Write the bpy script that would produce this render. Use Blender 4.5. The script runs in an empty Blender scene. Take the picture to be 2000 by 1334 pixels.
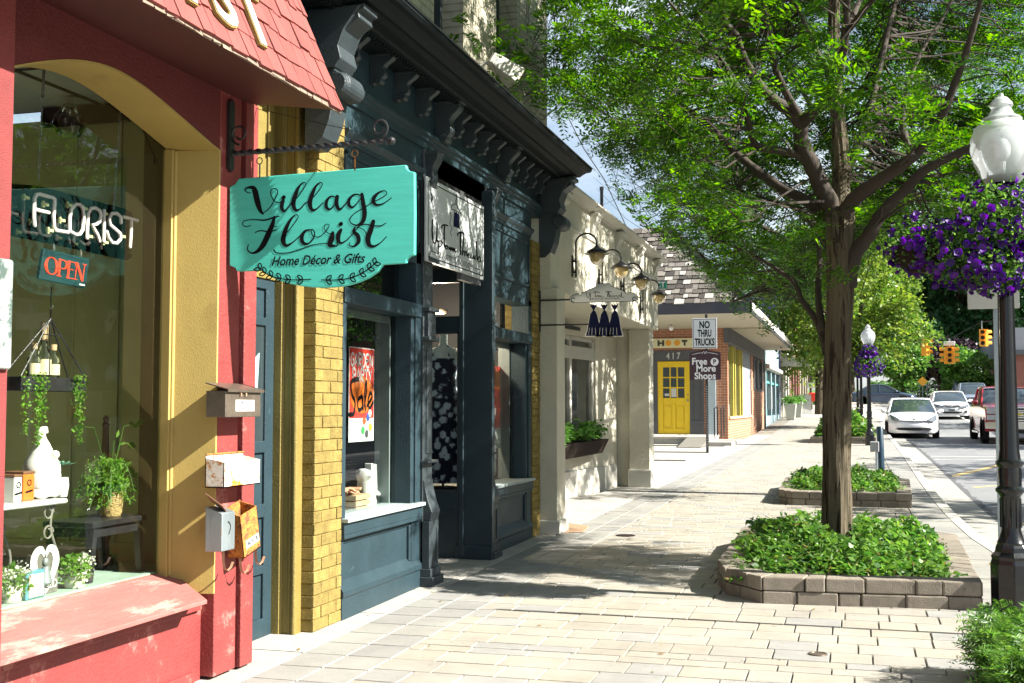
import bpy, bmesh, math, random
import numpy as np
from mathutils import Vector, Matrix
R = math.radians
# ------------------------------------------------------------ camera, light, exposure
C = bpy.context.scene
FOC, CH, SL = 2300.0, 1.4, 0.008            # focal length in photo pixels, eye height, street slope
PITCH = math.atan((795 - 667) / FOC)
YAW = math.atan(668 * math.cos(PITCH) / FOC)
cam_d = bpy.data.cameras.new('camera'); cam = bpy.data.objects.new('camera', cam_d); C.collection.objects.link(cam)
cam_d.sensor_width = 36; cam_d.lens = FOC / 2000 * 36; cam_d.clip_end = 2000; cam_d.clip_start = 0.05
cam.location = (0, 0, CH); cam.rotation_euler = (math.pi / 2 + PITCH, 0, YAW)
C.camera = cam
SUN_EL, SUN_AZ = 37.0, -1.0                   # the sun stands over the street side (+X), a touch down the street
w = bpy.data.worlds.new('World'); C.world = w; w.use_nodes = True
nt = w.node_tree; nt.nodes.clear()
def wn(t, **k):
    n = nt.nodes.new(t)
    for a, b in k.items(): setattr(n, a, b)
    return n
sky = wn('ShaderNodeTexSky', sky_type='NISHITA', sun_disc=False, sun_elevation=R(SUN_EL), sun_rotation=R(90 - SUN_AZ), air_density=1.0, dust_density=1.2, ozone_density=1.2)
tc = wn('ShaderNodeTexCoord'); mp = wn('ShaderNodeMapping'); mp.inputs['Scale'].default_value = (1, 1, 2.6)
nz = wn('ShaderNodeTexNoise'); nz.inputs['Scale'].default_value = 3.2; nz.inputs['Detail'].default_value = 7; nz.inputs['Roughness'].default_value = 0.6
cr = wn('ShaderNodeValToRGB'); cr.color_ramp.elements[0].position = 0.42; cr.color_ramp.elements[1].position = 0.68
cr.color_ramp.elements[0].color = (0.06, 0.06, 0.06, 1); cr.color_ramp.elements[1].color = (0.85, 0.85, 0.85, 1)
mx = wn('ShaderNodeMix', data_type='RGBA'); mx.inputs[7].default_value = (6.8, 7.5, 8.2, 1)
bg = wn('ShaderNodeBackground'); bg.inputs[1].default_value = 0.05; out = wn('ShaderNodeOutputWorld')
L = nt.links.new
L(tc.outputs['Generated'], mp.inputs[0]); L(mp.outputs[0], nz.inputs[0]); L(nz.outputs[0], cr.inputs[0]); L(cr.outputs[0], mx.inputs[0])
L(sky.outputs[0], mx.inputs[6]); L(mx.outputs[2], bg.inputs[0]); L(bg.outputs[0], out.inputs[0])
sd = bpy.data.lights.new('sun', 'SUN'); sun = bpy.data.objects.new('sun', sd); C.collection.objects.link(sun)
sd.energy = 5.0; sd.angle = R(0.5); sd.color = (1.0, 0.955, 0.87)
sv = Vector((math.cos(R(SUN_EL)) * math.cos(R(SUN_AZ)), math.cos(R(SUN_EL)) * math.sin(R(SUN_AZ)), math.sin(R(SUN_EL))))
sun.rotation_euler = sv.to_track_quat('Z', 'Y').to_euler(); sun.location = (20, 0, 20)
C.view_settings.view_transform = 'Standard'; C.view_settings.look = 'None'; C.view_settings.gamma = 1; C.view_settings.exposure = 1.8
C.cycles.max_bounces = 10; C.cycles.diffuse_bounces = 2; C.cycles.transparent_max_bounces = 24; C.cycles.caustics_reflective = False; C.cycles.caustics_refractive = False
# ------------------------------------------------------------ geometry helpers
_f = Vector((-math.sin(YAW) * math.cos(PITCH), math.cos(YAW) * math.cos(PITCH), math.sin(PITCH)))
_r = Vector((math.cos(YAW), math.sin(YAW), 0)); _u = _r.cross(_f)
def at(px, py, x=None, y=None, z=None, A=None, B_=None):
    """the point of a real plane (wall, ground, board) that a photo pixel shows"""
    d = _f * FOC + _r * (px - 1000) - _u * (py - 667)
    if A is not None:
        n = Vector((B_[1] - A[1], A[0] - B_[0], 0)); k = n.dot(Vector((A[0], A[1], 0))) / n.dot(d)
    elif x is not None: k = x / d[0]
    elif y is not None: k = y / d[1]
    elif z is not None: k = (z - CH) / d[2]
    else: k = -CH / (d[2] - SL * d[1])
    return Vector((0, 0, CH)) + d * k
def g(y): return SL * min(y, 130) + .022 * max(0.0, min(y, 130) - 44)
col = C.collection.objects
class MB:
    def __init__(s): s.v = []; s.f = []
    def add(s, vs, fs):
        o = len(s.v); s.v += [tuple(p) for p in vs]; s.f += [tuple(i + o for i in f) for f in fs]; return s
    def box(s, x0, x1, y0, y1, z0, z1):
        return s.add([(x0, y0, z0), (x1, y0, z0), (x1, y1, z0), (x0, y1, z0), (x0, y0, z1), (x1, y0, z1), (x1, y1, z1), (x0, y1, z1)],
                     [(3, 2, 1, 0), (4, 5, 6, 7), (0, 1, 5, 4), (1, 2, 6, 5), (2, 3, 7, 6), (3, 0, 4, 7)])
    def obox(s, c, sx, sy, sz, rz=0, rx=0, ry=0):
        M = Matrix.Translation(c) @ Matrix.Rotation(rz, 4, 'Z') @ Matrix.Rotation(ry, 4, 'Y') @ Matrix.Rotation(rx, 4, 'X')
        vs = [M @ Vector((a * sx / 2, b * sy / 2, cc * sz / 2)) for cc in (-1, 1) for a, b in ((-1, -1), (1, -1), (1, 1), (-1, 1))]
        return s.add(vs, [(3, 2, 1, 0), (4, 5, 6, 7), (0, 1, 5, 4), (1, 2, 6, 5), (2, 3, 7, 6), (3, 0, 4, 7)])
    def prism(s, pts, vec):
        """a flat polygon (3-d points) pushed along vec"""
        n = len(pts); vec = Vector(vec); a = [Vector(p) for p in pts]; b = [p + vec for p in a]
        return s.add(a + b, [tuple(range(n))[::-1], tuple(range(n, 2 * n))] + [(i, (i + 1) % n, (i + 1) % n + n, i + n) for i in range(n)])
    def prof(s, pts, axis, a, b):
        """2-d profile extruded along an axis: axis y -> pts (x,z); axis x -> pts (y,z); axis z -> pts (x,y)"""
        if axis == 'y': p = [(q[0], a, q[1]) for q in pts]; v = (0, b - a, 0)
        elif axis == 'x': p = [(a, q[0], q[1]) for q in pts]; v = (b - a, 0, 0)
        else: p = [(q[0], q[1], a) for q in pts]; v = (0, 0, b - a)
        return s.prism(p, v)
    def tube(s, pts, r, n=8, cap=True):
        pts = [Vector(p) for p in pts]; m = len(pts); rr = r if isinstance(r, (list, tuple)) else [r] * m
        o = len(s.v); prev = None
        for i, p in enumerate(pts):
            t = (pts[min(i + 1, m - 1)] - pts[max(i - 1, 0)])
            t = t.normalized() if t.length > 1e-9 else Vector((0, 0, 1))
            if prev is None:
                a = t.orthogonal().normalized()
            else:
                a = prev - t * prev.dot(t); a = a.normalized() if a.length > 1e-6 else t.orthogonal().normalized()
            prev = a; b = t.cross(a)
            for k in range(n):
                q = 2 * math.pi * k / n; s.v.append(tuple(p + (a * math.cos(q) + b * math.sin(q)) * rr[i]))
        for i in range(m - 1):
            for k in range(n):
                k2 = (k + 1) % n; s.f.append((o + i * n + k, o + i * n + k2, o + (i + 1) * n + k2, o + (i + 1) * n + k))
        if cap:
            s.f.append(tuple(o + k for k in range(n))[::-1]); s.f.append(tuple(o + (m - 1) * n + k for k in range(n)))
        return s
    def lathe(s, prof, c, n=24, axis='z'):
        """prof: list of (radius, height) round an axis through c"""
        o = len(s.v); m = len(prof)
        for r, h in prof:
            for k in range(n):
                q = 2 * math.pi * k / n; a, b = r * math.cos(q), r * math.sin(q)
                p = (a, b, h) if axis == 'z' else ((h, a, b) if axis == 'x' else (a, h, b))
                s.v.append((c[0] + p[0], c[1] + p[1], c[2] + p[2]))
        for i in range(m - 1):
            for k in range(n):
                k2 = (k + 1) % n; s.f.append((o + i * n + k, o + i * n + k2, o + (i + 1) * n + k2, o + (i + 1) * n + k))
        s.f.append(tuple(o + k for k in range(n))[::-1]); s.f.append(tuple(o + (m - 1) * n + k for k in range(n)))
        return s
    def ball(s, c, rx, ry=None, rz=None, n=14, m=9):
        ry = ry or rx; rz = rz or rx; o = len(s.v)
        for i in range(m + 1):
            t = math.pi * i / m
            for k in range(n):
                q = 2 * math.pi * k / n
                s.v.append((c[0] + rx * math.sin(t) * math.cos(q), c[1] + ry * math.sin(t) * math.sin(q), c[2] - rz * math.cos(t)))
        for i in range(m):
            for k in range(n):
                k2 = (k + 1) % n; s.f.append((o + i * n + k, o + i * n + k2, o + (i + 1) * n + k2, o + (i + 1) * n + k))
        return s
    def loft(s, rings, cap=True, closed=True):
        o = len(s.v); n = len(rings[0])
        for r_ in rings: s.v += [tuple(p) for p in r_]
        for i in range(len(rings) - 1):
            for k in range(n if closed else n - 1):
                k2 = (k + 1) % n; s.f.append((o + i * n + k, o + i * n + k2, o + (i + 1) * n + k2, o + (i + 1) * n + k))
        if cap:
            s.f.append(tuple(o + k for k in range(n))[::-1]); e = o + (len(rings) - 1) * n; s.f.append(tuple(e + k for k in range(n)))
        return s
    def stroke(s, pts, wd, fn, lift=0.0, sm=5):
        """a brush stroke: pts in a board's own 2-d units, wd its width there, fn maps 2-d to the board"""
        n = len(pts); wd = wd if isinstance(wd, (list, tuple)) else [wd] * n
        P, W = [], []
        for i in range(n - 1):
            p0 = pts[max(i - 1, 0)]; p1 = pts[i]; p2 = pts[i + 1]; p3 = pts[min(i + 2, n - 1)]
            for k in range(sm):
                t = k / sm; t2 = t * t; t3 = t2 * t
                P.append(tuple(0.5 * ((2 * p1[j]) + (-p0[j] + p2[j]) * t + (2 * p0[j] - 5 * p1[j] + 4 * p2[j] - p3[j]) * t2 + (-p0[j] + 3 * p1[j] - 3 * p2[j] + p3[j]) * t3) for j in (0, 1)))
                W.append(wd[i] * (1 - t) + wd[i + 1] * t)
        P.append(tuple(pts[-1])); W.append(wd[-1])
        o = len(s.v); m = len(P)
        for i in range(m):
            a = P[max(i - 1, 0)]; b = P[min(i + 1, m - 1)]; dx, dy = b[0] - a[0], b[1] - a[1]; l = math.hypot(dx, dy) or 1
            nx, ny = -dy / l * W[i] / 2, dx / l * W[i] / 2
            s.v.append(tuple(fn(P[i][0] + nx, P[i][1] + ny, lift))); s.v.append(tuple(fn(P[i][0] - nx, P[i][1] - ny, lift)))
        for i in range(m - 1): s.f.append((o + 2 * i, o + 2 * i + 1, o + 2 * i + 3, o + 2 * i + 2))
        for q in (0, m - 1):                                      # round ends
            o2 = len(s.v)
            for k in range(8):
                t = 2 * math.pi * k / 8; s.v.append(tuple(fn(P[q][0] + W[q] / 2 * math.cos(t), P[q][1] + W[q] / 2 * math.sin(t), lift * 1.02)))
            s.f.append(tuple(o2 + k for k in range(8)))
        return s
    def build(s, name, mat, parent=None, smooth=False, bevel=0.0, seg=1, **tags):
        base = ROOT.get(parent.name, Vector((0, 0, 0))) if parent else Vector((0, 0, 0))
        me = bpy.data.meshes.new(name)
        if parent is None and s.v and not tags.get('keep'):
            a = np.array(s.v); base = Vector(((a[:, 0].min() + a[:, 0].max()) / 2, (a[:, 1].min() + a[:, 1].max()) / 2, a[:, 2].min()))
        tags.pop('keep', None)
        bx, by, bz = base
        me.from_pydata([(p[0] - bx, p[1] - by, p[2] - bz) for p in s.v], [], s.f)
        o = bpy.data.objects.new(name, me); col.link(o)
        if parent: o.parent = parent; ROOT[o.name] = base
        else: o.location = base; ROOT[o.name] = base.copy()
        if mat: me.materials.append(mat)
        if smooth:
            me.polygons.foreach_set('use_smooth', [True] * len(me.polygons))
            me.set_sharp_from_angle(angle=R(38))
        if bevel:
            m = o.modifiers.new('edge', 'BEVEL'); m.width = bevel; m.segments = seg; m.limit_method = 'ANGLE'; m.angle_limit = R(40); m.harden_normals = False
        me.update()
        if tags: tag(o, **tags)
        return o
ROOT = {}
def tag(o, label=None, cat=None, group=None, kind=None):
    if label: o['label'] = label
    if cat: o['category'] = cat
    if group: o['group'] = group
    if kind: o['kind'] = kind
    return o
def thing(name, label, cat, loc=(0, 0, 0), group=None):
    o = bpy.data.objects.new(name, None); col.link(o); o.location = loc; o.empty_display_size = 0.1
    ROOT[o.name] = Vector(loc); return tag(o, label, cat, group)
KIDS = {}
def copy_tree(o, parent=None, loc=None, rz=None, label=None):
    c = o.copy(); col.link(c); ROOT[c.name] = ROOT.get(o.name, Vector((0, 0, 0)))
    if parent: c.parent = parent
    if loc is not None: c.location = loc
    if rz is not None: c.rotation_euler = (0, 0, rz)
    if label: c['label'] = label
    for ch in [q for q in list(C.objects) if q.parent == o]: copy_tree(ch, c)
    return c
def npmesh(name, V, F, mat, parent=None, **tags):
    """numpy quads: V (n,3), F (m,4)"""
    base = ROOT.get(parent.name, Vector((0, 0, 0))) if parent else Vector((float(V[:, 0].mean()), float(V[:, 1].mean()), float(V[:, 2].min())))
    V = V - np.array(base)
    me = bpy.data.meshes.new(name); me.vertices.add(len(V)); me.vertices.foreach_set('co', V.astype(np.float32).ravel())
    k = F.shape[1]
    me.loops.add(F.size); me.loops.foreach_set('vertex_index', F.astype(np.int32).ravel())
    me.polygons.add(len(F)); me.polygons.foreach_set('loop_start', np.arange(0, F.size, k, dtype=np.int32)); me.polygons.foreach_set('loop_total', np.full(len(F), k, dtype=np.int32))
    me.update(); me.validate(); me.materials.append(mat)
    o = bpy.data.objects.new(name, me); col.link(o)
    if parent: o.parent = parent
    else: o.location = base
    ROOT[o.name] = base
    if tags: tag(o, **tags)
    return o
def text(name, body, fn, size, mat, parent, width=None, bold=0.0, shear=0.0, depth=0.0, space=1.0):
    """lettering: fn maps (u, v) in metres from the text's centre to the board"""
    cu = bpy.data.curves.new(name, 'FONT'); cu.body = body; cu.size = size; cu.align_x = 'CENTER'; cu.align_y = 'CENTER'; cu.offset = bold
    cu.shear = shear; cu.resolution_u = 3; cu.space_character = space; cu.extrude = depth
    t = bpy.data.objects.new(name + '_tmp', cu); col.link(t)
    dg = bpy.context.evaluated_depsgraph_get(); dg.update(); me = bpy.data.meshes.new_from_object(t.evaluated_get(dg))
    bpy.data.objects.remove(t); bpy.data.curves.remove(cu)
    xs = [v.co.x for v in me.vertices]; k = 1.0
    if width and xs: k = width / (max(xs) - min(xs))
    mb = MB(); mb.add([fn(v.co.x * k, v.co.y, v.co.z) for v in me.vertices], [tuple(p.vertices) for p in me.polygons])
    bpy.data.meshes.remove(me)
    return mb.build(name, mat, parent)
def lerp(a, b, t): return a + (b - a) * t
# ------------------------------------------------------------ materials
def nn(nt, t, **k):
    n = nt.nodes.new(t)
    for a, b in k.items(): setattr(n, a, b)
    return n
def mat(name, c, rough=0.6, var=0.12, vs=4.0, bump=0.0, bs=40.0, metal=0.0, spec=0.5, c2=None, c2s=3.0, c2t=0.6, stretch=(1, 1, 1), isl=0.0, coat=0.0, emis=None, es=0.0, trans=0.0, alpha=1.0):
    """painted / stone / metal surface: base colour with mottling, a second worn colour in patches, fine bump; isl = change from piece to piece"""
    m = bpy.data.materials.new(name); m.use_nodes = True; t = m.node_tree; b = t.nodes['Principled BSDF']; L = t.links.new
    b.inputs['Roughness'].default_value = rough; b.inputs['Metallic'].default_value = metal; b.inputs['Specular IOR Level'].default_value = spec
    b.inputs['Coat Weight'].default_value = coat; b.inputs['Coat Roughness'].default_value = 0.06
    tc = nn(t, 'ShaderNodeTexCoord'); mp = nn(t, 'ShaderNodeMapping'); mp.inputs['Scale'].default_value = stretch; L(tc.outputs['Object'], mp.inputs[0])
    base = nn(t, 'ShaderNodeRGB'); base.outputs[0].default_value = (*c, 1); cur = base.outputs[0]
    if var:
        n1 = nn(t, 'ShaderNodeTexNoise'); n1.inputs['Scale'].default_value = vs; n1.inputs['Detail'].default_value = 6; n1.inputs['Roughness'].default_value = 0.65; L(mp.outputs[0], n1.inputs[0])
        mr = nn(t, 'ShaderNodeMapRange'); mr.inputs[1].default_value = 0.3; mr.inputs[2].default_value = 0.7; mr.inputs[3].default_value = 1 - var; mr.inputs[4].default_value = 1 + var; L(n1.outputs[0], mr.inputs[0])
        hs = nn(t, 'ShaderNodeHueSaturation'); L(mr.outputs[0], hs.inputs['Value']); L(cur, hs.inputs['Color']); cur = hs.outputs[0]
        m2 = nn(t, 'ShaderNodeMapRange'); m2.inputs[3].default_value = max(rough - 0.1, 0.02); m2.inputs[4].default_value = min(rough + 0.12, 1); L(n1.outputs[0], m2.inputs[0]); L(m2.outputs[0], b.inputs['Roughness'])
    if isl:
        ge = nn(t, 'ShaderNodeNewGeometry'); mr = nn(t, 'ShaderNodeMapRange'); mr.inputs[3].default_value = 1 - isl; mr.inputs[4].default_value = 1 + isl; L(ge.outputs['Random Per Island'], mr.inputs[0])
        hs = nn(t, 'ShaderNodeHueSaturation'); L(mr.outputs[0], hs.inputs['Value']); L(cur, hs.inputs['Color']); cur = hs.outputs[0]
    if c2:
        n2 = nn(t, 'ShaderNodeTexNoise'); n2.inputs['Scale'].default_value = c2s; n2.inputs['Detail'].default_value = 8; n2.inputs['Roughness'].default_value = 0.7; L(mp.outputs[0], n2.inputs[0])
        r2 = nn(t, 'ShaderNodeValToRGB'); r2.color_ramp.elements[0].position = c2t; r2.color_ramp.elements[1].position = min(c2t + 0.07, 1); L(n2.outputs[0], r2.inputs[0])
        mm = nn(t, 'ShaderNodeMix', data_type='RGBA'); L(r2.outputs[0], mm.inputs[0]); L(cur, mm.inputs[6]); mm.inputs[7].default_value = (*c2, 1); cur = mm.outputs[2]
    L(cur, b.inputs['Base Color'])
    if bump:
        n3 = nn(t, 'ShaderNodeTexNoise'); n3.inputs['Scale'].default_value = bs; n3.inputs['Detail'].default_value = 5; L(mp.outputs[0], n3.inputs[0])
        bp = nn(t, 'ShaderNodeBump'); bp.inputs['Strength'].default_value = min(bump, 1); bp.inputs['Distance'].default_value = 0.01 * max(bump, 1); L(n3.outputs[0], bp.inputs['Height']); L(bp.outputs[0], b.inputs['Normal'])
    if emis: b.inputs['Emission Color'].default_value = (*emis, 1); b.inputs['Emission Strength'].default_value = es
    if trans: b.inputs['Transmission Weight'].default_value = trans
    return m
def leafmat(name, c, c2, tl=0.45, rough=0.45):
    m = bpy.data.materials.new(name); m.use_nodes = True; t = m.node_tree; b = t.nodes['Principled BSDF']; L = t.links.new; o = t.nodes['Material Output']
    ge = nn(t, 'ShaderNodeNewGeometry'); mm = nn(t, 'ShaderNodeMix', data_type='RGBA'); mm.inputs[6].default_value = (*c, 1); mm.inputs[7].default_value = (*c2, 1); L(ge.outputs['Random Per Island'], mm.inputs[0])
    tc = nn(t, 'ShaderNodeTexCoord'); n1 = nn(t, 'ShaderNodeTexNoise'); n1.inputs['Scale'].default_value = 1.3; n1.inputs['Detail'].default_value = 3; L(tc.outputs['Object'], n1.inputs[0])
    mr = nn(t, 'ShaderNodeMapRange'); mr.inputs[1].default_value = 0.3; mr.inputs[2].default_value = 0.7; mr.inputs[3].default_value = 0.72; mr.inputs[4].default_value = 1.3; L(n1.outputs[0], mr.inputs[0])
    hs = nn(t, 'ShaderNodeHueSaturation'); L(mr.outputs[0], hs.inputs['Value']); L(mm.outputs[2], hs.inputs['Color'])
    L(hs.outputs[0], b.inputs['Base Color']); b.inputs['Roughness'].default_value = rough; b.inputs['Specular IOR Level'].default_value = 0.35
    tr = nn(t, 'ShaderNodeBsdfTranslucent'); h2 = nn(t, 'ShaderNodeHueSaturation'); h2.inputs['Value'].default_value = 1.9; h2.inputs['Saturation'].default_value = 1.1; L(hs.outputs[0], h2.inputs['Color']); L(h2.outputs[0], tr.inputs[0])
    ms = nn(t, 'ShaderNodeMixShader'); ms.inputs[0].default_value = tl; L(b.outputs[0], ms.inputs[1]); L(tr.outputs[0], ms.inputs[2]); L(ms.outputs[0], o.inputs[0])
    return m
def glassmat(name, tint=(0.93, 0.97, 0.95), ior=1.5, boost=0.0, rough=0.0):
    """window pane: lets light through and mirrors the street at a slant"""
    m = bpy.data.materials.new(name); m.use_nodes = True; t = m.node_tree; t.nodes.clear(); L = t.links.new; o = nn(t, 'ShaderNodeOutputMaterial')
    fr = nn(t, 'ShaderNodeFresnel'); fr.inputs[0].default_value = ior; ad = nn(t, 'ShaderNodeMath', operation='ADD'); ad.use_clamp = True; ad.inputs[1].default_value = boost; L(fr.outputs[0], ad.inputs[0])
    gl = nn(t, 'ShaderNodeBsdfGlossy'); gl.inputs['Roughness'].default_value = rough; tr = nn(t, 'ShaderNodeBsdfTransparent'); tr.inputs[0].default_value = (*tint, 1)
    ms = nn(t, 'ShaderNodeMixShader'); L(ad.outputs[0], ms.inputs[0]); L(tr.outputs[0], ms.inputs[1]); L(gl.outputs[0], ms.inputs[2]); L(ms.outputs[0], o.inputs[0])
    return m
def brickmat(name, c1, c2, mortar, bw=0.2, rh=0.07, rough=0.8, bump=0.6, axis='yz', msz=0.008, var=0.15, mw=None):
    m = mat(name, c1, rough, var=0); t = m.node_tree; b = t.nodes['Principled BSDF']; L = t.links.new
    tc = nn(t, 'ShaderNodeTexCoord'); sp = nn(t, 'ShaderNodeSeparateXYZ'); cb = nn(t, 'ShaderNodeCombineXYZ'); L(tc.outputs['Object'], sp.inputs[0])
    L(sp.outputs[{'x': 0, 'y': 1, 'z': 2}[axis[0]]], cb.inputs[0]); L(sp.outputs[{'x': 0, 'y': 1, 'z': 2}[axis[1]]], cb.inputs[1])
    br = nn(t, 'ShaderNodeTexBrick'); br.inputs['Scale'].default_value = 1; br.inputs['Brick Width'].default_value = bw; br.inputs['Row Height'].default_value = rh
    br.inputs['Mortar Size'].default_value = msz; br.inputs['Mortar Smooth'].default_value = 0.3; br.inputs['Color1'].default_value = (*c1, 1); br.inputs['Color2'].default_value = (*c2, 1); br.inputs['Mortar'].default_value = (*mortar, 1)
    L(cb.outputs[0], br.inputs[0])
    n1 = nn(t, 'ShaderNodeTexNoise'); n1.inputs['Scale'].default_value = 14; n1.inputs['Detail'].default_value = 6; L(tc.outputs['Object'], n1.inputs[0])
    mr = nn(t, 'ShaderNodeMapRange'); mr.inputs[1].default_value = 0.3; mr.inputs[2].default_value = 0.7; mr.inputs[3].default_value = 1 - var; mr.inputs[4].default_value = 1 + var; L(n1.outputs[0], mr.inputs[0])
    hs = nn(t, 'ShaderNodeHueSaturation'); L(mr.outputs[0], hs.inputs['Value']); L(br.outputs['Color'], hs.inputs['Color']); L(hs.outputs[0], b.inputs['Base Color'])
    ma = nn(t, 'ShaderNodeMath', operation='MULTIPLY_ADD'); ma.inputs[1].default_value = -1.0; L(br.outputs['Fac'], ma.inputs[0])
    n2 = nn(t, 'ShaderNodeMath', operation='MULTIPLY'); n2.inputs[1].default_value = 0.35; L(n1.outputs[0], n2.inputs[0]); L(n2.outputs[0], ma.inputs[2])
    bp = nn(t, 'ShaderNodeBump'); bp.inputs['Strength'].default_value = bump; bp.inputs['Distance'].default_value = 0.012; L(ma.outputs[0], bp.inputs['Height']); L(bp.outputs[0], b.inputs['Normal'])
    return m
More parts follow.
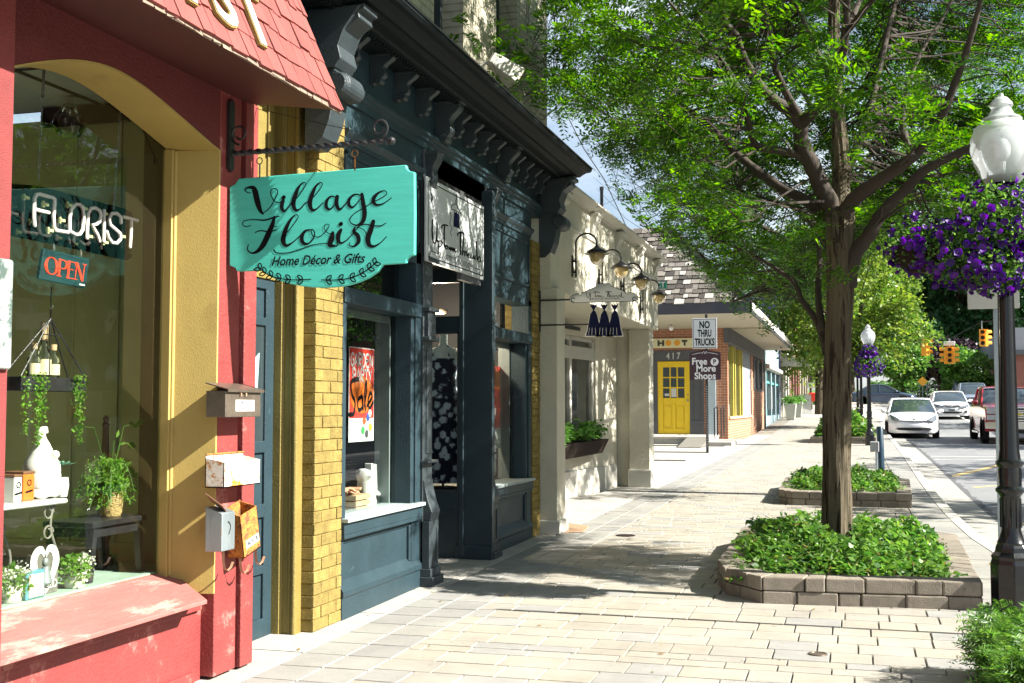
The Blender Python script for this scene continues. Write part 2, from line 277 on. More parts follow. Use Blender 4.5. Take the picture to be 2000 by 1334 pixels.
M = dict(
    red=mat('red_paint', (0.21, 0.034, 0.031), 0.6, 0.16, 5, 0.5, 60, c2=(0.36, 0.13, 0.11), c2s=5, c2t=0.58),
    redstucco=mat('red_stucco', (0.23, 0.038, 0.036), 0.7, 0.14, 8, 0.9, 260),
    redsill=mat('worn_red_sill', (0.32, 0.11, 0.095), 0.6, 0.15, 6, 0.4, 50, c2=(0.42, 0.25, 0.21), c2s=4, c2t=0.52, stretch=(1, .35, 1)),
    redroof=mat('red_shingle', (0.21, 0.048, 0.04), 0.75, 0.2, 12, 0.9, 90, isl=0.16, stretch=(1, 1, .2)),
    edgewood=mat('bare_shingle_edge', (0.2, 0.15, 0.11), 0.9, 0.3, 20),
    ochre=mat('ochre_paint', (0.38, 0.28, 0.08), 0.6, 0.07, 6, 0.14, 160, c2=(0.33, 0.235, 0.065), c2s=5, c2t=0.6, stretch=(1, 1, .5)),
    gold=mat('gold_paint', (0.2, 0.15, 0.035), 0.55, 0.14, 5, 0.5, 80),
    goldbrick=mat('yellow_brick', (0.22, 0.165, 0.05), 0.9, 0.26, 14, 0.9, 90, spec=0.2, isl=0.14, c2=(0.2, 0.1, 0.05), c2s=9, c2t=0.7),
    goldmortar=mat('yellow_mortar', (0.17, 0.12, 0.025), 0.85, 0.2, 18, 0.6, 120),
    blue=mat('blue_paint', (0.02, 0.04, 0.05), 0.5, 0.13, 4, 0.35, 70, c2=(0.035, 0.075, 0.088), c2s=9, c2t=0.66, spec=0.3),
    bluedark=mat('dark_blue_paint', (0.008, 0.012, 0.014), 0.6, 0.15, 5, 0.3, 70, spec=0.12),
    bluegrey=mat('grey_blue_trim', (0.026, 0.037, 0.042), 0.5, 0.14, 8, 0.4, 90),
    teal=mat('teal_sign_paint', (0.06, 0.47, 0.38), 0.5, 0.09, 9, 0.06, 50, stretch=(.25, 1, 3)),
    black=mat('black_iron', (0.018, 0.018, 0.02), 0.38, 0.2, 20, 0.3, 90),
    ink=mat('black_lettering', (0.006, 0.006, 0.007), 0.9, 0.0, spec=0.1),
    postblack=mat('gloss_black_post', (0.006, 0.007, 0.008), 0.22, 0.1, 12, 0.15, 30, coat=0.25, spec=0.35),
    white=mat('white_paint', (0.48, 0.465, 0.41), 0.6, 0.07, 6, 0.4, 60),
    cream=mat('cream_wall', (0.54, 0.51, 0.41), 0.75, 0.08, 4, 0.6, 70, c2=(0.35, 0.32, 0.26), c2s=5, c2t=0.7),
    signwhite=mat('sign_white', (0.5, 0.52, 0.52), 0.4, 0.04, 5),
    paper=mat('white_paper', (0.6, 0.6, 0.58), 0.6, 0.03),
    rust=mat('rusty_steel', (0.42, 0.17, 0.03), 0.8, 0.45, 22, 0.9, 120, c2=(0.16, 0.06, 0.025), c2s=24, c2t=0.52),
    rustwhite=mat('rusty_white_enamel', (0.8, 0.76, 0.66), 0.45, 0.06, 12, 0.3, 60, c2=(0.5, 0.2, 0.03), c2s=14, c2t=0.53),
    bronze=mat('bronze_steel', (0.16, 0.13, 0.1), 0.35, 0.18, 10, 0.3, 60, metal=0.5, c2=(0.28, 0.17, 0.09), c2s=9, c2t=0.64),
    zinc=mat('streaked_zinc', (0.3, 0.35, 0.37), 0.38, 0.2, 8, 0.3, 60, metal=0.6, c2=(0.36, 0.22, 0.1), c2s=8, c2t=0.62, stretch=(1, 1, .3)),
    copper=mat('copper_flap', (0.3, 0.16, 0.1), 0.45, 0.2, 15, metal=0.4),
    strap=mat('tan_strap', (0.38, 0.24, 0.15), 0.5, 0.2, 20),
    glass=glassmat('window_glass', (0.9, 0.96, 0.93), 1.5, 0.02),
    glassg=glassmat('old_shop_glass', (0.93, 0.96, 0.9), 1.5, 0.03),
    clear=glassmat('clear_acrylic', (0.86, 0.95, 0.92), 1.45, 0.03),
    concrete=mat('pale_concrete', (0.35, 0.335, 0.3), 0.85, 0.12, 6, 0.6, 90, c2=(0.29, 0.275, 0.245), c2s=6, c2t=0.66),
    joint=mat('paver_joint_sand', (0.2, 0.18, 0.145), 0.95, 0.3, 60, 0.8, 200),
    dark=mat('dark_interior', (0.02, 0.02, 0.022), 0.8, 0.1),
    olive=mat('olive_panelling', (0.58, 0.52, 0.25), 0.5, 0.08, 3),
    tile=mat('ceiling_tile', (0.6, 0.6, 0.54), 0.9, 0.08, 20),
    wood=mat('brown_wood', (0.17, 0.08, 0.04), 0.5, 0.25, 6, 0.3, 60, stretch=(1, 1, .15)),
    lightwood=mat('light_wood', (0.5, 0.36, 0.2), 0.6, 0.2, 8),
    ceramic=mat('white_ceramic', (0.82, 0.82, 0.8), 0.25, 0.03, coat=0.4),
    orange=mat('orange_print', (0.72, 0.16, 0.02), 0.45, 0.12, 8),
    redink=mat('red_print', (0.7, 0.045, 0.03), 0.45, 0.08, 6),
    openred=mat('red_lit_letters', (0.5, 0.03, 0.01), 0.5, 0, emis=(1.0, 0.06, 0.01), es=0.22),
    neon=mat('unlit_neon_tube', (0.85, 0.74, 0.74), 0.18, 0.04, coat=0.5),
    navy=mat('navy_paint', (0.007, 0.009, 0.035), 0.85, 0.1, spec=0.1),
    signblue=mat('dark_blue_grey', (0.045, 0.045, 0.055), 0.5, 0.1),  # even dark blue-grey for the brick shop's fascia and hip flashing
    green=mat('street_sign_green', (0.01, 0.16, 0.1), 0.4, 0.05),
    maroon=mat('dark_maroon_sign', (0.035, 0.012, 0.02), 0.4, 0.1),
    yellow=mat('yellow_door_paint', (0.85, 0.58, 0.008), 0.4, 0.06, 5, 0.2, 50),
    sigyellow=mat('signal_yellow', (0.75, 0.33, 0.015), 0.5, 0.1, 6),
    slate=mat('slate_grey_trim', (0.085, 0.09, 0.1), 0.6, 0.12, 6),
    brown=mat('dark_brown_box', (0.022, 0.015, 0.012), 0.85, 0.2, 8, 0.3, spec=0.1),
    purple=mat('purple_wall', (0.14, 0.1, 0.38), 0.7, 0.08),
    chrome=mat('chrome', (0.7, 0.7, 0.7), 0.12, 0, metal=1.0),
    rubber=mat('tyre_rubber', (0.02, 0.02, 0.02), 0.85, 0.2),
    rim=mat('alloy_rim', (0.4, 0.4, 0.42), 0.3, 0, metal=0.9),
    carglass=mat('car_glass', (0.03, 0.045, 0.05), 0.05, 0, coat=1.0),
    lampglass=mat('headlamp_lens', (0.55, 0.57, 0.6), 0.08, 0.1, 30, coat=1.0, metal=0.3),
    carwhite=mat('white_car_paint', (0.8, 0.81, 0.83), 0.25, 0.02, coat=1.0),
    carred=mat('red_truck_paint', (0.42, 0.012, 0.025), 0.22, 0.03, coat=1.0),
    carblue=mat('dark_blue_car_paint', (0.03, 0.05, 0.09), 0.2, 0.03, coat=1.0),
    carsilver=mat('silver_blue_car_paint', (0.3, 0.36, 0.45), 0.25, 0.03, metal=0.4, coat=1.0),
    bark=mat('locust_bark', (0.095, 0.078, 0.052), 0.95, 0.4, 14, 2.6, 26, c2=(0.022, 0.015, 0.01), c2s=24, c2t=0.52, stretch=(1, 1, .1), spec=0.2),
    headlens=mat('headlamp_glass', (0.16, 0.18, 0.2), 0.1, 0.3, 30, coat=1.0, metal=0.3),
    dryleaf=leafmat('dry_leaf', (0.14, 0.09, 0.03), (0.3, 0.24, 0.07), 0.25),
    barkred=mat('dark_limb_bark', (0.036, 0.026, 0.018), 0.85, 0.3, 10, 1.0, 22, stretch=(1, 1, .4)),
    soil=mat('planter_soil', (0.06, 0.045, 0.03), 0.95, 0.3, 30, 0.9, 60),
    stone=mat('planter_stone', (0.22, 0.19, 0.15), 0.9, 0.2, 12, 1.0, 140, isl=0.15),
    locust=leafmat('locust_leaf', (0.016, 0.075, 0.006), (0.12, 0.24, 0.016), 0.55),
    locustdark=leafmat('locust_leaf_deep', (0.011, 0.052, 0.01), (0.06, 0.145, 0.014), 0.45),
    lime=leafmat('lime_leaf', (0.05, 0.13, 0.018), (0.19, 0.25, 0.04), 0.35),
    mid=leafmat('mid_green_leaf', (0.06, 0.16, 0.03), (0.12, 0.25, 0.05), 0.4),
    deep=leafmat('deep_green_leaf', (0.02, 0.07, 0.02), (0.045, 0.12, 0.035), 0.3),
    plum=leafmat('dark_plum_leaf', (0.02, 0.012, 0.02), (0.04, 0.02, 0.03), 0.2),
    cover=leafmat('ground_cover_leaf', (0.03, 0.1, 0.018), (0.14, 0.25, 0.045), 0.4, 0.4),
    fresh=leafmat('fresh_leaf', (0.09, 0.22, 0.03), (0.2, 0.35, 0.06), 0.45, 0.4),
    petal=leafmat('purple_petal', (0.022, 0.004, 0.1), (0.09, 0.012, 0.23), 0.35, 0.5),
    whitepetal=leafmat('white_petal', (0.7, 0.7, 0.62), (0.8, 0.8, 0.75), 0.3, 0.5),
    brass=mat('lantern_bronze', (0.012, 0.011, 0.01), 0.4, 0.2, 10, metal=0.3),
    lampcream=mat('lantern_glass', (0.5, 0.36, 0.13), 0.2, 0.12, 25, coat=0.6, trans=0.35),
)
# ------------------------------------------------------------ the setting: ground, pavement, kerb, road
def pavermat(name, cols, seed=0):
    m = mat(name, cols[0], 0.85, var=0, bump=0.7, bs=180); t = m.node_tree; b = t.nodes['Principled BSDF']; L = t.links.new
    ge = nn(t, 'ShaderNodeNewGeometry'); r = nn(t, 'ShaderNodeValToRGB'); r.color_ramp.interpolation = 'CONSTANT'
    for i, c in enumerate(cols):
        e = r.color_ramp.elements[i] if i < 2 else r.color_ramp.elements.new(i / len(cols))
        e.position = i / len(cols); e.color = (*c, 1)
    L(ge.outputs['Random Per Island'], r.inputs[0])
    tc = nn(t, 'ShaderNodeTexCoord'); n1 = nn(t, 'ShaderNodeTexNoise'); n1.inputs['Scale'].default_value = 2.2; n1.inputs['Detail'].default_value = 9; n1.inputs['Roughness'].default_value = 0.75; L(tc.outputs['Object'], n1.inputs[0])
    mr = nn(t, 'ShaderNodeMapRange'); mr.inputs[1].default_value = 0.3; mr.inputs[2].default_value = 0.7; mr.inputs[3].default_value = 0.78; mr.inputs[4].default_value = 1.16; L(n1.outputs[0], mr.inputs[0])
    hs = nn(t, 'ShaderNodeHueSaturation'); L(mr.outputs[0], hs.inputs['Value']); L(r.outputs[0], hs.inputs['Color']); n2 = nn(t, 'ShaderNodeTexNoise'); n2.inputs['Scale'].default_value = 26; n2.inputs['Detail'].default_value = 3; L(tc.outputs['Object'], n2.inputs[0])
    m3 = nn(t, 'ShaderNodeMapRange'); m3.inputs[1].default_value = .68; m3.inputs[2].default_value = .76; m3.inputs[3].default_value = 1; m3.inputs[4].default_value = .55; L(n2.outputs[0], m3.inputs[0])
    h3 = nn(t, 'ShaderNodeHueSaturation'); L(m3.outputs[0], h3.inputs['Value']); L(hs.outputs[0], h3.inputs['Color']); L(h3.outputs[0], b.inputs['Base Color'])
    return m
M['paver'] = pavermat('cream_pavers', [(0.325, 0.3, 0.25), (0.31, 0.285, 0.235), (0.335, 0.31, 0.26), (0.28, 0.275, 0.255), (0.325, 0.295, 0.24), (0.3, 0.28, 0.24)])
M['greypaver'] = pavermat('grey_pavers', [(0.265, 0.262, 0.24), (0.28, 0.275, 0.25), (0.25, 0.245, 0.23), (0.27, 0.262, 0.238)])
M['ground'] = mat('far_ground', (0.2, 0.2, 0.17), 0.95, 0.2, 0.4)
M['road'] = mat('sunbleached_asphalt', (0.18, 0.185, 0.19), 0.9, 0.09, 1.2, 0.8, 160, c2=(0.21, 0.21, 0.21), c2s=0.7, c2t=0.52, stretch=(1, .3, 1))
M['crack'] = mat('tar_seam', (0.09, 0.09, 0.095), 0.9, 0.4, 14, 0.8, 90)
M['gutter'] = mat('gutter_concrete', (0.29, 0.28, 0.25), 0.88, 0.12, 3, 0.6, 110, c2=(0.23, 0.22, 0.2), c2s=3, c2t=0.64)
M['kerb'] = mat('kerb_concrete', (0.37, 0.355, 0.31), 0.85, 0.1, 5, 0.6, 110)
M['linewhite'] = mat('worn_white_line', (0.6, 0.6, 0.57), 0.8, 0.2, 8, c2=(0.3, 0.3, 0.3), c2s=8, c2t=0.55)
M['lineyellow'] = mat('worn_yellow_line', (0.6, 0.42, 0.12), 0.8, 0.2, 8, c2=(0.35, 0.33, 0.28), c2s=7, c2t=0.5)
rnd = random.Random(7)
s = MB()
for a, b in ((-80, 44), (44, 130), (130, 900)): s.add([(-500, a, g(a) - .4), (500, a, g(a) - .4), (500, b, g(b) - .4), (-500, b, g(b) - .4)], [(0, 1, 2, 3)])
s.build('ground', M['ground'], keep=1, kind='structure')
KX = [(2, 3.6), (5, 2.7), (7, 2.05), (8.5, 1.66), (9.5, 1.42), (10.5, 1.27), (11.6, 1.2), (12.6, 1.12), (14.7, 1.06), (17.2, 1.04), (21.5, 1.06), (28.5, 1.12), (37, 1.15), (130, 1.2)]
def kx(y):
    for (a, p), (b, q) in zip(KX, KX[1:]):
        if y <= b: return lerp(p, q, (y - a) / (b - a))
    return KX[-1][1]
ys = [2 + i * .5 for i in range(60)] + [32 + i * 4 for i in range(25)]
def strip(s, fa, fb, za, zb, yy=ys):
    for a, b in zip(yy, yy[1:]):
        s.add([(fa(a), a, g(a) + za), (fb(a), a, g(a) + zb), (fb(b), b, g(b) + zb), (fa(b), b, g(b) + za)], [(0, 1, 2, 3)])
s = MB(); strip(s, lambda y: -3.4, lambda y: kx(y) + .02, -.014, -.014); strip(s, lambda y: -12, lambda y: -3.4, -.014, -.014, [2, 5])
s.build('pavement', M['joint'], keep=1, kind='structure')
s = MB(); s.add([(-60, -80, g(-80) - .02), (3.6, -80, g(-80) - .02), (3.6, 2, g(2) - .02), (-60, 2, g(2) - .02)], [(0, 1, 2, 3)]); s.build('near_pavement', M['concrete'], keep=1, kind='structure')
def pave(s, x0, x1, y0, y1, rows=(.25, .25, .145), wds=(.22, .3, .27, .34), gap=.003, rag=None):
    y = y0; i = 0
    while y < y1:
        h = rows[rnd.randrange(len(rows))]; x = x0 - (rnd.random() * .2 if rag is None else 0); xe = x1(y) if callable(x1) else x1
        xs = x0(y) if callable(x0) else x0
        if callable(x0): x = xs
        while x < xe - .03:
            wd = wds[rnd.randrange(len(wds))]; xa = max(x, xs) + gap; xb = min(x + wd, xe) - gap
            if xe - (x + wd) < .08: xb = xe - gap; wd = xe - x
            if xb - xa > .03:
                dz = [rnd.uniform(-.0015, .0015) for _ in range(4)]; c = .0035; ya, yb = y + gap, y + h - gap
                vs = [(xa, ya), (xb, ya), (xb, yb), (xa, yb)]; vi = [(xa + c, ya + c), (xb - c, ya + c), (xb - c, yb - c), (xa + c, yb - c)]
                s.add([(p[0], p[1], g(p[1]) - .012) for p in vs] + [(p[0], p[1], g(p[1]) + q) for p, q in zip(vi, dz)], [(4, 5, 6, 7), (0, 1, 5, 4), (1, 2, 6, 5), (2, 3, 7, 6), (3, 0, 4, 7)])
            x += wd
        y += h; i += 1
s = MB(); pave(s, -2.42, lambda y: (kx(y) - .03 if y < 8.2 else .64), 3.6, 62); s.build('pavement_field', M['paver'], keep=1, kind='structure')
s = MB(); pave(s, -2.94, -2.42, 3.6, 62, rows=(.3,), wds=(.26,), gap=.004, rag=1)
pave(s, .64, lambda y: kx(y) - .03, 8.2, 62, rows=(.62, .5), wds=(.62,), gap=.004, rag=1); s.build('pavement_border', M['greypaver'], keep=1, kind='structure')
s = MB(); y = 3.6
while y < 62:
    s.box(-3.6, -2.945, y + .004, y + 1.19, g(y) - .05, g(y) + .004); y += 1.2
s.box(-3.9, -3.0, 8.3, 10.4, g(8) - .05, g(8) + .012)
for v in range(len(s.v)):
    p = s.v[v]
    if p[2] > g(p[1]) - .03 and not (8.25 < p[1] < 10.5 and p[0] < -2.99): s.v[v] = (p[0], p[1], g(p[1]) + .002)
s.build('shopfront_path', M['concrete'], keep=1, kind='structure')
s = MB()                                                       # the sunny court that opens between the shops, with saw-cut slabs
for i in range(4):
    for j in range(5): s.box(-3.61 - 2.2 * (i + 1) + .01, -3.61 - 2.2 * i - .01, 18.2 + j * 4.1 + .01, 18.2 + j * 4.1 + 4.08, g(18 + j * 4) - .12, g(18 + j * 4) + .015)
s.box(-4.9, -3.59, 11.8, 18.2, -.1, g(15)); s.build('court_path', M['concrete'], keep=1, kind='structure')
s = MB(); s.add([(-3.0, 62, g(62) + .0), (1.2, 62, g(62)), (1.2, 130, g(130)), (-3.0, 130, g(130))], [(0, 1, 2, 3)]); s.build('far_pavement', M['concrete'], keep=1, kind='structure')
s = MB()
for a, b in zip(ys, ys[1:]):
    pa, pb = kx(a), kx(b)
    s.add([(pa - .03, a, g(a) + .004), (pa + .1, a, g(a) + .0), (pb + .1, b, g(b) + .0), (pb - .03, b, g(b) + .004), (pa + .14, a, g(a) - .13), (pb + .14, b, g(b) - .13), (pa - .03, a, g(a) - .05), (pb - .03, b, g(b) - .05)], [(0, 1, 2, 3), (1, 4, 5, 2), (6, 0, 3, 7)])
s.build('kerb', M['kerb'], keep=1, kind='structure')
s = MB(); strip(s, lambda y: kx(y) + .13, lambda y: kx(y) + .62, -.128, -.14); s.build('road_gutter', M['gutter'], keep=1, kind='structure')
s = MB()
for a, b in ((-60, 44), (44, 130)): s.add([(-1, a, g(a) - .148), (16, a, g(a) - .148), (16, b, g(b) - .148), (-1, b, g(b) - .148)], [(0, 1, 2, 3)])
s.add([(-60, 130, g(130) - .148), (80, 130, g(130) - .148), (80, 145, g(145) - .148), (-60, 145, g(145) - .148)], [(0, 1, 2, 3)]); s.build('road', M['road'], keep=1, kind='structure')
s = MB(); sr = random.Random(3); jit = {}
def jx(y, k):
    return jit.setdefault((round(y, 2), k), sr.uniform(-.025, .025))
yy = [6 + i * .22 for i in range(170)]
for a, b in zip(yy, yy[1:]):
    s.add([(kx(a) + .6 + jx(a, 0), a, g(a) - .141), (kx(a) + .72 + jx(a, 1) * 1.6, a, g(a) - .141), (kx(b) + .72 + jx(b, 1) * 1.6, b, g(b) - .141), (kx(b) + .6 + jx(b, 0), b, g(b) - .141)], [(0, 1, 2, 3)])
for i in range(9):
    y0 = 14 + i * 4.3
    for k in range(12): s.add([(kx(y0) + .8 + k * .9, y0 + .05 * math.sin(k * 1.7 + i), g(y0) - .143), (kx(y0) + .8 + (k + 1) * .9, y0 + .05 * math.sin((k + 1) * 1.7 + i), g(y0) - .143), (kx(y0) + .8 + (k + 1) * .9, y0 + .045 + .05 * math.sin((k + 1) * 1.7 + i), g(y0) - .143), (kx(y0) + .8 + k * .9, y0 + .045 + .05 * math.sin(k * 1.7 + i), g(y0) - .143)], [(0, 1, 2, 3)])
s.build('road_seam', M['crack'], keep=1, kind='structure')
s = MB(); z = lambda y: g(y) - .144
s.add([(1.85, 21.6, z(21.6)), (2.6, 22.6, z(22.6)), (2.72, 22.6, z(22.6)), (2.0, 21.6, z(21.6))], [(0, 1, 2, 3)])
s.add([(1.7, 24.5, z(24.5)), (3.6, 30.5, z(30.5)), (3.75, 30.5, z(30.5)), (1.9, 24.5, z(24.5))], [(0, 1, 2, 3)]); s.add([(1.75, 15.5, z(15.5)), (4.4, 15.9, z(15.9)), (4.4, 16.1, z(16.1)), (1.75, 15.65, z(15.65))], [(0, 1, 2, 3)])
s.build('road_marking_yellow', M['lineyellow'], keep=1, kind='structure')
s = MB()
for a, b in ((8, 44), (44, 110)): s.add([(5.3, a, z(a)), (5.42, a, z(a)), (5.42, b, z(b)), (5.3, b, z(b))], [(0, 1, 2, 3)])
for i in range(12): s.add([(1.9, 31 + i * .55, z(31 + i * .55)), (4.6, 31.6 + i * .35, z(31.6 + i * .35)), (4.6, 31.72 + i * .35, z(31.72 + i * .35)), (1.9, 31.14 + i * .55, z(31.14 + i * .55))], [(0, 1, 2, 3)]) if i in (0, 3) else None
s.build('road_marking_white', M['linewhite'], keep=1, kind='structure')
s = MB()
for a, b in ((-60, 44), (44, 130)): s.add([(11, a, g(a)), (17, a, g(a)), (17, b, g(b)), (11, b, g(b))], [(0, 1, 2, 3)])
s.build('opposite_pavement', M['concrete'], keep=1, kind='structure')
# small ground things
mh = thing('ground_valve_cover', 'small rusty ring shaped valve cover set in the cream pavers', 'cover', (-.21, 6.71, g(6.71)))
s = MB(); s.lathe([(.052, .0), (.05, .007), (.04, .008), (.038, .003)], (-.21, 6.71, g(6.71)), 24); s.build('rim', M['bronze'], mh, smooth=True)
s = MB(); s.lathe([(.036, .0), (.036, .005), (.03, .006)], (-.21, 6.71, g(6.71)), 20); s.build('lid', M['bronze'], mh)
mh = thing('ground_valve_cover', 'flat dark round cover in the pavement before the white pillar', 'cover', (-2.25, 11.9, g(11.9)))
s = MB(); s.lathe([(.1, .0), (.098, .006), (.08, .007), (.01, .007)], (-2.25, 11.9, g(11.9)), 24); s.build('lid', M['brown'], mh)
# ------------------------------------------------------------ foliage helpers
def frames(n, rg, up=0.0):
    """n random unit frames (a, b, normal)"""
    nrm = rg.normal(size=(n, 3)); nrm[:, 2] += up * 2; nrm /= np.linalg.norm(nrm, axis=1)[:, None]
    t = rg.normal(size=(n, 3)); a = np.cross(nrm, t); a /= np.linalg.norm(a, axis=1)[:, None]; b = np.cross(nrm, a)
    return a, b, nrm
def leaf_quads(P, size, rg, up=0.6, asp=0.5, svar=0.35):
    """kite shaped leaves at points P: (4n,3) vertices and faces"""
    n = len(P); a, b, nr = frames(n, rg, up); sz = (size * (1 + svar * rg.uniform(-1, 1, n)))[:, None]
    V = np.empty((n, 4, 3)); V[:, 0] = P; V[:, 1] = P + a * sz * .5 + b * sz * asp * .5 + nr * sz * .08; V[:, 2] = P + a * sz; V[:, 3] = P + a * sz * .5 - b * sz * asp * .5 + nr * sz * .08
    return V.reshape(-1, 3), np.arange(4 * n).reshape(n, 4)
def inpoly(px, py, poly):
    c = False; j = len(poly) - 1
    for i in range(len(poly)):
        if (poly[i][1] > py) != (poly[j][1] > py) and px < (poly[j][0] - poly[i][0]) * (py - poly[i][1]) / (poly[j][1] - poly[i][1]) + poly[i][0]: c = not c
        j = i
    return c
def inset(poly, d):
    cx = sum(p[0] for p in poly) / len(poly); cy = sum(p[1] for p in poly) / len(poly); o = []
    n = len(poly)
    for i in range(n):
        p0, p1, p2 = Vector(poly[i - 1]), Vector(poly[i]), Vector(poly[(i + 1) % n])
        e1 = (p1 - p0).normalized(); e2 = (p2 - p1).normalized(); n1 = Vector((-e1.y, e1.x)); n2 = Vector((-e2.y, e2.x)); m = (n1 + n2); m = m / max(m.length_squared / 2, .3)
        o.append((p1.x + m.x * d, p1.y + m.y * d))
    return o
def planter(label, poly, hgt, rim, courses, rs, blen=.22):
    """poly counter-clockwise (x,y) outer outline; two courses of rough stone blocks under capping stones"""
    r_ = random.Random(rs); c = (sum(p[0] for p in poly) / len(poly), sum(p[1] for p in poly) / len(poly)); t = thing('stone_planter', label, 'planter', (c[0], c[1], g(c[1])))
    s = MB(); inn = inset(poly, rim); n = len(poly); hs = [0] + courses
    for ci in range(len(courses)):
        for i in range(n):
            p, q, ip, iq = [Vector((*v, 0)) for v in (poly[i], poly[(i + 1) % n], inn[i], inn[(i + 1) % n])]
            ln = (q - p).length; k = max(1, round(ln / blen)); cuts = sorted([0, 1] + [(j + r_.uniform(-.25, .25)) / k for j in range(1, k)])
            for a, b in zip(cuts, cuts[1:]):
                e = .004 / ln; z0, z1 = hs[ci] + .002, hs[ci + 1] - .002; j = r_.uniform(-.006, .006)
                nrm = (q - p).normalized(); nrm = Vector((nrm.y, -nrm.x, 0)) * j
                P = [p.lerp(q, a + e) + nrm, p.lerp(q, b - e) + nrm, ip.lerp(iq, b - e), ip.lerp(iq, a + e)]
                s.add([(v.x, v.y, g(v.y) + z0 - (.02 if ci == 0 else 0)) for v in P] + [(v.x, v.y, g(v.y) + z1 + r_.uniform(-.002, .002)) for v in P], [(3, 2, 1, 0), (4, 5, 6, 7), (0, 1, 5, 4), (1, 2, 6, 5), (2, 3, 7, 6), (3, 0, 4, 7)])
    s.build('block_wall', M['stone'], t, bevel=.009, seg=2)
    s = MB(); s.prism([(p[0], p[1], g(p[1]) + hgt - .05) for p in inset(poly, rim * .8)], (0, 0, .02)); s.build('soil', M['soil'], t)
    return inn
def cover(name, label, inn, z0, mound, n, size, rs, m='cover', stalk=0):
    rg = np.random.default_rng(rs); xs = [p[0] for p in inn]; yv = [p[1] for p in inn]; P = []
    cx, cy = sum(xs) / len(xs), sum(yv) / len(yv)
    while len(P) < n:
        x, y = rg.uniform(min(xs) - .05, max(xs) + .05), rg.uniform(min(yv) - .05, max(yv) + .05)
        if not inpoly(x, y, inn) and rg.random() > .25: continue
        d = max(abs(x - cx) / (max(xs) - cx + .05), abs(y - cy) / (max(yv) - cy + .05)); h = mound * max(0, 1 - d ** 3) ** .6 * (0.75 + .35 * math.sin(x * 7 + 1.3) * math.sin(y * 5.1) + .2 * math.sin(x * 17) * math.sin(y * 13))
        if math.sin(x * 9.3 + rs) * math.sin(y * 7.7 + rs) > .55 and rg.random() < .75: continue
        P.append((x, y, g(y) + z0 + max(h, .01) * (1 - rg.random() ** 2.2 * .75)))
    V, F = leaf_quads(np.array(P)[: n // 16], size * .9, rg, up=.2, asp=.3); npmesh('dry_leaves', V, F, M['dryleaf'], label=label.replace('ground cover', 'dry leaves among the ground cover').replace('leafy shrubs', 'dry leaves among the shrubs'), cat='dry leaves', kind='stuff')
    V, F = leaf_quads(np.array(P), size, rg, up=.9, asp=.62, svar=.5)
    return npmesh(name, V, F, M[m], label=label, cat='ground cover', kind='stuff')
pl1 = [(-.9, 8.58), (-.62, 8.24), (.79, 8.36), (.86, 11.2), (.55, 11.6), (-.9, 11.6), (-1.02, 11.3), (-1.0, 9.0)]
in1 = planter('low stone planter in front, with the bark covered tree growing from it', pl1, .19, .19, [.085, .185], 1)
cover('planter_foliage', 'bushy ground cover filling the low stone planter under the big tree', in1, .12, .26, 14500, .05, 11)
pl2 = [(-.98, 16.1), (-.8, 15.82), (.68, 15.76), (.78, 18.6), (.4, 19.0), (-.85, 19.0), (-1.02, 18.6)]
in2 = planter('low stone planter behind the big tree, next to the slim blue bollard', pl2, .19, .18, [.085, .185], 2)
cover('planter_foliage', 'bright green ground cover in the second planter, beside the blue bollard', in2, .13, .26, 8000, .055, 12)
pl3 = [(-1.3, 37.2), (.62, 37.0), (.7, 41.0), (-1.2, 41.2)]
in3 = planter('distant low planter behind the second lamp post', pl3, .2, .2, [.1, .2], 3, .4)
cover('planter_foliage', 'leafy shrubs in the distant planter behind the second lamp post', in3, .15, .75, 5000, .13, 13, 'cover')

rg = np.random.default_rng(99); P = []
for k in range(420):
    y = rg.uniform(6, 30); x = rg.uniform(-2.95, kx(y) + .5); x = x if rg.random() < .45 else (rg.choice([-2.98, kx(y) + .2, -1.12]) + rg.normal() * .09); P.append((x, y, g(y) + .004 - (.13 if x > kx(y) + .12 else 0)))
V, F = leaf_quads(np.array(P), .035, rg, 3, .5); npmesh('fallen_leaves', V, F, M['dryleaf'], label='small dry leaves scattered over the paving and along the kerb', cat='fallen leaves', kind='stuff')
# ------------------------------------------------------------ florist's shop (red)
fl = thing('florist_shop', 'red painted shop with a wooden shingled awning and an arched yellow window', 'shop building', (-3.5, 4.2, 0))
MB().box(-3.6, -2.95, 1.2, 3.6, 0.03, 3.0).build('stucco_wall', M['redstucco'], fl, bevel=.006)
s = MB()
s.box(-3.2, -3.075, 5.283, 5.495, .06, 3.02); s.box(-3.2, -3.115, 5.495, 5.52, .06, 3.02); s.box(-3.42, -3.058, 5.52, 5.645, .06, 3.02)
s.build('corner_board', M['red'], fl, bevel=.005)
s = MB(); s.box(-3.4, -3.15, 3.55, 5.283, .03, .475); s.box(-3.15, -3.125, 3.6, 5.25, .395, .462); s.box(-3.15, -3.13, 3.6, 5.2, .04, .1)
s.build('base_panel', M['red'], fl, bevel=.003)
s = MB(); s.add([(-2.99, 3.55, .478), (-2.99, 5.07, .478), (-3.36, 5.335, .572), (-3.36, 3.55, .572), (-2.99, 3.55, .458), (-2.99, 5.07, .458), (-3.36, 5.335, .458), (-3.36, 3.55, .458)], [(0, 1, 2, 3), (7, 6, 5, 4), (4, 5, 1, 0), (5, 6, 2, 1), (6, 7, 3, 2), (7, 4, 0, 3)])
s.build('window_sill', M['redsill'], fl, bevel=.003)
kp = [(3.6, 2.64), (3.7, 2.685), (3.845, 2.743), (3.966, 2.79), (4.16, 2.848), (4.37, 2.876), (4.565, 2.862), (4.73, 2.83), (4.9, 2.79), (5.065, 2.75), (5.283, 2.695)]; full = []
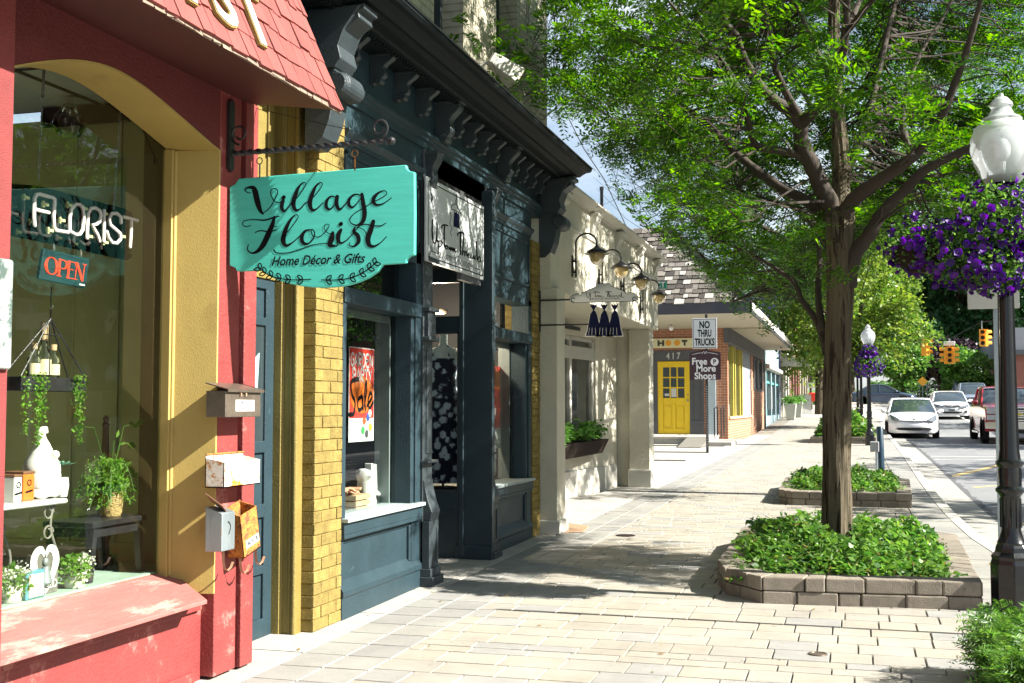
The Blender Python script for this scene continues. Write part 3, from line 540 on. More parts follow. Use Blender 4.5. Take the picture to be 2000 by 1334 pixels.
for i in range(41):
    y = 3.6 + 1.683 * i / 40; full.append((y, sum(float(np.interp(y + e, [p[0] for p in kp], [p[1] for p in kp])) for e in (-.09, -.045, 0, .045, .09)) / 5))
zs = full[-1][1]
s = MB(); s.prism([(-3.34, y, z) for y, z in full] + [(-3.34, 5.283, 3.06), (-3.34, full[0][0], 3.06)], (.26, 0, 0)); s.box(-3.34, -3.08, 1.2, 3.6, .5, 3.06); s.build('arch_wall', mat('shade_darkened_header', (0.13, 0.02, 0.019), 0.65, 0.12, 6, 0.5, 80), fl)  # same red wall; shade under the awning is put into this darker colour
s = MB()
for (a, b), (c, d) in zip(full, full[1:]): s.add([(-3.34, a, b - .004), (-3.077, a, b - .004), (-3.077, c, d - .004), (-3.34, c, d - .004), (-3.077, a, b + .006), (-3.077, c, d + .006)], [(0, 1, 2, 3), (1, 4, 5, 2)])
s.build('arch_reveal', M['ochre'], fl)
s = MB(); s.prof([(-3.3, 5.222), (-3.073, 5.272), (-3.073, 5.2825), (-3.3, 5.2825)], 'z', .47, zs + .003); s.box(-3.36, -3.30, 5.2, 5.345, .55, zs + .006); s.tube([(-3.296, 5.222, .56), (-3.296, 5.222, zs)], .011, 8)
s.build('window_jamb', M['ochre'], fl, bevel=.003)
s = MB(); s.add([(-3.347, 3.0, .56), (-3.347, 5.34, .56), (-3.347, 5.34, 3.06), (-3.347, 3.0, 3.06)], [(0, 1, 2, 3)]); s.build('window_glass', M['glassg'], fl)
# awning
EX, EZ, SLP = -2.555, 2.955, -.41
def awn(y, d, lift=0.0):                      # d metres up the slope
    n = math.sqrt(1 + SLP * SLP); return Vector((EX + SLP * d / n + lift / n, y, EZ + d / n - SLP * lift / n * 1))
s = MB(); s.prof([(EX - .005, EZ - .012), (EX - .005, EZ), (-3.19, EZ + 1.55), (-3.34, EZ + 1.55), (-3.34, 3.05)], 'y', 1.0, 5.56); s.build('awning_soffit', mat('shade_darkened_soffit', (0.06, 0.006, 0.006), 0.6, 0.12), fl)  # red boards darkened in colour to stand in for shade under the eave
s = MB(); r_ = random.Random(5); d = -.02; k = 0
while d < 1.62:
    y = .95 - r_.random() * .1
    while y < 5.6:
        wd = r_.uniform(.07, .17); ye = min(y + wd, 5.59); e = r_.uniform(-.012, .012)
        if ye - y > .02:
            a, b = y + .004, ye - .004; t = r_.uniform(.012, .019)
            lo = d + e + r_.uniform(-.006, .006); hi = d + .24
            vs = [awn(a, lo, t), awn(b, lo + r_.uniform(-.006, .006), t), awn(b, hi, .004), awn(a, hi, .004), awn(a, lo, .001), awn(b, lo, .001), awn(b, hi, -.003), awn(a, hi, -.003)]
            s.add(vs, [(0, 1, 2, 3), (4, 5, 1, 0), (5, 6, 2, 1), (7, 4, 0, 3)])
        y += wd
    d += .142; k += 1
s.build('awning_shingles', M['redroof'], fl)
s = MB(); yy = 1.0
while yy < 5.58:
    wd = r_.uniform(.06, .14); s.add([awn(yy, -.03 + r_.uniform(-.01, .008), .0), awn(min(yy + wd, 5.58) - .006, -.03 + r_.uniform(-.01, .008), .0), awn(min(yy + wd, 5.58) - .006, .08, .006), awn(yy, .08, .006), awn(yy, -.028, -.01), awn(min(yy + wd, 5.58) - .006, -.028, -.01)], [(0, 1, 2, 3), (4, 5, 1, 0)]); yy += wd
s.build('awning_edge', M['edgewood'], fl)
# raised letters on the awning
def awnhit(px, py):
    d = _f * FOC + _r * (px - 1000) - _u * (py - 667); o = Vector((0, 0, CH)); 
    t = (EX - SLP * EZ + SLP * CH) / (d.x - SLP * d.z); return o + d * t
pT, pS, pI = awnhit(507, 101), awnhit(436, 62), awnhit(372, 26)
nn_ = math.sqrt(1 + SLP * SLP); du = lambda p: (p.z - EZ) * nn_
LH = .335; step = (pT.y - pI.y) / 2; ltr = thing('awning_lettering', 'raised gold edged white letters fixed to the red shingled awning', 'letters', (pT.x, 4.6, pT.z))
for i, ch in enumerate('FLORIST'):
    yb = pT.y + (i - 6) * step; db = du(pT) + LH / 2 - .0
    text('letter', ch, lambda u, v, z, yb=yb, db=db: awn(yb + u, db + v, .022 + z), LH * 1.42, M['gold'], ltr, bold=.012, depth=.008)
    text('letter_face', ch, lambda u, v, z, yb=yb, db=db: awn(yb + u, db + v, .033 + z), LH * 1.42, M['paper'], ltr, bold=.004, depth=.002)
# inside the florist's window
s = MB(); s.box(-3.36, -4.75, 2.0, 5.5, .5, .58); s.build('display_deck', mat('sea_green_deck', (0.3, 0.42, 0.36), 0.6, 0.1), fl)
s = MB(); s.box(-4.75, -3.36, 5.5, 5.56, .3, 2.99); s.box(-4.75, -3.36, 5.485, 5.5, .58, .68)
for px in (140, 228): p = at(px, 800, y=5.495); s.box(p.x - .012, p.x + .004, 5.488, 5.5, .68, 2.99)
s.build('panelled_partition', M['olive'], fl)
s = MB(); s.box(-3.62, -3.37, 5.43, 5.484, .58, 2.99); s.box(-3.43, -3.37, 5.38, 5.43, .58, 2.99); s.build('inner_frame', mat('varnished_frame', (0.16, 0.1, 0.035), 0.4, 0.2, 8, stretch=(1, 1, .2)), fl)
s = MB(); s.box(-9, -3.36, .5, 5.56, 3.06, 3.1); s.build('inner_ceiling', M['tile'], fl)
s = MB()
for yy in (1.2, 2.4, 3.6, 4.8): s.box(-9, -3.36, yy, yy + .02, 3.052, 3.06)
for xx in (-3.75, -3.95, -5.1, -6.3): s.box(xx, xx + .02, .5, 5.5, 3.05, 3.06)
s.box(-4.3, -3.36, 5.46, 5.5, 2.95, 3.05); s.box(-4.75, -4.68, .5, 5.5, 2.86, 3.05); s.build('ceiling_grid', M['brown'], fl)
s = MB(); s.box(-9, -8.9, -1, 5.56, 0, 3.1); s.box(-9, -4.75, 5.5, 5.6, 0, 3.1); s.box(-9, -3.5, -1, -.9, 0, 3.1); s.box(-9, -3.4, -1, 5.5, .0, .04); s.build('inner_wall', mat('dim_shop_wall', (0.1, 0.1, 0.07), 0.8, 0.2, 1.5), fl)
s = MB(); s.box(-9, -3.36, -1, 5.62, 3.1, 4.4); s.build('upper_wall', M['red'], fl)
pv = at(60, 700, y=5.3); s = MB(); s.box(-4.66, -4.58, 5.2, 5.3, .58, 3.05); s.box(-4.9, -4.8, 4.3, 4.4, .0, 3.05); s.build('inner_post', M['lightwood'], fl)
# hanging shop sign
SY = 5.36
vs_ = thing('hanging_shop_sign', 'turquoise hanging board lettered in black brush script, on twisted iron bar', 'shop sign', (-2.6, SY, 2.1))
K4 = 3.0316
def bd(cx, cy, lift=0.0, y=SY):               # the board's own drawing units -> its plane
    p = at(430 + cx / K4, 180 + cy / K4, A=(-3.08, SY - .0135), B_=(-2.07, SY + .11)); return Vector((p.x, p.y - lift, p.z))
ol = [(110, 512), (600, 471), (1100, 430), (1104, 452), (1120, 467), (1150, 473), (1152, 720), (1150, 962), (1124, 970), (1105, 988), (1098, 1012), (962, 1020), (930, 1062), (880, 1097), (820, 1124), (760, 1142), (690, 1153), (620, 1157), (550, 1155), (480, 1148), (410, 1134), (350, 1116), (300, 1095), (255, 1068), (240, 1056), (98, 1060), (88, 1040), (55, 1027), (55, 790), (56, 560), (86, 545)]
s = MB(); s.prism([bd(*p) for p in ol], (0, .027, 0)); s.build('board', M['teal'], vs_, bevel=.003)
s = MB(); ink = []
def T_(pts, wd): s.stroke(pts, wd, bd, .0015)
T_([(182, 598), (158, 592), (148, 576), (165, 566), (195, 566), (208, 590), (222, 650), (238, 700), (255, 722)], [5, 6, 8, 12, 24, 34, 34, 24, 8])
T_([(248, 720), (290, 690), (325, 635), (342, 592), (328, 571), (304, 578), (302, 610), (322, 645), (352, 655), (368, 642)], [6, 6, 6, 6, 6, 6, 6, 6, 6, 6])
T_([(375, 640), (365, 680), (378, 705), (396, 692), (418, 662)], [18, 24, 16, 8, 6]); T_([(374, 626), (378, 622)], [24, 24])
T_([(415, 668), (445, 640), (490, 580), (508, 545), (494, 536), (468, 560), (446, 610), (434, 660), (448, 698), (476, 690), (506, 655)], [6, 5, 5, 5, 7, 14, 24, 28, 18, 8, 6])
T_([(500, 662), (540, 635), (588, 580), (606, 545), (592, 536), (566, 560), (544, 610), (532, 660), (546, 698), (574, 690), (610, 655)], [6, 5, 5, 5, 7, 14, 24, 28, 18, 8, 6])
T_([(688, 622), (655, 618), (632, 645), (630, 680), (650, 694), (676, 670), (690, 640)], [6, 10, 18, 20, 12, 6, 5]); T_([(694, 618), (690, 660), (705, 694), (728, 680), (755, 648)], [22, 24, 18, 8, 6])
T_([(832, 610), (796, 606), (766, 634), (764, 668), (784, 682), (812, 658), (832, 630)], [6, 10, 18, 20, 12, 6, 5])
T_([(840, 605), (848, 660), (856, 715), (846, 765), (812, 788), (776, 776), (770, 750), (800, 715), (860, 680), (905, 650)], [20, 26, 28, 24, 10, 7, 6, 5, 5, 5])
T_([(890, 658), (945, 632), (985, 606), (978, 585), (945, 592), (915, 620), (908, 650), (930, 668), (970, 658), (1015, 626)], [5, 5, 5, 6, 10, 22, 24, 14, 7, 5])
T_([(182, 790), (152, 796), (133, 780), (150, 760), (205, 755), (265, 758), (320, 742), (352, 735)], [5, 5, 5, 5, 6, 10, 10, 5])
T_([(322, 738), (308, 790), (282, 850), (255, 905), (222, 942), (185, 953), (162, 930), (170, 902)], [12, 26, 34, 32, 20, 8, 6, 5]); T_([(208, 832), (240, 820), (290, 826), (334, 816)], [5, 6, 9, 5]); T_([(302, 796), (335, 795)], [5, 4])
T_([(372, 858), (415, 810), (456, 755), (462, 733), (444, 728), (412, 765), (385, 825), (374, 880), (392, 908), (430, 890), (480, 845)], [5, 5, 5, 5, 7, 16, 26, 30, 18, 8, 5])
T_([(540, 815), (505, 822), (484, 858), (492, 892), (522, 897), (552, 868), (560, 832), (542, 812), (545, 845), (582, 858), (622, 830), (645, 795), (640, 782), (620, 788), (618, 812), (640, 835), (672, 838)], [6, 14, 24, 22, 10, 8, 7, 6, 5, 5, 5, 5, 5, 5, 5, 5, 5])
T_([(668, 832), (660, 870), (650, 905), (676, 912), (698, 905), (690, 892)], [18, 34, 28, 9, 6, 5])
T_([(716, 815), (700, 850), (702, 882), (722, 893), (762, 868)], [18, 28, 24, 10, 5]); T_([(713, 783), (717, 779)], [24, 24])
T_([(755, 872), (790, 835), (822, 795), (832, 783)], [5, 5, 6, 8]); T_([(800, 800), (792, 825), (815, 850), (820, 885), (795, 912), (765, 908), (768, 892)], [8, 20, 26, 24, 10, 6, 6]); T_([(812, 800), (850, 815), (872, 850)], [5, 5, 5])
T_([(908, 765), (893, 815), (876, 865), (884, 905), (915, 912), (955, 888), (986, 855)], [22, 30, 32, 26, 12, 6, 5]); T_([(832, 790), (860, 782), (900, 790), (950, 792), (982, 775)], [5, 7, 8, 7, 5])
T_([(318, 934), (336, 952), (400, 952), (470, 932), (550, 905), (620, 896), (665, 902), (692, 915)], [9, 8, 6, 6, 6, 5, 4, 4])
T_([(300, 1084 - 90), (302, 1010)], [1, 1])
for side in (0, 1):
    stem = [(228, 1040), (262, 1068), (310, 1092), (370, 1106), (440, 1112), (538, 1108)] if side == 0 else [(600, 1112), (690, 1112), (770, 1100), (840, 1072), (895, 1035), (930, 1002)]
    T_(stem, [6] * 6)
    for i in range(6):
        t = (i + .4) / 6 * 5; k = min(int(t), 4); a, b = stem[k], stem[k + 1]; f_ = t - k; cx, cy = lerp(a[0], b[0], f_), lerp(a[1], b[1], f_)
        dx, dy = b[0] - a[0], b[1] - a[1]; l = math.hypot(dx, dy); dx, dy = dx / l, dy / l
        if side == 0: dx, dy = -dx, -dy
        for sg in (-1, 1):
            ex, ey = cx + (dx * .75 - sg * dy * .66) * 38, cy + (dy * .75 + sg * dx * .66) * 38
            mxx, myy = (cx + ex) / 2, (cy + ey) / 2; nx, ny = -(ey - cy) * .27, (ex - cx) * .27
            T_([(cx, cy), (mxx + nx, myy + ny), (ex, ey), (mxx - nx, myy - ny), (cx, cy)], [7] * 5)
s.build('brush_lettering', M['ink'], vs_)
c0, c1 = bd(300, 1005), bd(855, 985); ax = (c1 - c0); cc = (c0 + c1) / 2; un = ax.normalized()
text('small_lettering', 'Home Décor & Gifts', lambda u, v, z: Vector((cc.x + un.x * u, cc.y + un.y * u - .002, cc.z + un.z * u + v)), .068, M['ink'], vs_, width=ax.length, bold=.0012, shear=.35)
# twisted iron bar, wall plate, scrolls, rings
bar = thing('sign_bracket', 'twisted black iron bar with a scroll at its end holding the turquoise board', 'bracket', (-3.05, SY, 2.6))
bp0, bp1 = at(452, 300, y=SY), at(765, 275, y=SY); bp0.x = -3.05
s = MB(); rings = []
for i in range(90):
    t = i / 89; c = bp0.lerp(bp1, t); q0 = t * math.pi * 9.5; rr = .0155 * (1.25 if t > .965 else 1)
    rings.append([(c.x, c.y + rr * math.cos(q0 + k * math.pi / 2), c.z + rr * math.sin(q0 + k * math.pi / 2)) for k in range(4)])
s.loft(rings); s.ball(tuple(bp1), .02, n=10, m=6); s.build('twisted_bar', M['black'], bar)
s = MB(); zt, zb = at(445, 195, x=-3.05).z, at(445, 325, x=-3.05).z; s.prof([(SY - .025, zb), (SY, zb - .02), (SY + .025, zb), (SY + .025, zt), (SY, zt + .02), (SY - .025, zt)], 'x', -3.074, -3.055); s.build('wall_plate', M['black'], bar)
s = MB(); c = at(742, 250, y=SY)
s.tube([(c.x + .045 * (1 - t * .55) * math.cos(R(-70) + t * R(430)), SY, c.z + .05 * (1 - t * .55) * math.sin(R(-70) + t * R(430))) for t in [i / 26 for i in range(27)]], .0055, 6); s.build('scroll', M['black'], bar, smooth=True)
s = MB(); c = at(468, 262, y=SY); s.tube([(c.x + .05 * (1 - t * .6) * math.cos(R(-90) + t * R(-420)), SY, c.z + .055 * (1 - t * .6) * math.sin(R(-90) + t * R(-420))) for t in [i / 26 for i in range(27)]], .006, 6); s.build('scroll', M['black'], bar, smooth=True)
s = MB(); a = at(560, 226, y=SY); s.tube([at(500, 212, x=-3.06), at(745, 268, y=SY)], .0022, 4); s.build('stay_wire', M['black'], bar)
for px, pt in ((507, 343), (693, 329)):
    a = at(px, 300 - (px - 452) * .08 + 14, y=SY); b = at(px, pt + 4, y=SY); s = MB()
    s.tube([(a.x + .016 * math.cos(q), SY, a.z - .012 + .016 * math.sin(q)) for q in [i * math.pi / 8 for i in range(17)]], .003, 5, cap=False)
    s.tube([(a.x, SY + .003, a.z - .028), (b.x, SY, b.z)], .0045, 6); s.build('ring_and_hook', M['rust'] if px > 600 else M['bronze'], bar, smooth=True)
# mailboxes on the red corner boards
XM = -3.055
mb_ = thing('mailbox', 'dark bronze wall mailbox with a clasp and a white number card, topmost of the four', 'mailbox', (XM, 5.3, 1.35), 'old mailboxes on the red boards')
y0, y1 = at(441, 790, x=-2.945).y, at(509, 790, x=-2.945).y; z0, z1 = at(441, 815, x=-2.945).z, at(441, 763, x=-2.945).z
MB().box(XM, -2.945, y0, y1, z0, z1).build('body', M['bronze'], mb_, bevel=.003)
s = MB(); s.prof([(XM, z1 + .035), (-2.935, z1 + .005), (-2.93, z1 - .006), (-2.928, z1 + .008), (XM, z1 + .041)], 'y', y0 - .006, y1 + .008); s.build('lid', M['bronze'], mb_)
s = MB(); s.box(-2.944, -2.935, (y0 + y1) / 2 - .045, (y0 + y1) / 2 - .035, z1 - .025, z1 + .01); s.box(-2.944, -2.935, (y0 + y1) / 2 + .005, (y0 + y1) / 2 + .015, z1 - .025, z1 + .01); s.tube([(-2.935, (y0 + y1) / 2 - .06, z1 + .002), (-2.935, (y0 + y1) / 2 + .06, z1 + .004)], .004, 6); s.build('clasp', M['strap'], mb_)
pa, pb = at(460, 781, x=-2.944), at(496, 803, x=-2.944); cdy = (pa.y + pb.y) / 2
nc = MB().box(-2.945, -2.942, pa.y, pb.y, pb.z, pa.z).build('number_card', M['paper'], mb_)
text('numeral', '2', lambda u, v, z: Vector((-2.9405, cdy - .03 + u, (pa.z + pb.z) / 2 + v)), .05, M['ink'], nc)
# white rusty one
mb_ = thing('mailbox', 'open white enamel wall mailbox streaked with rust, second from the top', 'mailbox', (XM, 5.3, 1.0), 'old mailboxes on the red boards')
y0, y1 = at(438, 925, x=-2.95).y, at(508, 925, x=-2.95).y; z0, z1 = at(440, 953, x=-2.95).z, at(440, 903, x=-2.95).z
s = MB(); s.box(XM, -2.95, y0, y1, z0, z0 + .006); s.box(XM, XM + .005, y0, y1, z0, z1 + .035); s.box(-2.955, -2.95, y0, y1, z0, z1); s.prof([(XM, z0), (-2.95, z0), (-2.95, z1), (XM, z1 + .02)], 'y', y0, y0 + .004); s.prof([(XM, z0), (-2.95, z0), (-2.95, z1), (XM, z1 + .02)], 'y', y1 - .004, y1)
s.build('body', M['rustwhite'], mb_)
MB().tube([(XM + .008, y0 - .004, z1 + .037), (XM + .008, y1 + .002, z1 + .037)], .005, 6).build('hinge_rod', M['rust'], mb_)
text('numeral', '40', lambda u, v, z: Vector((-2.9475, y0 + (y1 - y0) * .42 + u, (z0 + z1) / 2 - .015 + v)), .045, M['zinc'], mb_)
# zinc one with copper flap
mb_ = thing('mailbox', 'narrow streaked zinc mailbox with its copper flap standing open, lower and nearer the window', 'mailbox', (XM, 5.2, .7), 'old mailboxes on the red boards')
y0, y1 = at(434, 1040, x=-2.96).y, at(459, 1040, x=-2.96).y; z0, z1 = at(440, 1078, x=-2.96).z, at(440, 1002, x=-2.96).z
s = MB(); s.prof([(XM, z0), (-2.96, z0 + .004), (-2.96, z1), (XM, z1 + .03)], 'y', y0, y1); s.build('body', M['zinc'], mb_, bevel=.004)
s = MB(); s.obox(((XM - 2.96) / 2, (y0 + y1) / 2 - .035, z1 + .045), .11, .12, .004, ry=R(32), rx=R(-28)); s.build('flap', M['copper'], mb_)
s = MB(); s.stroke([(0, 0), (.02, .03), (.01, .05), (-.01, .06)], .006, lambda u, v, l: Vector((-2.958, (y0 + y1) / 2 + u * .8, (z0 + z1) / 2 - .01 + v)), 0); s.build('painted_numeral', M['ink'], mb_)
# rusty 405 A, hanging askew
mb_ = thing('mailbox', 'tilted open mailbox covered in orange rust, numbered 405 A', 'mailbox', (XM, 5.5, .65), 'old mailboxes on the red boards')
c = at(489, 1037, x=-2.96); y0, y1, z0, z1 = -.088, .088, -.115, .105
s = MB(); s.box(-.095, 0, y0, y1, z0, z0 + .005); s.box(-.095, -.09, y0, y1, z0, z1 + .03); s.box(-.005, 0, y0, y1, z0, z1); s.prof([(-.095, z0), (0, z0), (0, z1), (-.095, z1 + .025)], 'y', y0, y0 + .004); s.prof([(-.095, z0), (0, z0), (0, z1), (-.095, z1 + .025)], 'y', y1 - .004, y1)
rt = Matrix.Translation((-2.96, c.y, c.z)) @ Matrix.Rotation(R(13), 4, 'X')
s.v = [tuple(rt @ Vector(p)) for p in s.v]; s.build('body', M['rust'], mb_)
s = MB(); s.box(.0, .003, -.06, .075, -.075, -.035); s.v = [tuple(rt @ Vector(p)) for p in s.v]; pl = s.build('number_plate', M['paper'], mb_)
text('numerals', '405 A', lambda u, v, z: rt @ Vector((.005, u + .007, v - .055)), .045, M['navy'], pl, width=.11)
for i, (px, py, q) in enumerate(((437, 1082, 1), (470, 1088, 1), (500, 1072, 1))):
    a = at(px, py, x=-2.99); s = MB(); w0 = .007
    pts = [(0, .02), (0, -.03), (.012, -.07), (.04, -.088), (.075, -.075), (.095, -.05)]
    for (u, v), (u2, v2) in zip(pts, pts[1:]): s.add([(-3.0, a.y + u - .0, a.z + v), (-2.985, a.y + u + .0, a.z + v), (-2.985, a.y + u2, a.z + v2), (-3.0, a.y + u2, a.z + v2)], [(0, 1, 2, 3)])
    s.build('paper_hook', M['strap'], thing('newspaper_hook', ['thin curled metal strap below the zinc mailbox', 'tan curled strap hanging below the left edge of the rusty mailbox', 'tan curled strap hanging below the far edge of the rusty mailbox'][i], 'strap', (-3, a.y, a.z)))
# framed notice on stucco
nb = thing('wall_plaque', 'grey and white marbled plaque on the red stucco at the picture edge', 'plaque', (-2.94, 3.3, 1.53))
a, b = at(20, 508, x=-2.945), at(8, 722, x=-2.945); MB().box(-2.95, -2.925, 3.05, a.y, b.z, a.z).build('panel', mat('marbled_plaque', (0.3, 0.33, 0.31), 0.4, 0.3, 9, c2=(0.07, 0.1, 0.09), c2s=8, c2t=0.5), nb, bevel=.012, seg=3)
# ------------------------------------------------------------ things in the florist's window
XN = -3.43; K6 = 6.064
def np_(cx, cy, lift=0.0): p = at(cx / K6, 360 + cy / K6, x=XN); return Vector((XN + lift, p.y, p.z))
ns = thing('neon_window_sign', 'clear acrylic plate with white neon tubes reading FLORIST, hung on chains in the arched window', 'neon sign', (XN, 4.6, 2.1))
s = MB(); s.prism([np_(*p) for p in ((-60, -30), (480, 20), (1000, 160), (1480, 290), (1555, 330), (1585, 400), (1570, 830), (1550, 880), (1500, 900), (640, 715), (150, 615), (-60, 560))], (-.006, 0, 0)); s.build('acrylic_plate', M['clear'], ns)
s = MB()
for pts in ([(365, 490), (355, 400), (356, 300), (362, 170), (385, 125), (420, 118), (550, 155)], [(375, 300), (440, 318), (530, 338)], [(575, 160), (600, 178), (602, 230), (588, 380), (592, 500), (612, 545), (680, 560), (760, 572)], [(782, 560), (780, 400), (800, 300), (850, 240), (900, 240), (938, 290), (948, 400), (935, 540), (900, 595), (850, 598), (782, 560)],
            [(985, 640), (990, 500), (1000, 350), (1030, 290), (1080, 282), (1135, 310), (1152, 370), (1135, 445), (1090, 480), (1045, 480), (1075, 540), (1110, 600), (1135, 675)], [(1190, 315), (1188, 500), (1185, 680)], [(1392, 455), (1388, 390), (1340, 345), (1280, 350), (1248, 410), (1260, 480), (1320, 530), (1375, 580), (1385, 650), (1340, 700), (1280, 690), (1240, 630), (1222, 565)], [(1420, 388), (1500, 408), (1585, 432)], [(1515, 440), (1508, 600), (1498, 745)]):
    q = [tuple(np_(*p, .02)) for p in pts]; s.tube(q, .0088, 8); [s.ball(e, .0088, n=8, m=5) for e in (q[0], q[-1])]
s.build('tube_lettering', M['neon'], ns, smooth=True)
s = MB()
for cx, cy in ((275, 160), (505, 240), (700, 430), (560, 550), (790, 250), (1030, 620), (1215, 690), (1420, 620), (1210, 350), (970, 290)): p = np_(cx, cy, .012); s.obox(p, .02, .03, .012); s.obox(p + Vector((0, -.012, 0)), .01, .01, .028)
s.build('tube_holder', mat('pale_yellow_clips', (0.6, 0.62, 0.3), 0.5), ns)
def chain(a, b, parent, r=.0035, name='chain'):
    s = MB(); a, b = Vector(a), Vector(b); n = max(2, int((a - b).length / .018))
    for i in range(n):
        c = a.lerp(b, (i + .5) / n); h = .011; q = [(c.x + (r * 1.2 * math.cos(t) if i % 2 else 0), c.y + (0 if i % 2 else r * 1.2 * math.cos(t)), c.z + h * math.sin(t)) for t in [k * math.pi / 4 for k in range(9)]]
        s.tube(q, .0013, 4, cap=False)
    return s.build(name, M['zinc'], parent)
chain(at(75, 352, x=XN), at(86, 130, x=XN), ns); chain(at(222, 408, x=XN), at(238, 185, x=XN), ns)
os_ = thing('open_sign', 'dark green OPEN sign with orange red letters, hanging below the neon plate', 'open sign', (XN, 4.55, 1.95))
s = MB(); s.prism([np_(*p) for p in ((525, 755), (1065, 885), (1010, 1232), (465, 1120))], (-.02, 0, 0)); s.build('panel', mat('dark_green_panel', (0.01, 0.035, 0.04), 0.3), os_, bevel=.003)
s = MB(); T2 = lambda p, wd: s.stroke(p, wd, np_, .003)
T2([(605 + 66 * math.sin(t) + 4 * math.cos(t), 965 - 100 * math.cos(t) + 14 * math.sin(t)) for t in [i * math.pi / 8 for i in range(17)]], [8, 12, 22, 32, 36, 32, 22, 12, 8, 12, 22, 32, 36, 32, 22, 12, 8])
T2([(705, 890), (690, 1080)], 26); T2([(690, 892), (750, 900), (785, 935), (775, 985), (745, 1000), (700, 990)], [8, 10, 22, 26, 12, 8]); T2([(662, 1078), (718, 1090)], 9)
T2([(815, 915), (797, 1104)], 26); T2([(795, 910), (880, 930), (884, 960)], [9, 9, 6]); T2([(808, 1005), (858, 1015)], 9); T2([(778, 1100), (872, 1120), (885, 1085)], [9, 9, 6])
T2([(905, 935), (882, 1125)], 10); T2([(908, 935), (968, 1138)], 28); T2([(998, 950), (972, 1140)], 10); T2([(885, 928), (925, 940)], 8); T2([(975, 945), (1020, 958)], 8); T2([(862, 1118), (905, 1130)], 8)
s.build('lettering', M['openred'], os_)
s = MB(); s.stroke([(940, 1185), (990, 1195)], 18, np_, .003); s.build('maker_badge', M['paper'], os_)
chain(np_(640, 720), np_(640, 780), os_); chain(np_(960, 790), np_(960, 850), os_)
# hanging planter shelf with bottles
XH = -3.62
hp = thing('hanging_planter', 'black triangular hanging shelf with strings of trailing succulents in the florist window', 'hanging planter', (XH, 4.7, 1.5))
a, b, t_ = at(35, 735, x=XH), at(162, 740, x=XH), at(99, 622, x=XH)
MB().box(XH - .09, XH + .02, a.y, b.y, a.z - .065, a.z).build('tray', M['black'], hp, bevel=.003)
s = MB()
for q in (a, b):
    for dx in (-.085, .015): s.tube([(XH + dx, q.y, a.z), tuple(t_)], .004, 6)
s.tube([(t_.x, t_.y, a.z - .03), (t_.x, t_.y, t_.z + .15)], .003, 6); s.tube([(XH + .01, lerp(a.y, t_.y, .72), lerp(a.z, t_.z, .72)), (XH + .01, lerp(b.y, t_.y, .72), lerp(b.z, t_.z, .72))], .003, 6); s.build('rods', M['black'], hp)
rg = np.random.default_rng(4); P = []
for yy, ln, n in ((at(40, 750, x=XH).y, .28, 90), (at(65, 750, x=XH).y, .33, 200), (at(73, 750, x=XH).y, .2, 120), (at(140, 750, x=XH).y, .2, 150), (at(149, 750, x=XH).y, .33, 200)):
    for k in range(n): t = rg.random(); P.append((XH + .03 + rg.normal() * .01, yy + rg.normal() * .012 * (1.4 - t), a.z + .015 - t * ln))
V, F = leaf_quads(np.array(P), .014, rg, .2, .8); npmesh('trailing_leaves', V, F, M['fresh'], hp)
for i, (px, h, r_b) in enumerate(((78, .15, .03), (97, .2, .034), (115, .15, .032))):
    p = at(px, 735, x=XH); bt = thing('glass_bottle', ['clear glass bottle with a cork, nearest the wall end of the hanging shelf', 'tall clear bottle with a big cork in the middle of the hanging shelf', 'clear corked bottle with a cream label on the hanging shelf'][i], 'bottle', (XH - .035, p.y, a.z + .001), 'corked bottles on the hanging shelf')
    s = MB(); s.lathe([(r_b * .95, 0), (r_b, .01), (r_b, h * .55), (r_b * .45, h * .75), (r_b * .42, h * .86), (r_b * .55, h * .88)], (XH - .035, p.y, a.z + .001), 14); s.build('body', M['clear'], bt, smooth=True)
    s = MB(); s.lathe([(r_b * .5, h * .86), (r_b * .55, h * (1.05 if i != 1 else 1.3))], (XH - .035, p.y, a.z + .001), 12); s.build('cork', M['lightwood'], bt, smooth=True)
    s = MB(); s.lathe([(r_b * 1.02, .012), (r_b * 1.02, h * .42)], (XH - .035, p.y, a.z + .001), 14); s.build('label', mat('cream_label', (0.62, 0.55, 0.36), 0.7), bt, smooth=True)
# white iron table, gnome, tins
XT = -3.6; tt = thing('iron_table', 'small white topped table with scrolling iron legs in the florist window', 'table', (XT, 4.4, .58))
e1 = at(90, 972, x=XT); zt = e1.z
MB().box(XT - .22, XT + .12, 3.75, e1.y, zt - .022, zt).build('table_top', M['ceramic'], tt, bevel=.006)
for k, (dx, yy) in enumerate(((.08, e1.y - .04), (-.18, e1.y - .04), (.08, 3.85), (-.18, 3.85))):
    s = MB(); x_ = XT + dx
    s.tube([(x_, yy + .0 + .03 * math.sin(t * 6.2), lerp(.59, zt - .02, t)) for t in [i / 20 for i in range(21)]], .006, 6)
    for zc in (.72, .83, .92):
        s.tube([(x_, yy - .045 + .035 * (1 - t * .5) * math.cos(t * 8), zc + .035 * (1 - t * .5) * math.sin(t * 8)) for t in [i / 16 for i in range(17)]], .0045, 5)
    s.build('leg', mat('grey_iron', (0.2, 0.19, 0.17), 0.6, 0.2) if k == 0 else bpy.data.materials['grey_iron'], tt, smooth=True)
gn = thing('ceramic_gnome', 'white ceramic gnome with a curled hat standing on the window table', 'figurine', (XT, at(83, 960, x=XT).y, zt + .001))
gy = at(80, 960, x=XT).y; s = MB(); prof = [(.03, 0), (.075, .01), (.082, .06), (.078, .1), (.085, .12), (.082, .15), (.07, .175), (.055, .2), (.045, .225), (.033, .25), (.02, .27)]
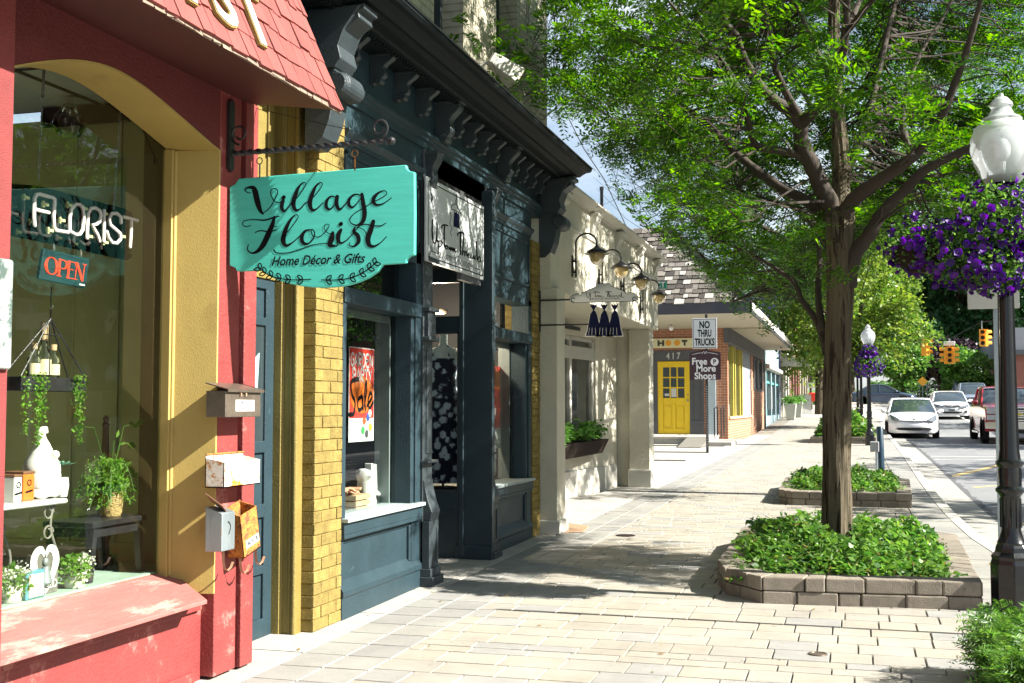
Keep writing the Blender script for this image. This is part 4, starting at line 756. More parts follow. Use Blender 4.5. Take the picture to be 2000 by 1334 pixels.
s.lathe(prof, (XT, gy, zt + .003), 20); s.tube([(XT, gy, zt + .26), (XT, gy - .012, zt + .29), (XT, gy - .005, zt + .315), (XT, gy + .02, zt + .318), (XT, gy + .03, zt + .3)], [.024, .022, .019, .014, .009], 10)
s.build('body', M['ceramic'], gn, smooth=True)
s = MB(); s.lathe([(.0835, .05), (.0865, .06), (.0865, .105), (.083, .115)], (XT, gy, zt + .003), 24); s.build('patterned_band', mat('grey_speckle_band', (0.62, 0.62, 0.62), 0.4, 0.1, c2=(0.3, 0.3, 0.32), c2s=60, c2t=0.56), gn, smooth=True)
s = MB(); s.ball((XT + .065, gy + .01, zt + .2), .02, n=10, m=7); s.build('nose', M['ceramic'], gn, smooth=True)
s = MB(); [s.ball((XT + .03, gy + dy, zt + .018), .035, .03, .02, n=10, m=6) for dy in (-.035, .04)]; s.build('boots', M['ceramic'], gn, smooth=True)
sp = at(112, 905, x=XT); su = thing('succulent', 'blue green rosette succulent beside the white gnome', 'plant', (XT, sp.y, zt))
P = []; s = MB()
for k in range(26):
    q = k * 2.4; r0 = .012 + .002 * k; e = Vector((math.cos(q) * math.cos(.9 - k * .03), math.sin(q) * math.cos(.9 - k * .03), math.sin(.9 - k * .03))); c = Vector((XT + .03, sp.y, sp.z - .01)); t = Vector((-math.sin(q), math.cos(q), 0))
    s.add([c, c + e * (r0 * .7) + t * .009, c + e * r0 * 1.2, c + e * (r0 * .7) - t * .009], [(0, 1, 2, 3)])
s.build('rosette', mat('glaucous_leaf', (0.16, 0.36, 0.26), 0.5, 0.15), su)
MB().lathe([(.022, 0), (.03, .05), (.026, .09)], (XT + .03, sp.y, zt), 12).build('pot', M['ceramic'], su, smooth=True)
for i, (px, w_, h, m_) in enumerate(((38, .075, .12, 'orange'), (17, .05, .11, 'paper'))):
    p = at(px, 965, x=XT); t = thing('printed_tin', ['small orange printed tin on the window table beside the gnome', 'white printed tin on the window table at the picture edge'][i], 'tin', (XT, p.y, zt + .001))
    MB().box(XT - .05, XT + .05, p.y - w_ / 2, p.y + w_ / 2, zt + .001, zt + h).build('body', M[m_], t, bevel=.004)
    MB().box(XT - .052, XT + .052, p.y - w_ / 2 - .002, p.y + w_ / 2 + .002, zt + h, zt + h + .012).build('lid', M['wood'], t, bevel=.003)
    s = MB(); s.stroke([(.012 * math.cos(q), .012 * math.sin(q)) for q in [k * .8 for k in range(9)]], .005, lambda u, v, l: Vector((XT + .052, p.y + u, zt + h * .68 + v)), 0); s.stroke([(-.02, -.02), (.02, -.014)], .009, lambda u, v, l: Vector((XT + .052, p.y + u, zt + h * .5 + v)), 0); s.build('printed_mark', M['ink'], t)
# stool with fern
XS = -3.53; st = thing('wooden_stool', 'black square wooden stool holding the leafy potted plant', 'stool', (XS, 5.0, .58))
a, b = at(140, 1004, x=XS), at(272, 1000, x=XS - .02); zt2 = at(272, 1000, x=XS).z; ya, yb = 4.76, 5.2
MB().box(XS - .16, XS + .12, ya, yb, zt2 - .028, zt2).build('seat', M['black'], st, bevel=.004)
for i, (dx, yy) in enumerate(((.09, ya + .04), (.09, yb - .04), (-.13, ya + .04), (-.13, yb - .04))):
    s = MB(); s.loft([[(XS + dx + o * .016, yy + q * .016 + (.03 if yy > 5 else -.03) * (1 - t), .582 + t * (zt2 - .03 - .582)) for o, q in ((-1, -1), (1, -1), (1, 1), (-1, 1))] for t in (0, 1)]); s.build('leg', M['black'], st)
s = MB(); s.box(XS - .14, XS + .1, ya + .03, ya + .045, zt2 - .075, zt2 - .03); s.box(XS - .14, XS + .1, yb - .045, yb - .03, zt2 - .075, zt2 - .03); s.box(XS + .085, XS + .1, ya + .04, yb - .04, zt2 - .075, zt2 - .03); s.build('apron', M['black'], st)
fy = at(215, 980, x=XS).y; fp = thing('potted_fern', 'leafy light green plant spilling over its basket pot on the black stool', 'potted plant', (XS, fy, zt2 + .001))
MB().lathe([(.05, 0), (.058, .02), (.066, .11), (.07, .12), (.06, .115)], (XS, fy, zt2 + .002), 18).build('pot', mat('woven_pot', (0.42, 0.3, 0.12), 0.8, 0.2, 40, 0.8, 120), fp, smooth=True)
rg = np.random.default_rng(9); P = []; s = MB()
for k in range(90):
    q = rg.uniform(0, 6.28); out_ = rg.uniform(.05, .2); up = rg.uniform(.03, .2); pts = []
    for j in range(8):
        t = j / 7; pts.append(np.array([XS + math.cos(q) * out_ * t * .75, fy + math.sin(q) * out_ * t, zt2 + .12 + up * math.sin(t * 2.6) - .09 * t * t]))
    s.tube(pts, .0014, 3)
    for j in range(26): t = rg.random(); i0 = min(int(t * 7), 6); P.append(pts[i0] + (pts[i0 + 1] - pts[i0]) * (t * 7 - i0) + rg.normal(size=3) * .008)
s.build('stems', M['mid'], fp); V, F = leaf_quads(np.array(P), .026, rg, .5, .38); npmesh('leaves', V, F, M['fresh'], fp)
s = MB(); P = []
for px, py in ((147, 832), (265, 828), (228, 855), (250, 865)):
    e = at(px, py, x=XS); m_ = Vector((XS, (fy + e.y) / 2, e.z - .01)); s.tube([(XS, fy, zt2 + .17), tuple(m_), tuple(e)], .0018, 4); P += [tuple(e + Vector((0, d, d * .5))) for d in (-.006, .0, .006)]
s.build('shoot', M['mid'], fp); V, F = leaf_quads(np.array(P), .038, rg, .5, .7); npmesh('shoot_leaves', V, F, M['fresh'], fp)
fi = thing('wooden_finial', 'slim turned brown wooden post rising behind the potted plant', 'post', (-3.75, 5.2, .58)); p = at(207, 812, x=-3.75)
s = MB(); s.lathe([(.05, 0), (.055, .03), (.03, .06), (.028, .12), (.045, .17), (.03, .22), (.026, .4), (.016, p.z - .58 - .06), (.02, p.z - .58 - .05), (.012, p.z - .58 - .035), (.016, p.z - .58 - .015), (.004, p.z - .58)], (-3.75, p.y, .582), 14); s.build('turned_post', M['wood'], fi, smooth=True)
# low window-floor items
XF = -3.42
a, b = at(58, 1165, x=XF), at(112, 1160, x=XF); z1 = at(85, 1080, x=XF).z
pic = thing('slate_picture', 'grey board with a white heart, wings and lettering standing on the window floor', 'picture', (XF, a.y, .58))
MB().box(XF - .02, XF, a.y, b.y, .582, z1).build('panel', mat('grey_slate', (0.13, 0.13, 0.11), 0.7, 0.3, 14), pic)
s = MB(); cy, cz = (a.y + b.y) / 2, lerp(.58, z1, .62); fn = lambda u, v, l: Vector((XF + .002 + l, cy + u, cz + v))
hw = (b.y - a.y) * .4
for sg in (-1, 1): s.stroke([(0, -.11), (sg * hw * .5, -.06), (sg * hw, .02), (sg * hw * .85, .07), (sg * hw * .35, .085), (0, .05)], [.008, .03, .045, .04, .03, .012], fn, .001)
s.build('white_heart', M['paper'], pic)
s = MB(); s.ball((XF + .006, cy, cz + .03), .012, .016, .018); s.lathe([(.02, -.07), (.03, -.06), (.018, .01)], (XF + .004, cy, cz), 10); s.build('grey_angel', M['zinc'], pic, smooth=True)
text('lettering', 'BLESSED', lambda u, v, z: Vector((XF + .003, cy + u, .62 + v)), .05, M['paper'], pic, width=(b.y - a.y) * .92, bold=.001)
def blossoms(label, px, py, r, n, seed, x=XF):
    p = at(px, py, x=x); t = thing('flower_pot', label, 'flower pot', (x, p.y, .581), 'white blossoms on the window floor'); rg = np.random.default_rng(seed)
    MB().lathe([(r * .5, 0), (r * .62, .06), (r * .55, .07)], (x, p.y, .582), 14).build('pot', mat('pale_pot', (0.5, 0.5, 0.42), 0.7) if 'pale_pot' not in bpy.data.materials else bpy.data.materials['pale_pot'], t, smooth=True)
    d = rg.normal(size=(n, 3)); d /= np.linalg.norm(d, axis=1)[:, None]; P = d * r * rg.uniform(.6, 1.05, (n, 1)) * np.array([.7, 1, .8]) + np.array([x, p.y, .6 + r * .75]); P = P[P[:, 2] > .59]
    V, F = leaf_quads(P, .028, rg, .5, .6); npmesh('leaves', V, F, M['fresh'], t)
    k = 9; cc = d[:k] * r * .8 * np.array([.5, 1, .7]) + np.array([x + .02, p.y, .6 + r * .85]); P = np.concatenate([c + rg.normal(size=(60, 3)) * .016 for c in cc]); V, F = leaf_quads(P, .011, rg, .5, .9); npmesh('blossom', V, F, M['whitepetal'], t)
blossoms('bushy white blossomed pot plant just right of the slate heart picture', 145, 1135, .085, 500, 1); blossoms('white blossomed plant at the picture edge, in the corner of the florist window', 22, 1165, .08, 400, 2)
bx = thing('painted_box', 'small blue edged picture box leaning on the slate board', 'box', (XF + .03, at(62, 1170, x=XF + .03).y, .58))
p = at(62, 1170, x=XF + .03); MB().box(XF + .0, XF + .04, p.y - .05, p.y + .07, .582, .7).build('body', mat('blue_tin', (0.08, 0.25, 0.32), 0.4, 0.2), bx, bevel=.003)
MB().box(XF + .04, XF + .043, p.y - .035, p.y + .06, .59, .685).build('picture_face', mat('peach_print', (0.66, 0.5, 0.36), 0.5, 0.2, 30, c2=(0.2, 0.3, 0.2), c2s=30, c2t=0.6), bx)
# pendant lamp, cords
pd = thing('pendant_lamp', 'glass pendant globe on a white rod hanging inside the florist shop', 'pendant lamp', (-4.0, at(133, 240, x=-4.0).y, 2.6)); p = at(135, 240, x=-4.0)
MB().lathe([(.012, 0), (.06, .015), (.085, .07), (.075, .12), (.04, .155), (.03, .18)], (-4.0, p.y, p.z - .08), 18).build('globe', M['clear'], pd, smooth=True)
MB().tube([(-4.0, p.y, p.z + .09), (-4.0, p.y, 3.05)], .022, 8).build('rod', M['tile'], pd)
cd = thing('plug_cable', 'black electric cord with a plug hanging down near the arch', 'cord', (-3.5, 5.2, 2.6)); s = MB(); s.tube([at(248, 180, x=-3.5), at(262, 220, x=-3.5), at(285, 265, x=-3.5), at(303, 308, x=-3.5)], .004, 6); e = at(304, 314, x=-3.5); s.ball(tuple(e), .012, .012, .02, n=8, m=6); s.build('cord', M['ink'], cd, smooth=True)
cd = thing('ceiling_wire', 'thin dark cord hanging straight down beside the left sign chain', 'cord', (-3.5, 4.3, 2.6)); s = MB(); s.tube([at(86, 128, x=-3.5), at(85, 150, x=-3.5), at(83, 190, x=-3.5)], .006, 6); s.build('cord', M['ink'], cd)
# ------------------------------------------------------------ gold framed doorway and yellow brick pier
dw = thing('side_doorway', 'blue panelled door deep in a gold painted frame beside the yellow brick', 'doorway', (-3.3, 6.1, .05))
s = MB()
s.box(-3.4, -3.37, 5.645, 6.42, .05, 2.16); d_ = s.build('door', M['blue'], dw)
s = MB()
for z0, z1 in ((.05, .16), (.42, .47), (.75, .83), (1.13, 1.2), (1.88, 1.93), (2.1, 2.16)): s.box(-3.37, -3.352, 5.645, 6.42, z0, z1)
for y0, y1 in ((6.31, 6.42), (5.645, 5.75)): s.box(-3.371, -3.3515, y0, y1, .05, 2.16)
s.build('door_rails', M['blue'], dw, bevel=.004)
s = MB(); s.box(-3.369, -3.366, 5.75, 6.31, 1.2, 1.88); s.build('door_pane', M['carglass'], dw)
s = MB(); s.prism([(-3.364, 5.9, 1.5), (-3.364, 6.25, 1.72), (-3.364, 6.22, 1.4), (-3.364, 6.0, 1.25)], (.001, 0, 0)); s.build('door_sticker', mat('pale_teal_sticker', (0.35, 0.6, 0.55), 0.5), dw)
s = MB(); s.box(-3.42, -3.2, 6.425, 6.498, .05, 3.3)
for xx, r0 in ((-3.30, .013), (-3.245, .008), (-3.213, .016)): s.tube([(xx, 6.424, .05), (xx, 6.424, 3.3)], r0, 8)
s.box(-3.42, -3.3, 6.405, 6.425, .05, 3.3)
s.build('door_casing', M['gold'], dw, bevel=.003)
s = MB(); s.box(-3.42, -3.34, 5.645, 6.42, 2.16, 2.24); s.box(-3.42, -3.36, 5.645, 6.42, 2.24, 3.5)
for yy in (5.72, 5.86, 6.02, 6.16, 6.3): s.box(-3.36, -3.345, yy, yy + .055, 2.26, 3.5)
s.box(-3.6, -3.42, 5.6, 6.5, 0, 3.5); s.build('overdoor_panel', M['gold'], dw, bevel=.003)
bp_ = thing('brick_pier', 'yellow painted brick pier between the gold doorway and the blue boutique', 'brick pier', (-3.25, 6.7, .05))
def bricks(s, x1, x0, y0, y1, z0, z1, ch=.0715, bl=.215, jt=.006, sd=0):
    r_ = random.Random(sd); z = z0; k = 0
    while z < z1 - .02:
        y = y0 - (bl / 2 if k % 2 else 0)
        while y < y1 - .01:
            a, b = max(y, y0) + (jt / 2 if y > y0 else 0), min(y + bl, y1) - (jt / 2 if y + bl < y1 else 0)
            if b - a > .02: j = r_.uniform(-.003, .002); s.box(x0, x1 + j, a + r_.uniform(0, .002), b - r_.uniform(0, .002), z + jt / 2 + r_.uniform(-.001, .001), min(z + ch, z1) - jt / 2)
            y += bl
        z += ch; k += 1
s = MB(); bricks(s, -3.12, -3.38, 6.5, 6.895, .056, 3.45, sd=3); s.build('bricks', M['goldbrick'], bp_, bevel=.003, seg=2)
MB().box(-3.4, -3.127, 6.505, 6.89, .056, 3.45).build('mortar', M['goldmortar'], bp_)
# ------------------------------------------------------------ dark blue boutique
bq = thing('boutique_building', 'cream brick building with a dark blue boutique shopfront and bracketed cornice', 'shop building', (-3.4, 9.3, .07))
XB = -3.12; Y0, Y1 = 6.9, 11.46
YA, YB = 8.30, 8.50          # first pilaster
YC, YD = 9.86, 10.06         # second pilaster
M['creambrick'] = brickmat('cream_painted_brick', (0.4, 0.375, 0.285), (0.36, 0.33, 0.25), (0.28, 0.25, 0.19), .2, .068, bump=.9)
# upper floor
s = MB(); XU = -3.2; wins = [(8.78, 9.52), (10.5, 11.22), (7.0, 7.75)]; zz = (4.0, 6.6); yy = [5.62]
edges = sorted(wins); cur = 5.62
for a, b in edges: s.box(-3.5, XU, cur, a, 3.85, 9.0); s.box(-3.5, XU, a, b, 3.85, 4.02); s.box(-3.5, XU, a, b, 6.6, 9.0); cur = b
s.box(-3.5, XU, cur, 12.42, 3.85, 9.0); s.box(-8.5, -3.5, 12.2, 12.42, 3.3, 9.0); s.box(-8.5, -3.5, 5.62, 5.8, 3.3, 9.0); s.box(-8.5, -3.2, 5.62, 12.42, 9.0, 9.1)
s.build('upper_wall', M['creambrick'], bq)
for a, b in wins:
    s = MB(); s.box(-3.46, -3.4, a, a + .09, 4.02, 6.6); s.box(-3.46, -3.4, b - .09, b, 4.02, 6.6); s.box(-3.42, -3.36, a + .09, a + .13, 4.02, 6.6); s.box(-3.42, -3.36, b - .13, b - .09, 4.02, 6.6); s.box(-3.46, -3.38, a + .09, b - .09, 5.25, 5.33); s.box(-3.46, -3.38, a + .09, b - .09, 4.02, 4.12)
    f_ = s.build('upper_window', M['bluegrey'], bq, bevel=.004)
    s = MB(); s.box(-3.45, -3.445, a + .1, b - .1, 4.1, 6.55); s.build('pane', M['carglass'], f_)
    MB().box(-3.28, -3.17, a - .04, b + .04, 3.97, 4.025).build('sill', M['bluegrey'], f_, bevel=.005)
# cornice
s = MB(); s.prof([(-3.25, 3.80), (-2.95, 3.80), (-2.93, 3.775), (-2.885, 3.775), (-2.87, 3.79), (-2.80, 3.795), (-2.76, 3.81), (-2.73, 3.808), (-2.70, 3.83), (-2.66, 3.85), (-2.62, 3.853), (-2.6, 3.872), (-2.6, 3.895), (-3.25, 3.97)], 'y', 5.95, 11.98); s.build('cornice', M['bluedark'], bq)
s = MB(); s.prof([(-3.25, 3.972), (-2.595, 3.897), (-2.592, 3.887), (-2.585, 3.893), (-3.25, 3.985)], 'y', 5.94, 11.99); s.build('cornice_flashing', M['bluegrey'], bq)
s = MB()
y = 6.0
while y < 11.95: s.box(-2.955, -2.915, y, y + .028, 3.755, 3.80); y += .052
s.box(-3.12, -2.955, 5.98, 11.95, 3.785, 3.8); s.build('dentils', M['bluedark'], bq)
s = MB(); s.box(-3.3, -3.115, 5.9, 11.9, 3.46, 3.80)
s.prof([(-3.3, 3.49), (-3.08, 3.49), (-3.07, 3.475), (-3.055, 3.47), (-3.055, 3.45), (-3.075, 3.44), (-3.08, 3.42), (-3.1, 3.41), (-3.1, 3.36), (-3.3, 3.36)], 'y', 6.1, 11.75); s.build('frieze', M['blue'], bq)
def sbracket(s, y, w_, x0, zt, h, dep):
    """scrolled bracket: a wavy front on a tapering block"""
    n = 14; fr = []
    for i in range(n + 1):
        t = i / n; d_ = dep * (.28 + .72 * (1 - t) ** .8) + dep * .12 * math.sin(t * 11); fr.append((x0 + d_, zt - h * t))
    s.prof([(x0, zt)] + fr + [(x0, zt - h)], 'y', y - w_ / 2, y + w_ / 2)
    s.box(x0, x0 + dep * 1.12, y - w_ * .68, y + w_ * .68, zt - .018, zt)
    o = len(s.v); s.lathe([(.0, -w_ * .62), (dep * .16, -w_ * .62), (dep * .16, w_ * .62), (0, w_ * .62)], (x0 + dep * .38, y, zt - h * .86), 12, axis='y')
big = [6.42, 8.62, 10.28, 11.86]; small = [(.2, big[0], big[1]), (.2, big[1], big[2]), (.2, big[2], big[3])]
for a, b in zip(big, big[1:]):
    for k in range(1, 5): y = lerp(a, b, k / 5 + .0); s = MB(); sbracket(s, y, .055, -3.115, 3.784, .21, .17); s.build('small_bracket', M['bluegrey'], bq, bevel=.003)
for y in big[1:3]: s = MB(); sbracket(s, y, .1, -3.115, 3.784, .34, .2); s.build('large_bracket', M['bluegrey'], bq, bevel=.004)
for y in (big[0], big[3]):
    s = MB(); w_ = .2
    s.prof([(-3.12, 3.784), (-2.74, 3.784), (-2.74, 3.75), (-2.78, 3.74), (-2.77, 3.70), (-2.83, 3.66), (-2.9, 3.60), (-2.92, 3.54), (-2.9, 3.46), (-2.93, 3.40), (-2.87, 3.36), (-2.86, 3.28), (-2.93, 3.25), (-2.96, 3.1), (-3.0, 3.0), (-3.06, 2.95), (-3.12, 2.95)], 'y', y - w_ / 2, y + w_ / 2)
    s.prof([(-3.1, 3.77), (-2.76, 3.77), (-2.86, 3.64), (-2.9, 3.54), (-2.88, 3.46), (-2.92, 3.41), (-3.1, 3.41)], 'y', y - w_ / 2 - .02, y + w_ / 2 + .02)
    s.lathe([(.03, -w_ * .72), (.062, -w_ * .72), (.062, -w_ * .55), (.075, -w_ * .5), (.075, w_ * .5), (.062, w_ * .55), (.062, w_ * .72), (.03, w_ * .72)], (-2.9, y, 3.31), 20, axis='y')
    for k in range(4): s.box(-3.0, -2.862 - .012 * 0, y - .075 + k * .04, y - .06 + k * .04, 3.24, 3.38)
    s.build('end_bracket', M['bluegrey'], bq, bevel=.004)
# lower shopfront
s = MB(); s.box(-3.3, -3.135, Y0, YA, 2.55, 3.36); s.box(-3.3, -3.135, YD, Y1, 2.46, 3.36); s.box(-3.3, -3.12, Y0, Y1, 3.2, 3.42)
s.prof([(-3.2, 3.2), (-3.09, 3.2), (-3.085, 3.18), (-3.1, 3.16), (-3.12, 3.14), (-3.12, 3.11), (-3.2, 3.11)], 'y', Y0, YA); s.prof([(-3.2, 3.2), (-3.09, 3.2), (-3.085, 3.18), (-3.1, 3.16), (-3.12, 3.14), (-3.12, 3.11), (-3.2, 3.11)], 'y', YD, Y1)
for a, b in ((Y0 + .02, YA - .03), (YD + .05, Y1 - .05)):
    for z0, z1 in ((3.03, 3.06), (2.6, 2.63)): s.box(-3.14, -3.12, a, b, z0, z1)
    s.box(-3.14, -3.12, a, a + .03, 2.6, 3.06); s.box(-3.14, -3.12, b - .03, b, 2.6, 3.06)
s.build('sign_band', M['blue'], bq, bevel=.003)
def bay(a, b, zs0, zw0, zw1, zt0, zt1, ztop):
    s = MB()
    s.box(-3.3, XB, a, a + .05, zw0 - .02, ztop); s.box(-3.3, XB, b - .1, b, zw0 - .02, ztop); s.box(-3.29, XB - .015, b - .16, b - .1, zw0, zw1)
    s.box(-3.31, XB + .012, a, b, zw1, zt0); s.box(-3.3, XB, a, b, zt1, ztop)
    s.box(-3.3, XB + .02, a, b, zw0 - .1, zw0 - .02)
    fr = s.build('window_frame', M['blue'], bq, bevel=.004)
    s = MB(); s.box(-3.36, XB + .045, a, b, zw0 - .022, zw0 + .004); s.box(-3.42, -3.3, b - .17, b - .12, zw0, zw1); s.box(-3.34, -3.3, a, b, zw1 - .05, zw1); s.build('sill', mat('pale_sill', (0.28, 0.33, 0.33), 0.6, 0.1) if 'pale_sill' not in bpy.data.materials else bpy.data.materials['pale_sill'], fr, bevel=.003)
    s = MB(); s.add([(-3.26, a, zw0), (-3.26, b, zw0), (-3.26, b, zw1), (-3.26, a, zw1)], [(0, 1, 2, 3)]); s.add([(-3.26, a, zt0), (-3.26, b, zt0), (-3.26, b, zt1), (-3.26, a, zt1)], [(0, 1, 2, 3)]); s.build('pane', M['glass'], fr)
    s = MB(); p0, p1 = a + .02, b - .13; zb = zw0 - .12
    s.box(-3.3, -3.15, a, b, .04, zb)
    s.prof([(-3.2, zb + .02), (-3.1, zb + .02), (-3.1, zb - .005), (-3.14, zb - .015), (-3.14, zb - .04), (-3.2, zb - .04)], 'y', a, b - .02)
    s.prof([(-3.2, .3), (-3.15, .3), (-3.105, .235), (-3.105, .2), (-3.115, .19), (-3.115, .04), (-3.2, .04)], 'y', a, b)
    s.box(-3.16, -3.125, b - .16, b, .19, zb); s.box(-3.152, -3.13, b - .2, b - .16, .28, zb - .03); s.box(-3.16, -3.13, a, a + .05, .19, zb)
    s.build('base_panel', M['blue'], bq, bevel=.003)
bay(Y0, YA, 0, .69, 2.07, 2.17, 2.47, 2.56); bay(YD, Y1, 0, .69, 2.03, 2.13, 2.41, 2.47)
s = MB(); s.box(-3.17, -3.152, 6.93, 8.05, .5, .53); s.build('panel_mould', M['blue'], bq)
def pilaster(y0, y1):
    yc = (y0 + y1) / 2; s = MB()
    s.box(-3.24, -3.10, y0 + .0, y1 - .0, .05, 3.36)
    w_ = y1 - y0
    for z0, z1, dx, dy in ((.05, .14, .09, .02), (.14, .2, .07, .01), (.2, .55, .055, 0), (.98, 1.0, .05, .01), (1.9, 1.93, .055, .01), (2.12, 2.15, .055, .01), (2.5, 2.53, .05, .005), (1.93, 2.12, .035, -.02)):
        s.box(-3.12, -3.10 + dx, y0 - dy, y1 + dy, z0, z1)
    s.prof([(-3.12, .55), (-3.045, .55), (-3.03, .62), (-3.06, .7), (-3.08, .78), (-3.09, .85), (-3.12, .88)], 'y', y0 + .01, y1 - .01)
    s.box(-3.10, -3.09, y0 + .06, y1 - .06, 1.05, 1.85)
    s.box(-3.10, -3.085, y0 + .05, y0 + .07, .24, .5); s.box(-3.10, -3.035, y1 - .06, y1 - .04, .24, .5)
    f_ = s.build('pilaster', M['bluegrey'], bq, bevel=.004)
    s = MB(); sbracket(s, yc, .12, -3.11, 3.34, .3, .1); s.lathe([(0.002, -.05), (.026, -.05), (.026, .05), (0.002, .05)], (-3.06, yc - .04, 3.1), 12, axis='y'); s.ball((-3.075, yc - .04, 2.99), .022, .035, .05); s.build('capital', M['bluegrey'], f_, bevel=.003)
pilaster(YA, YB); pilaster(YC, YD)
# entrance recess: its far side holds a show window facing us
YR = 9.80; s = MB()
s.box(-3.32, -3.02, YR, 9.87, .08, 3.3)                                 # wide post
s.box(-3.32, -3.28, YR - .02, YR, .1, 2.6); s.box(-4.6, -3.32, YR, 9.87, .08, .48); s.box(-4.6, -3.32, YR, 9.87, 2.06, 2.2); s.box(-4.6, -3.32, YR - .012, YR, .48, .66); s.box(-3.72, -3.36, YR - .02, YR, .46, .5)
s.box(-4.6, -3.66, YR, 9.87, .66, 2.06); s.box(-4.6, -3.32, YR, 9.87, 2.5, 3.3); s.box(-3.36, -3.02, YR - .018, YR, .08, .2)
s.build('recess_wall', mat('entrance_blue', (0.014, 0.03, 0.038), 0.5, 0.12), bq, bevel=.003)
s = MB(); s.add([(-4.6, YR + .03, .66), (-3.32, YR + .03, .66), (-3.32, YR + .03, 2.06), (-4.6, YR + .03, 2.06)], [(0, 1, 2, 3)]); s.add([(-4.6, YR + .03, 2.2), (-3.32, YR + .03, 2.2), (-3.32, YR + .03, 2.5), (-4.6, YR + .03, 2.5)], [(0, 1, 2, 3)]); s.build('recess_pane', M['glass'], bq)
s = MB(); s.box(-3.34, -3.32, YR - .01, YR + .02, .64, 2.09); s.box(-3.68, -3.32, YR - .01, YR + .02, 2.045, 2.065); s.box(-3.68, -3.32, YR - .01, YR + .02, .645, .66); s.build('recess_bead', M['bluegrey'], bq)
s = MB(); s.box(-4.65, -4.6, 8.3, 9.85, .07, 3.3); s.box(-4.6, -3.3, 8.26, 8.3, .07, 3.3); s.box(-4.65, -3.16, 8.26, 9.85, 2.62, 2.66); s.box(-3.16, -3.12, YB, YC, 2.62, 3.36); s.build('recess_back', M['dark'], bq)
s = MB(); s.box(-4.6, -4.5, 8.9, 9.7, .1, 2.1); s.build('recess_door', M['bluedark'], bq, bevel=.01)
# show spaces
s = MB(); s.box(-4.4, -3.31, Y0, 8.26, .5, .665); s.box(-4.4, -3.31, 9.9, Y1, .5, .665); s.build('window_deck', mat('pale_deck', (0.4, 0.4, 0.37), 0.6), bq)
s = MB(); s.box(-8.5, -3.3, Y0 - .05, 12.4, 3.0, 3.1); s.box(-8.6, -8.5, 5.7, 12.4, 0, 3.1); s.box(-8.5, -3.45, Y0 - .05, Y0, 0, 3.1); s.box(-8.5, -3.45, Y1, Y1 + .1, 0, 3.1); s.box(-8.5, -3.5, Y0, Y1, .0, .05)
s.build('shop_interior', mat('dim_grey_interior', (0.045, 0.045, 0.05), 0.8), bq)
s = MB(); s.box(-4.44, -4.4, 7.6, 8.26, .66, 2.9); s.box(-4.44, -4.4, 9.9, 10.8, .66, 2.9); s.build('display_back', mat('grey_curtain', (0.16, 0.18, 0.18), 0.8, 0.3, 5, stretch=(1, 6, .3)), bq)
pc = thing('brick_pier', 'narrow gold painted brick pier between the boutique and the white building', 'brick pier', (-3.2, 11.6, .09))
s = MB(); bricks(s, -3.11, -3.4, Y1 + .005, 11.77, .095, 3.1, sd=8); s.build('bricks', M['goldbrick'], pc, bevel=.003, seg=2)
MB().box(-3.4, -3.12, Y1 + .01, 11.76, .095, 3.1).build('mortar', M['goldmortar'], pc)
# gold trim left of the blue front, above
# boutique sign over the entrance
XG = -3.06; K5 = 6.064
us = thing('entrance_sign', 'square white sign lettered Up Town Threads, fixed above the boutique entrance', 'shop sign', (XG, 9.2, 2.5))
q = [at(840, 347, x=XG), at(945, 405, x=XG), at(945, 549, x=XG), at(833, 509, x=XG)]; ya, yb, za, zb = q[3].y, q[1].y, q[3].z, q[0].z
MB().box(XG - .02, XG, ya, yb, za, zb).build('board', M['signwhite'], us, bevel=.003)
MB().box(XG - .06, XG - .0205, yb - .55, yb - .02, za - .05, za + .1).build('backing_strip', M['slate'], us)
def us_(cx, cy, lift=0.0): p = at(820 + cx / K5, 340 + cy / K5, x=XG); return Vector((XG + .001 + lift, p.y, p.z))
s = MB(); fn = lambda u, v, l=0: Vector((XG + .001 + l, u, v)); m_ = .035
for a, b in (((ya + m_, za + m_), (yb - m_, za + m_)), ((ya + m_, zb - m_), (yb - m_, zb - m_)), ((ya + m_, za + m_), (ya + m_, zb - m_)), ((yb - m_, za + m_), (yb - m_, zb - m_))): s.stroke([a, b], .008, fn, .001)
for cy_, cz_ in ((ya + .09, za + .08), (yb - .09, za + .08), (yb - .09, zb - .08)): s.stroke([(cy_ + .03 * math.cos(t), cz_ + .04 * math.sin(t * 1.3)) for t in [k * .7 for k in range(9)]], .006, fn, .001)
U = lambda p, wd: s.stroke(p, [q_ * 1.5 for q_ in wd] if isinstance(wd, list) else wd * 1.5, us_, .001)
U([(150, 540), (144, 640), (150, 770), (170, 822), (190, 780), (200, 680), (205, 590)], [12, 12, 12, 9, 7, 7, 9]); U([(203, 690), (200, 800), (214, 790), (216, 950)], [7, 7, 9, 11]); U([(216, 810), (240, 788), (262, 815), (245, 858), (218, 852)], 8)
U([(262, 642), (256, 615), (288, 602), (328, 612)], [8, 10, 14, 10]); U([(290, 608), (286, 720), (290, 862)], [10, 12, 10]); U([(292, 862), (312, 842), (328, 868), (312, 892), (300, 868), (322, 850), (342, 880), (345, 895), (356, 862), (362, 905), (374, 868), (382, 908), (394, 872), (398, 915), (412, 878), (418, 922), (440, 905)], 8)
U([(450, 732), (446, 705), (478, 690), (515, 700)], [8, 10, 14, 10]); U([(480, 700), (478, 830), (480, 950)], [11, 12, 11]); U([(522, 705), (512, 830), (500, 962), (512, 915), (528, 925), (530, 968)], 9)
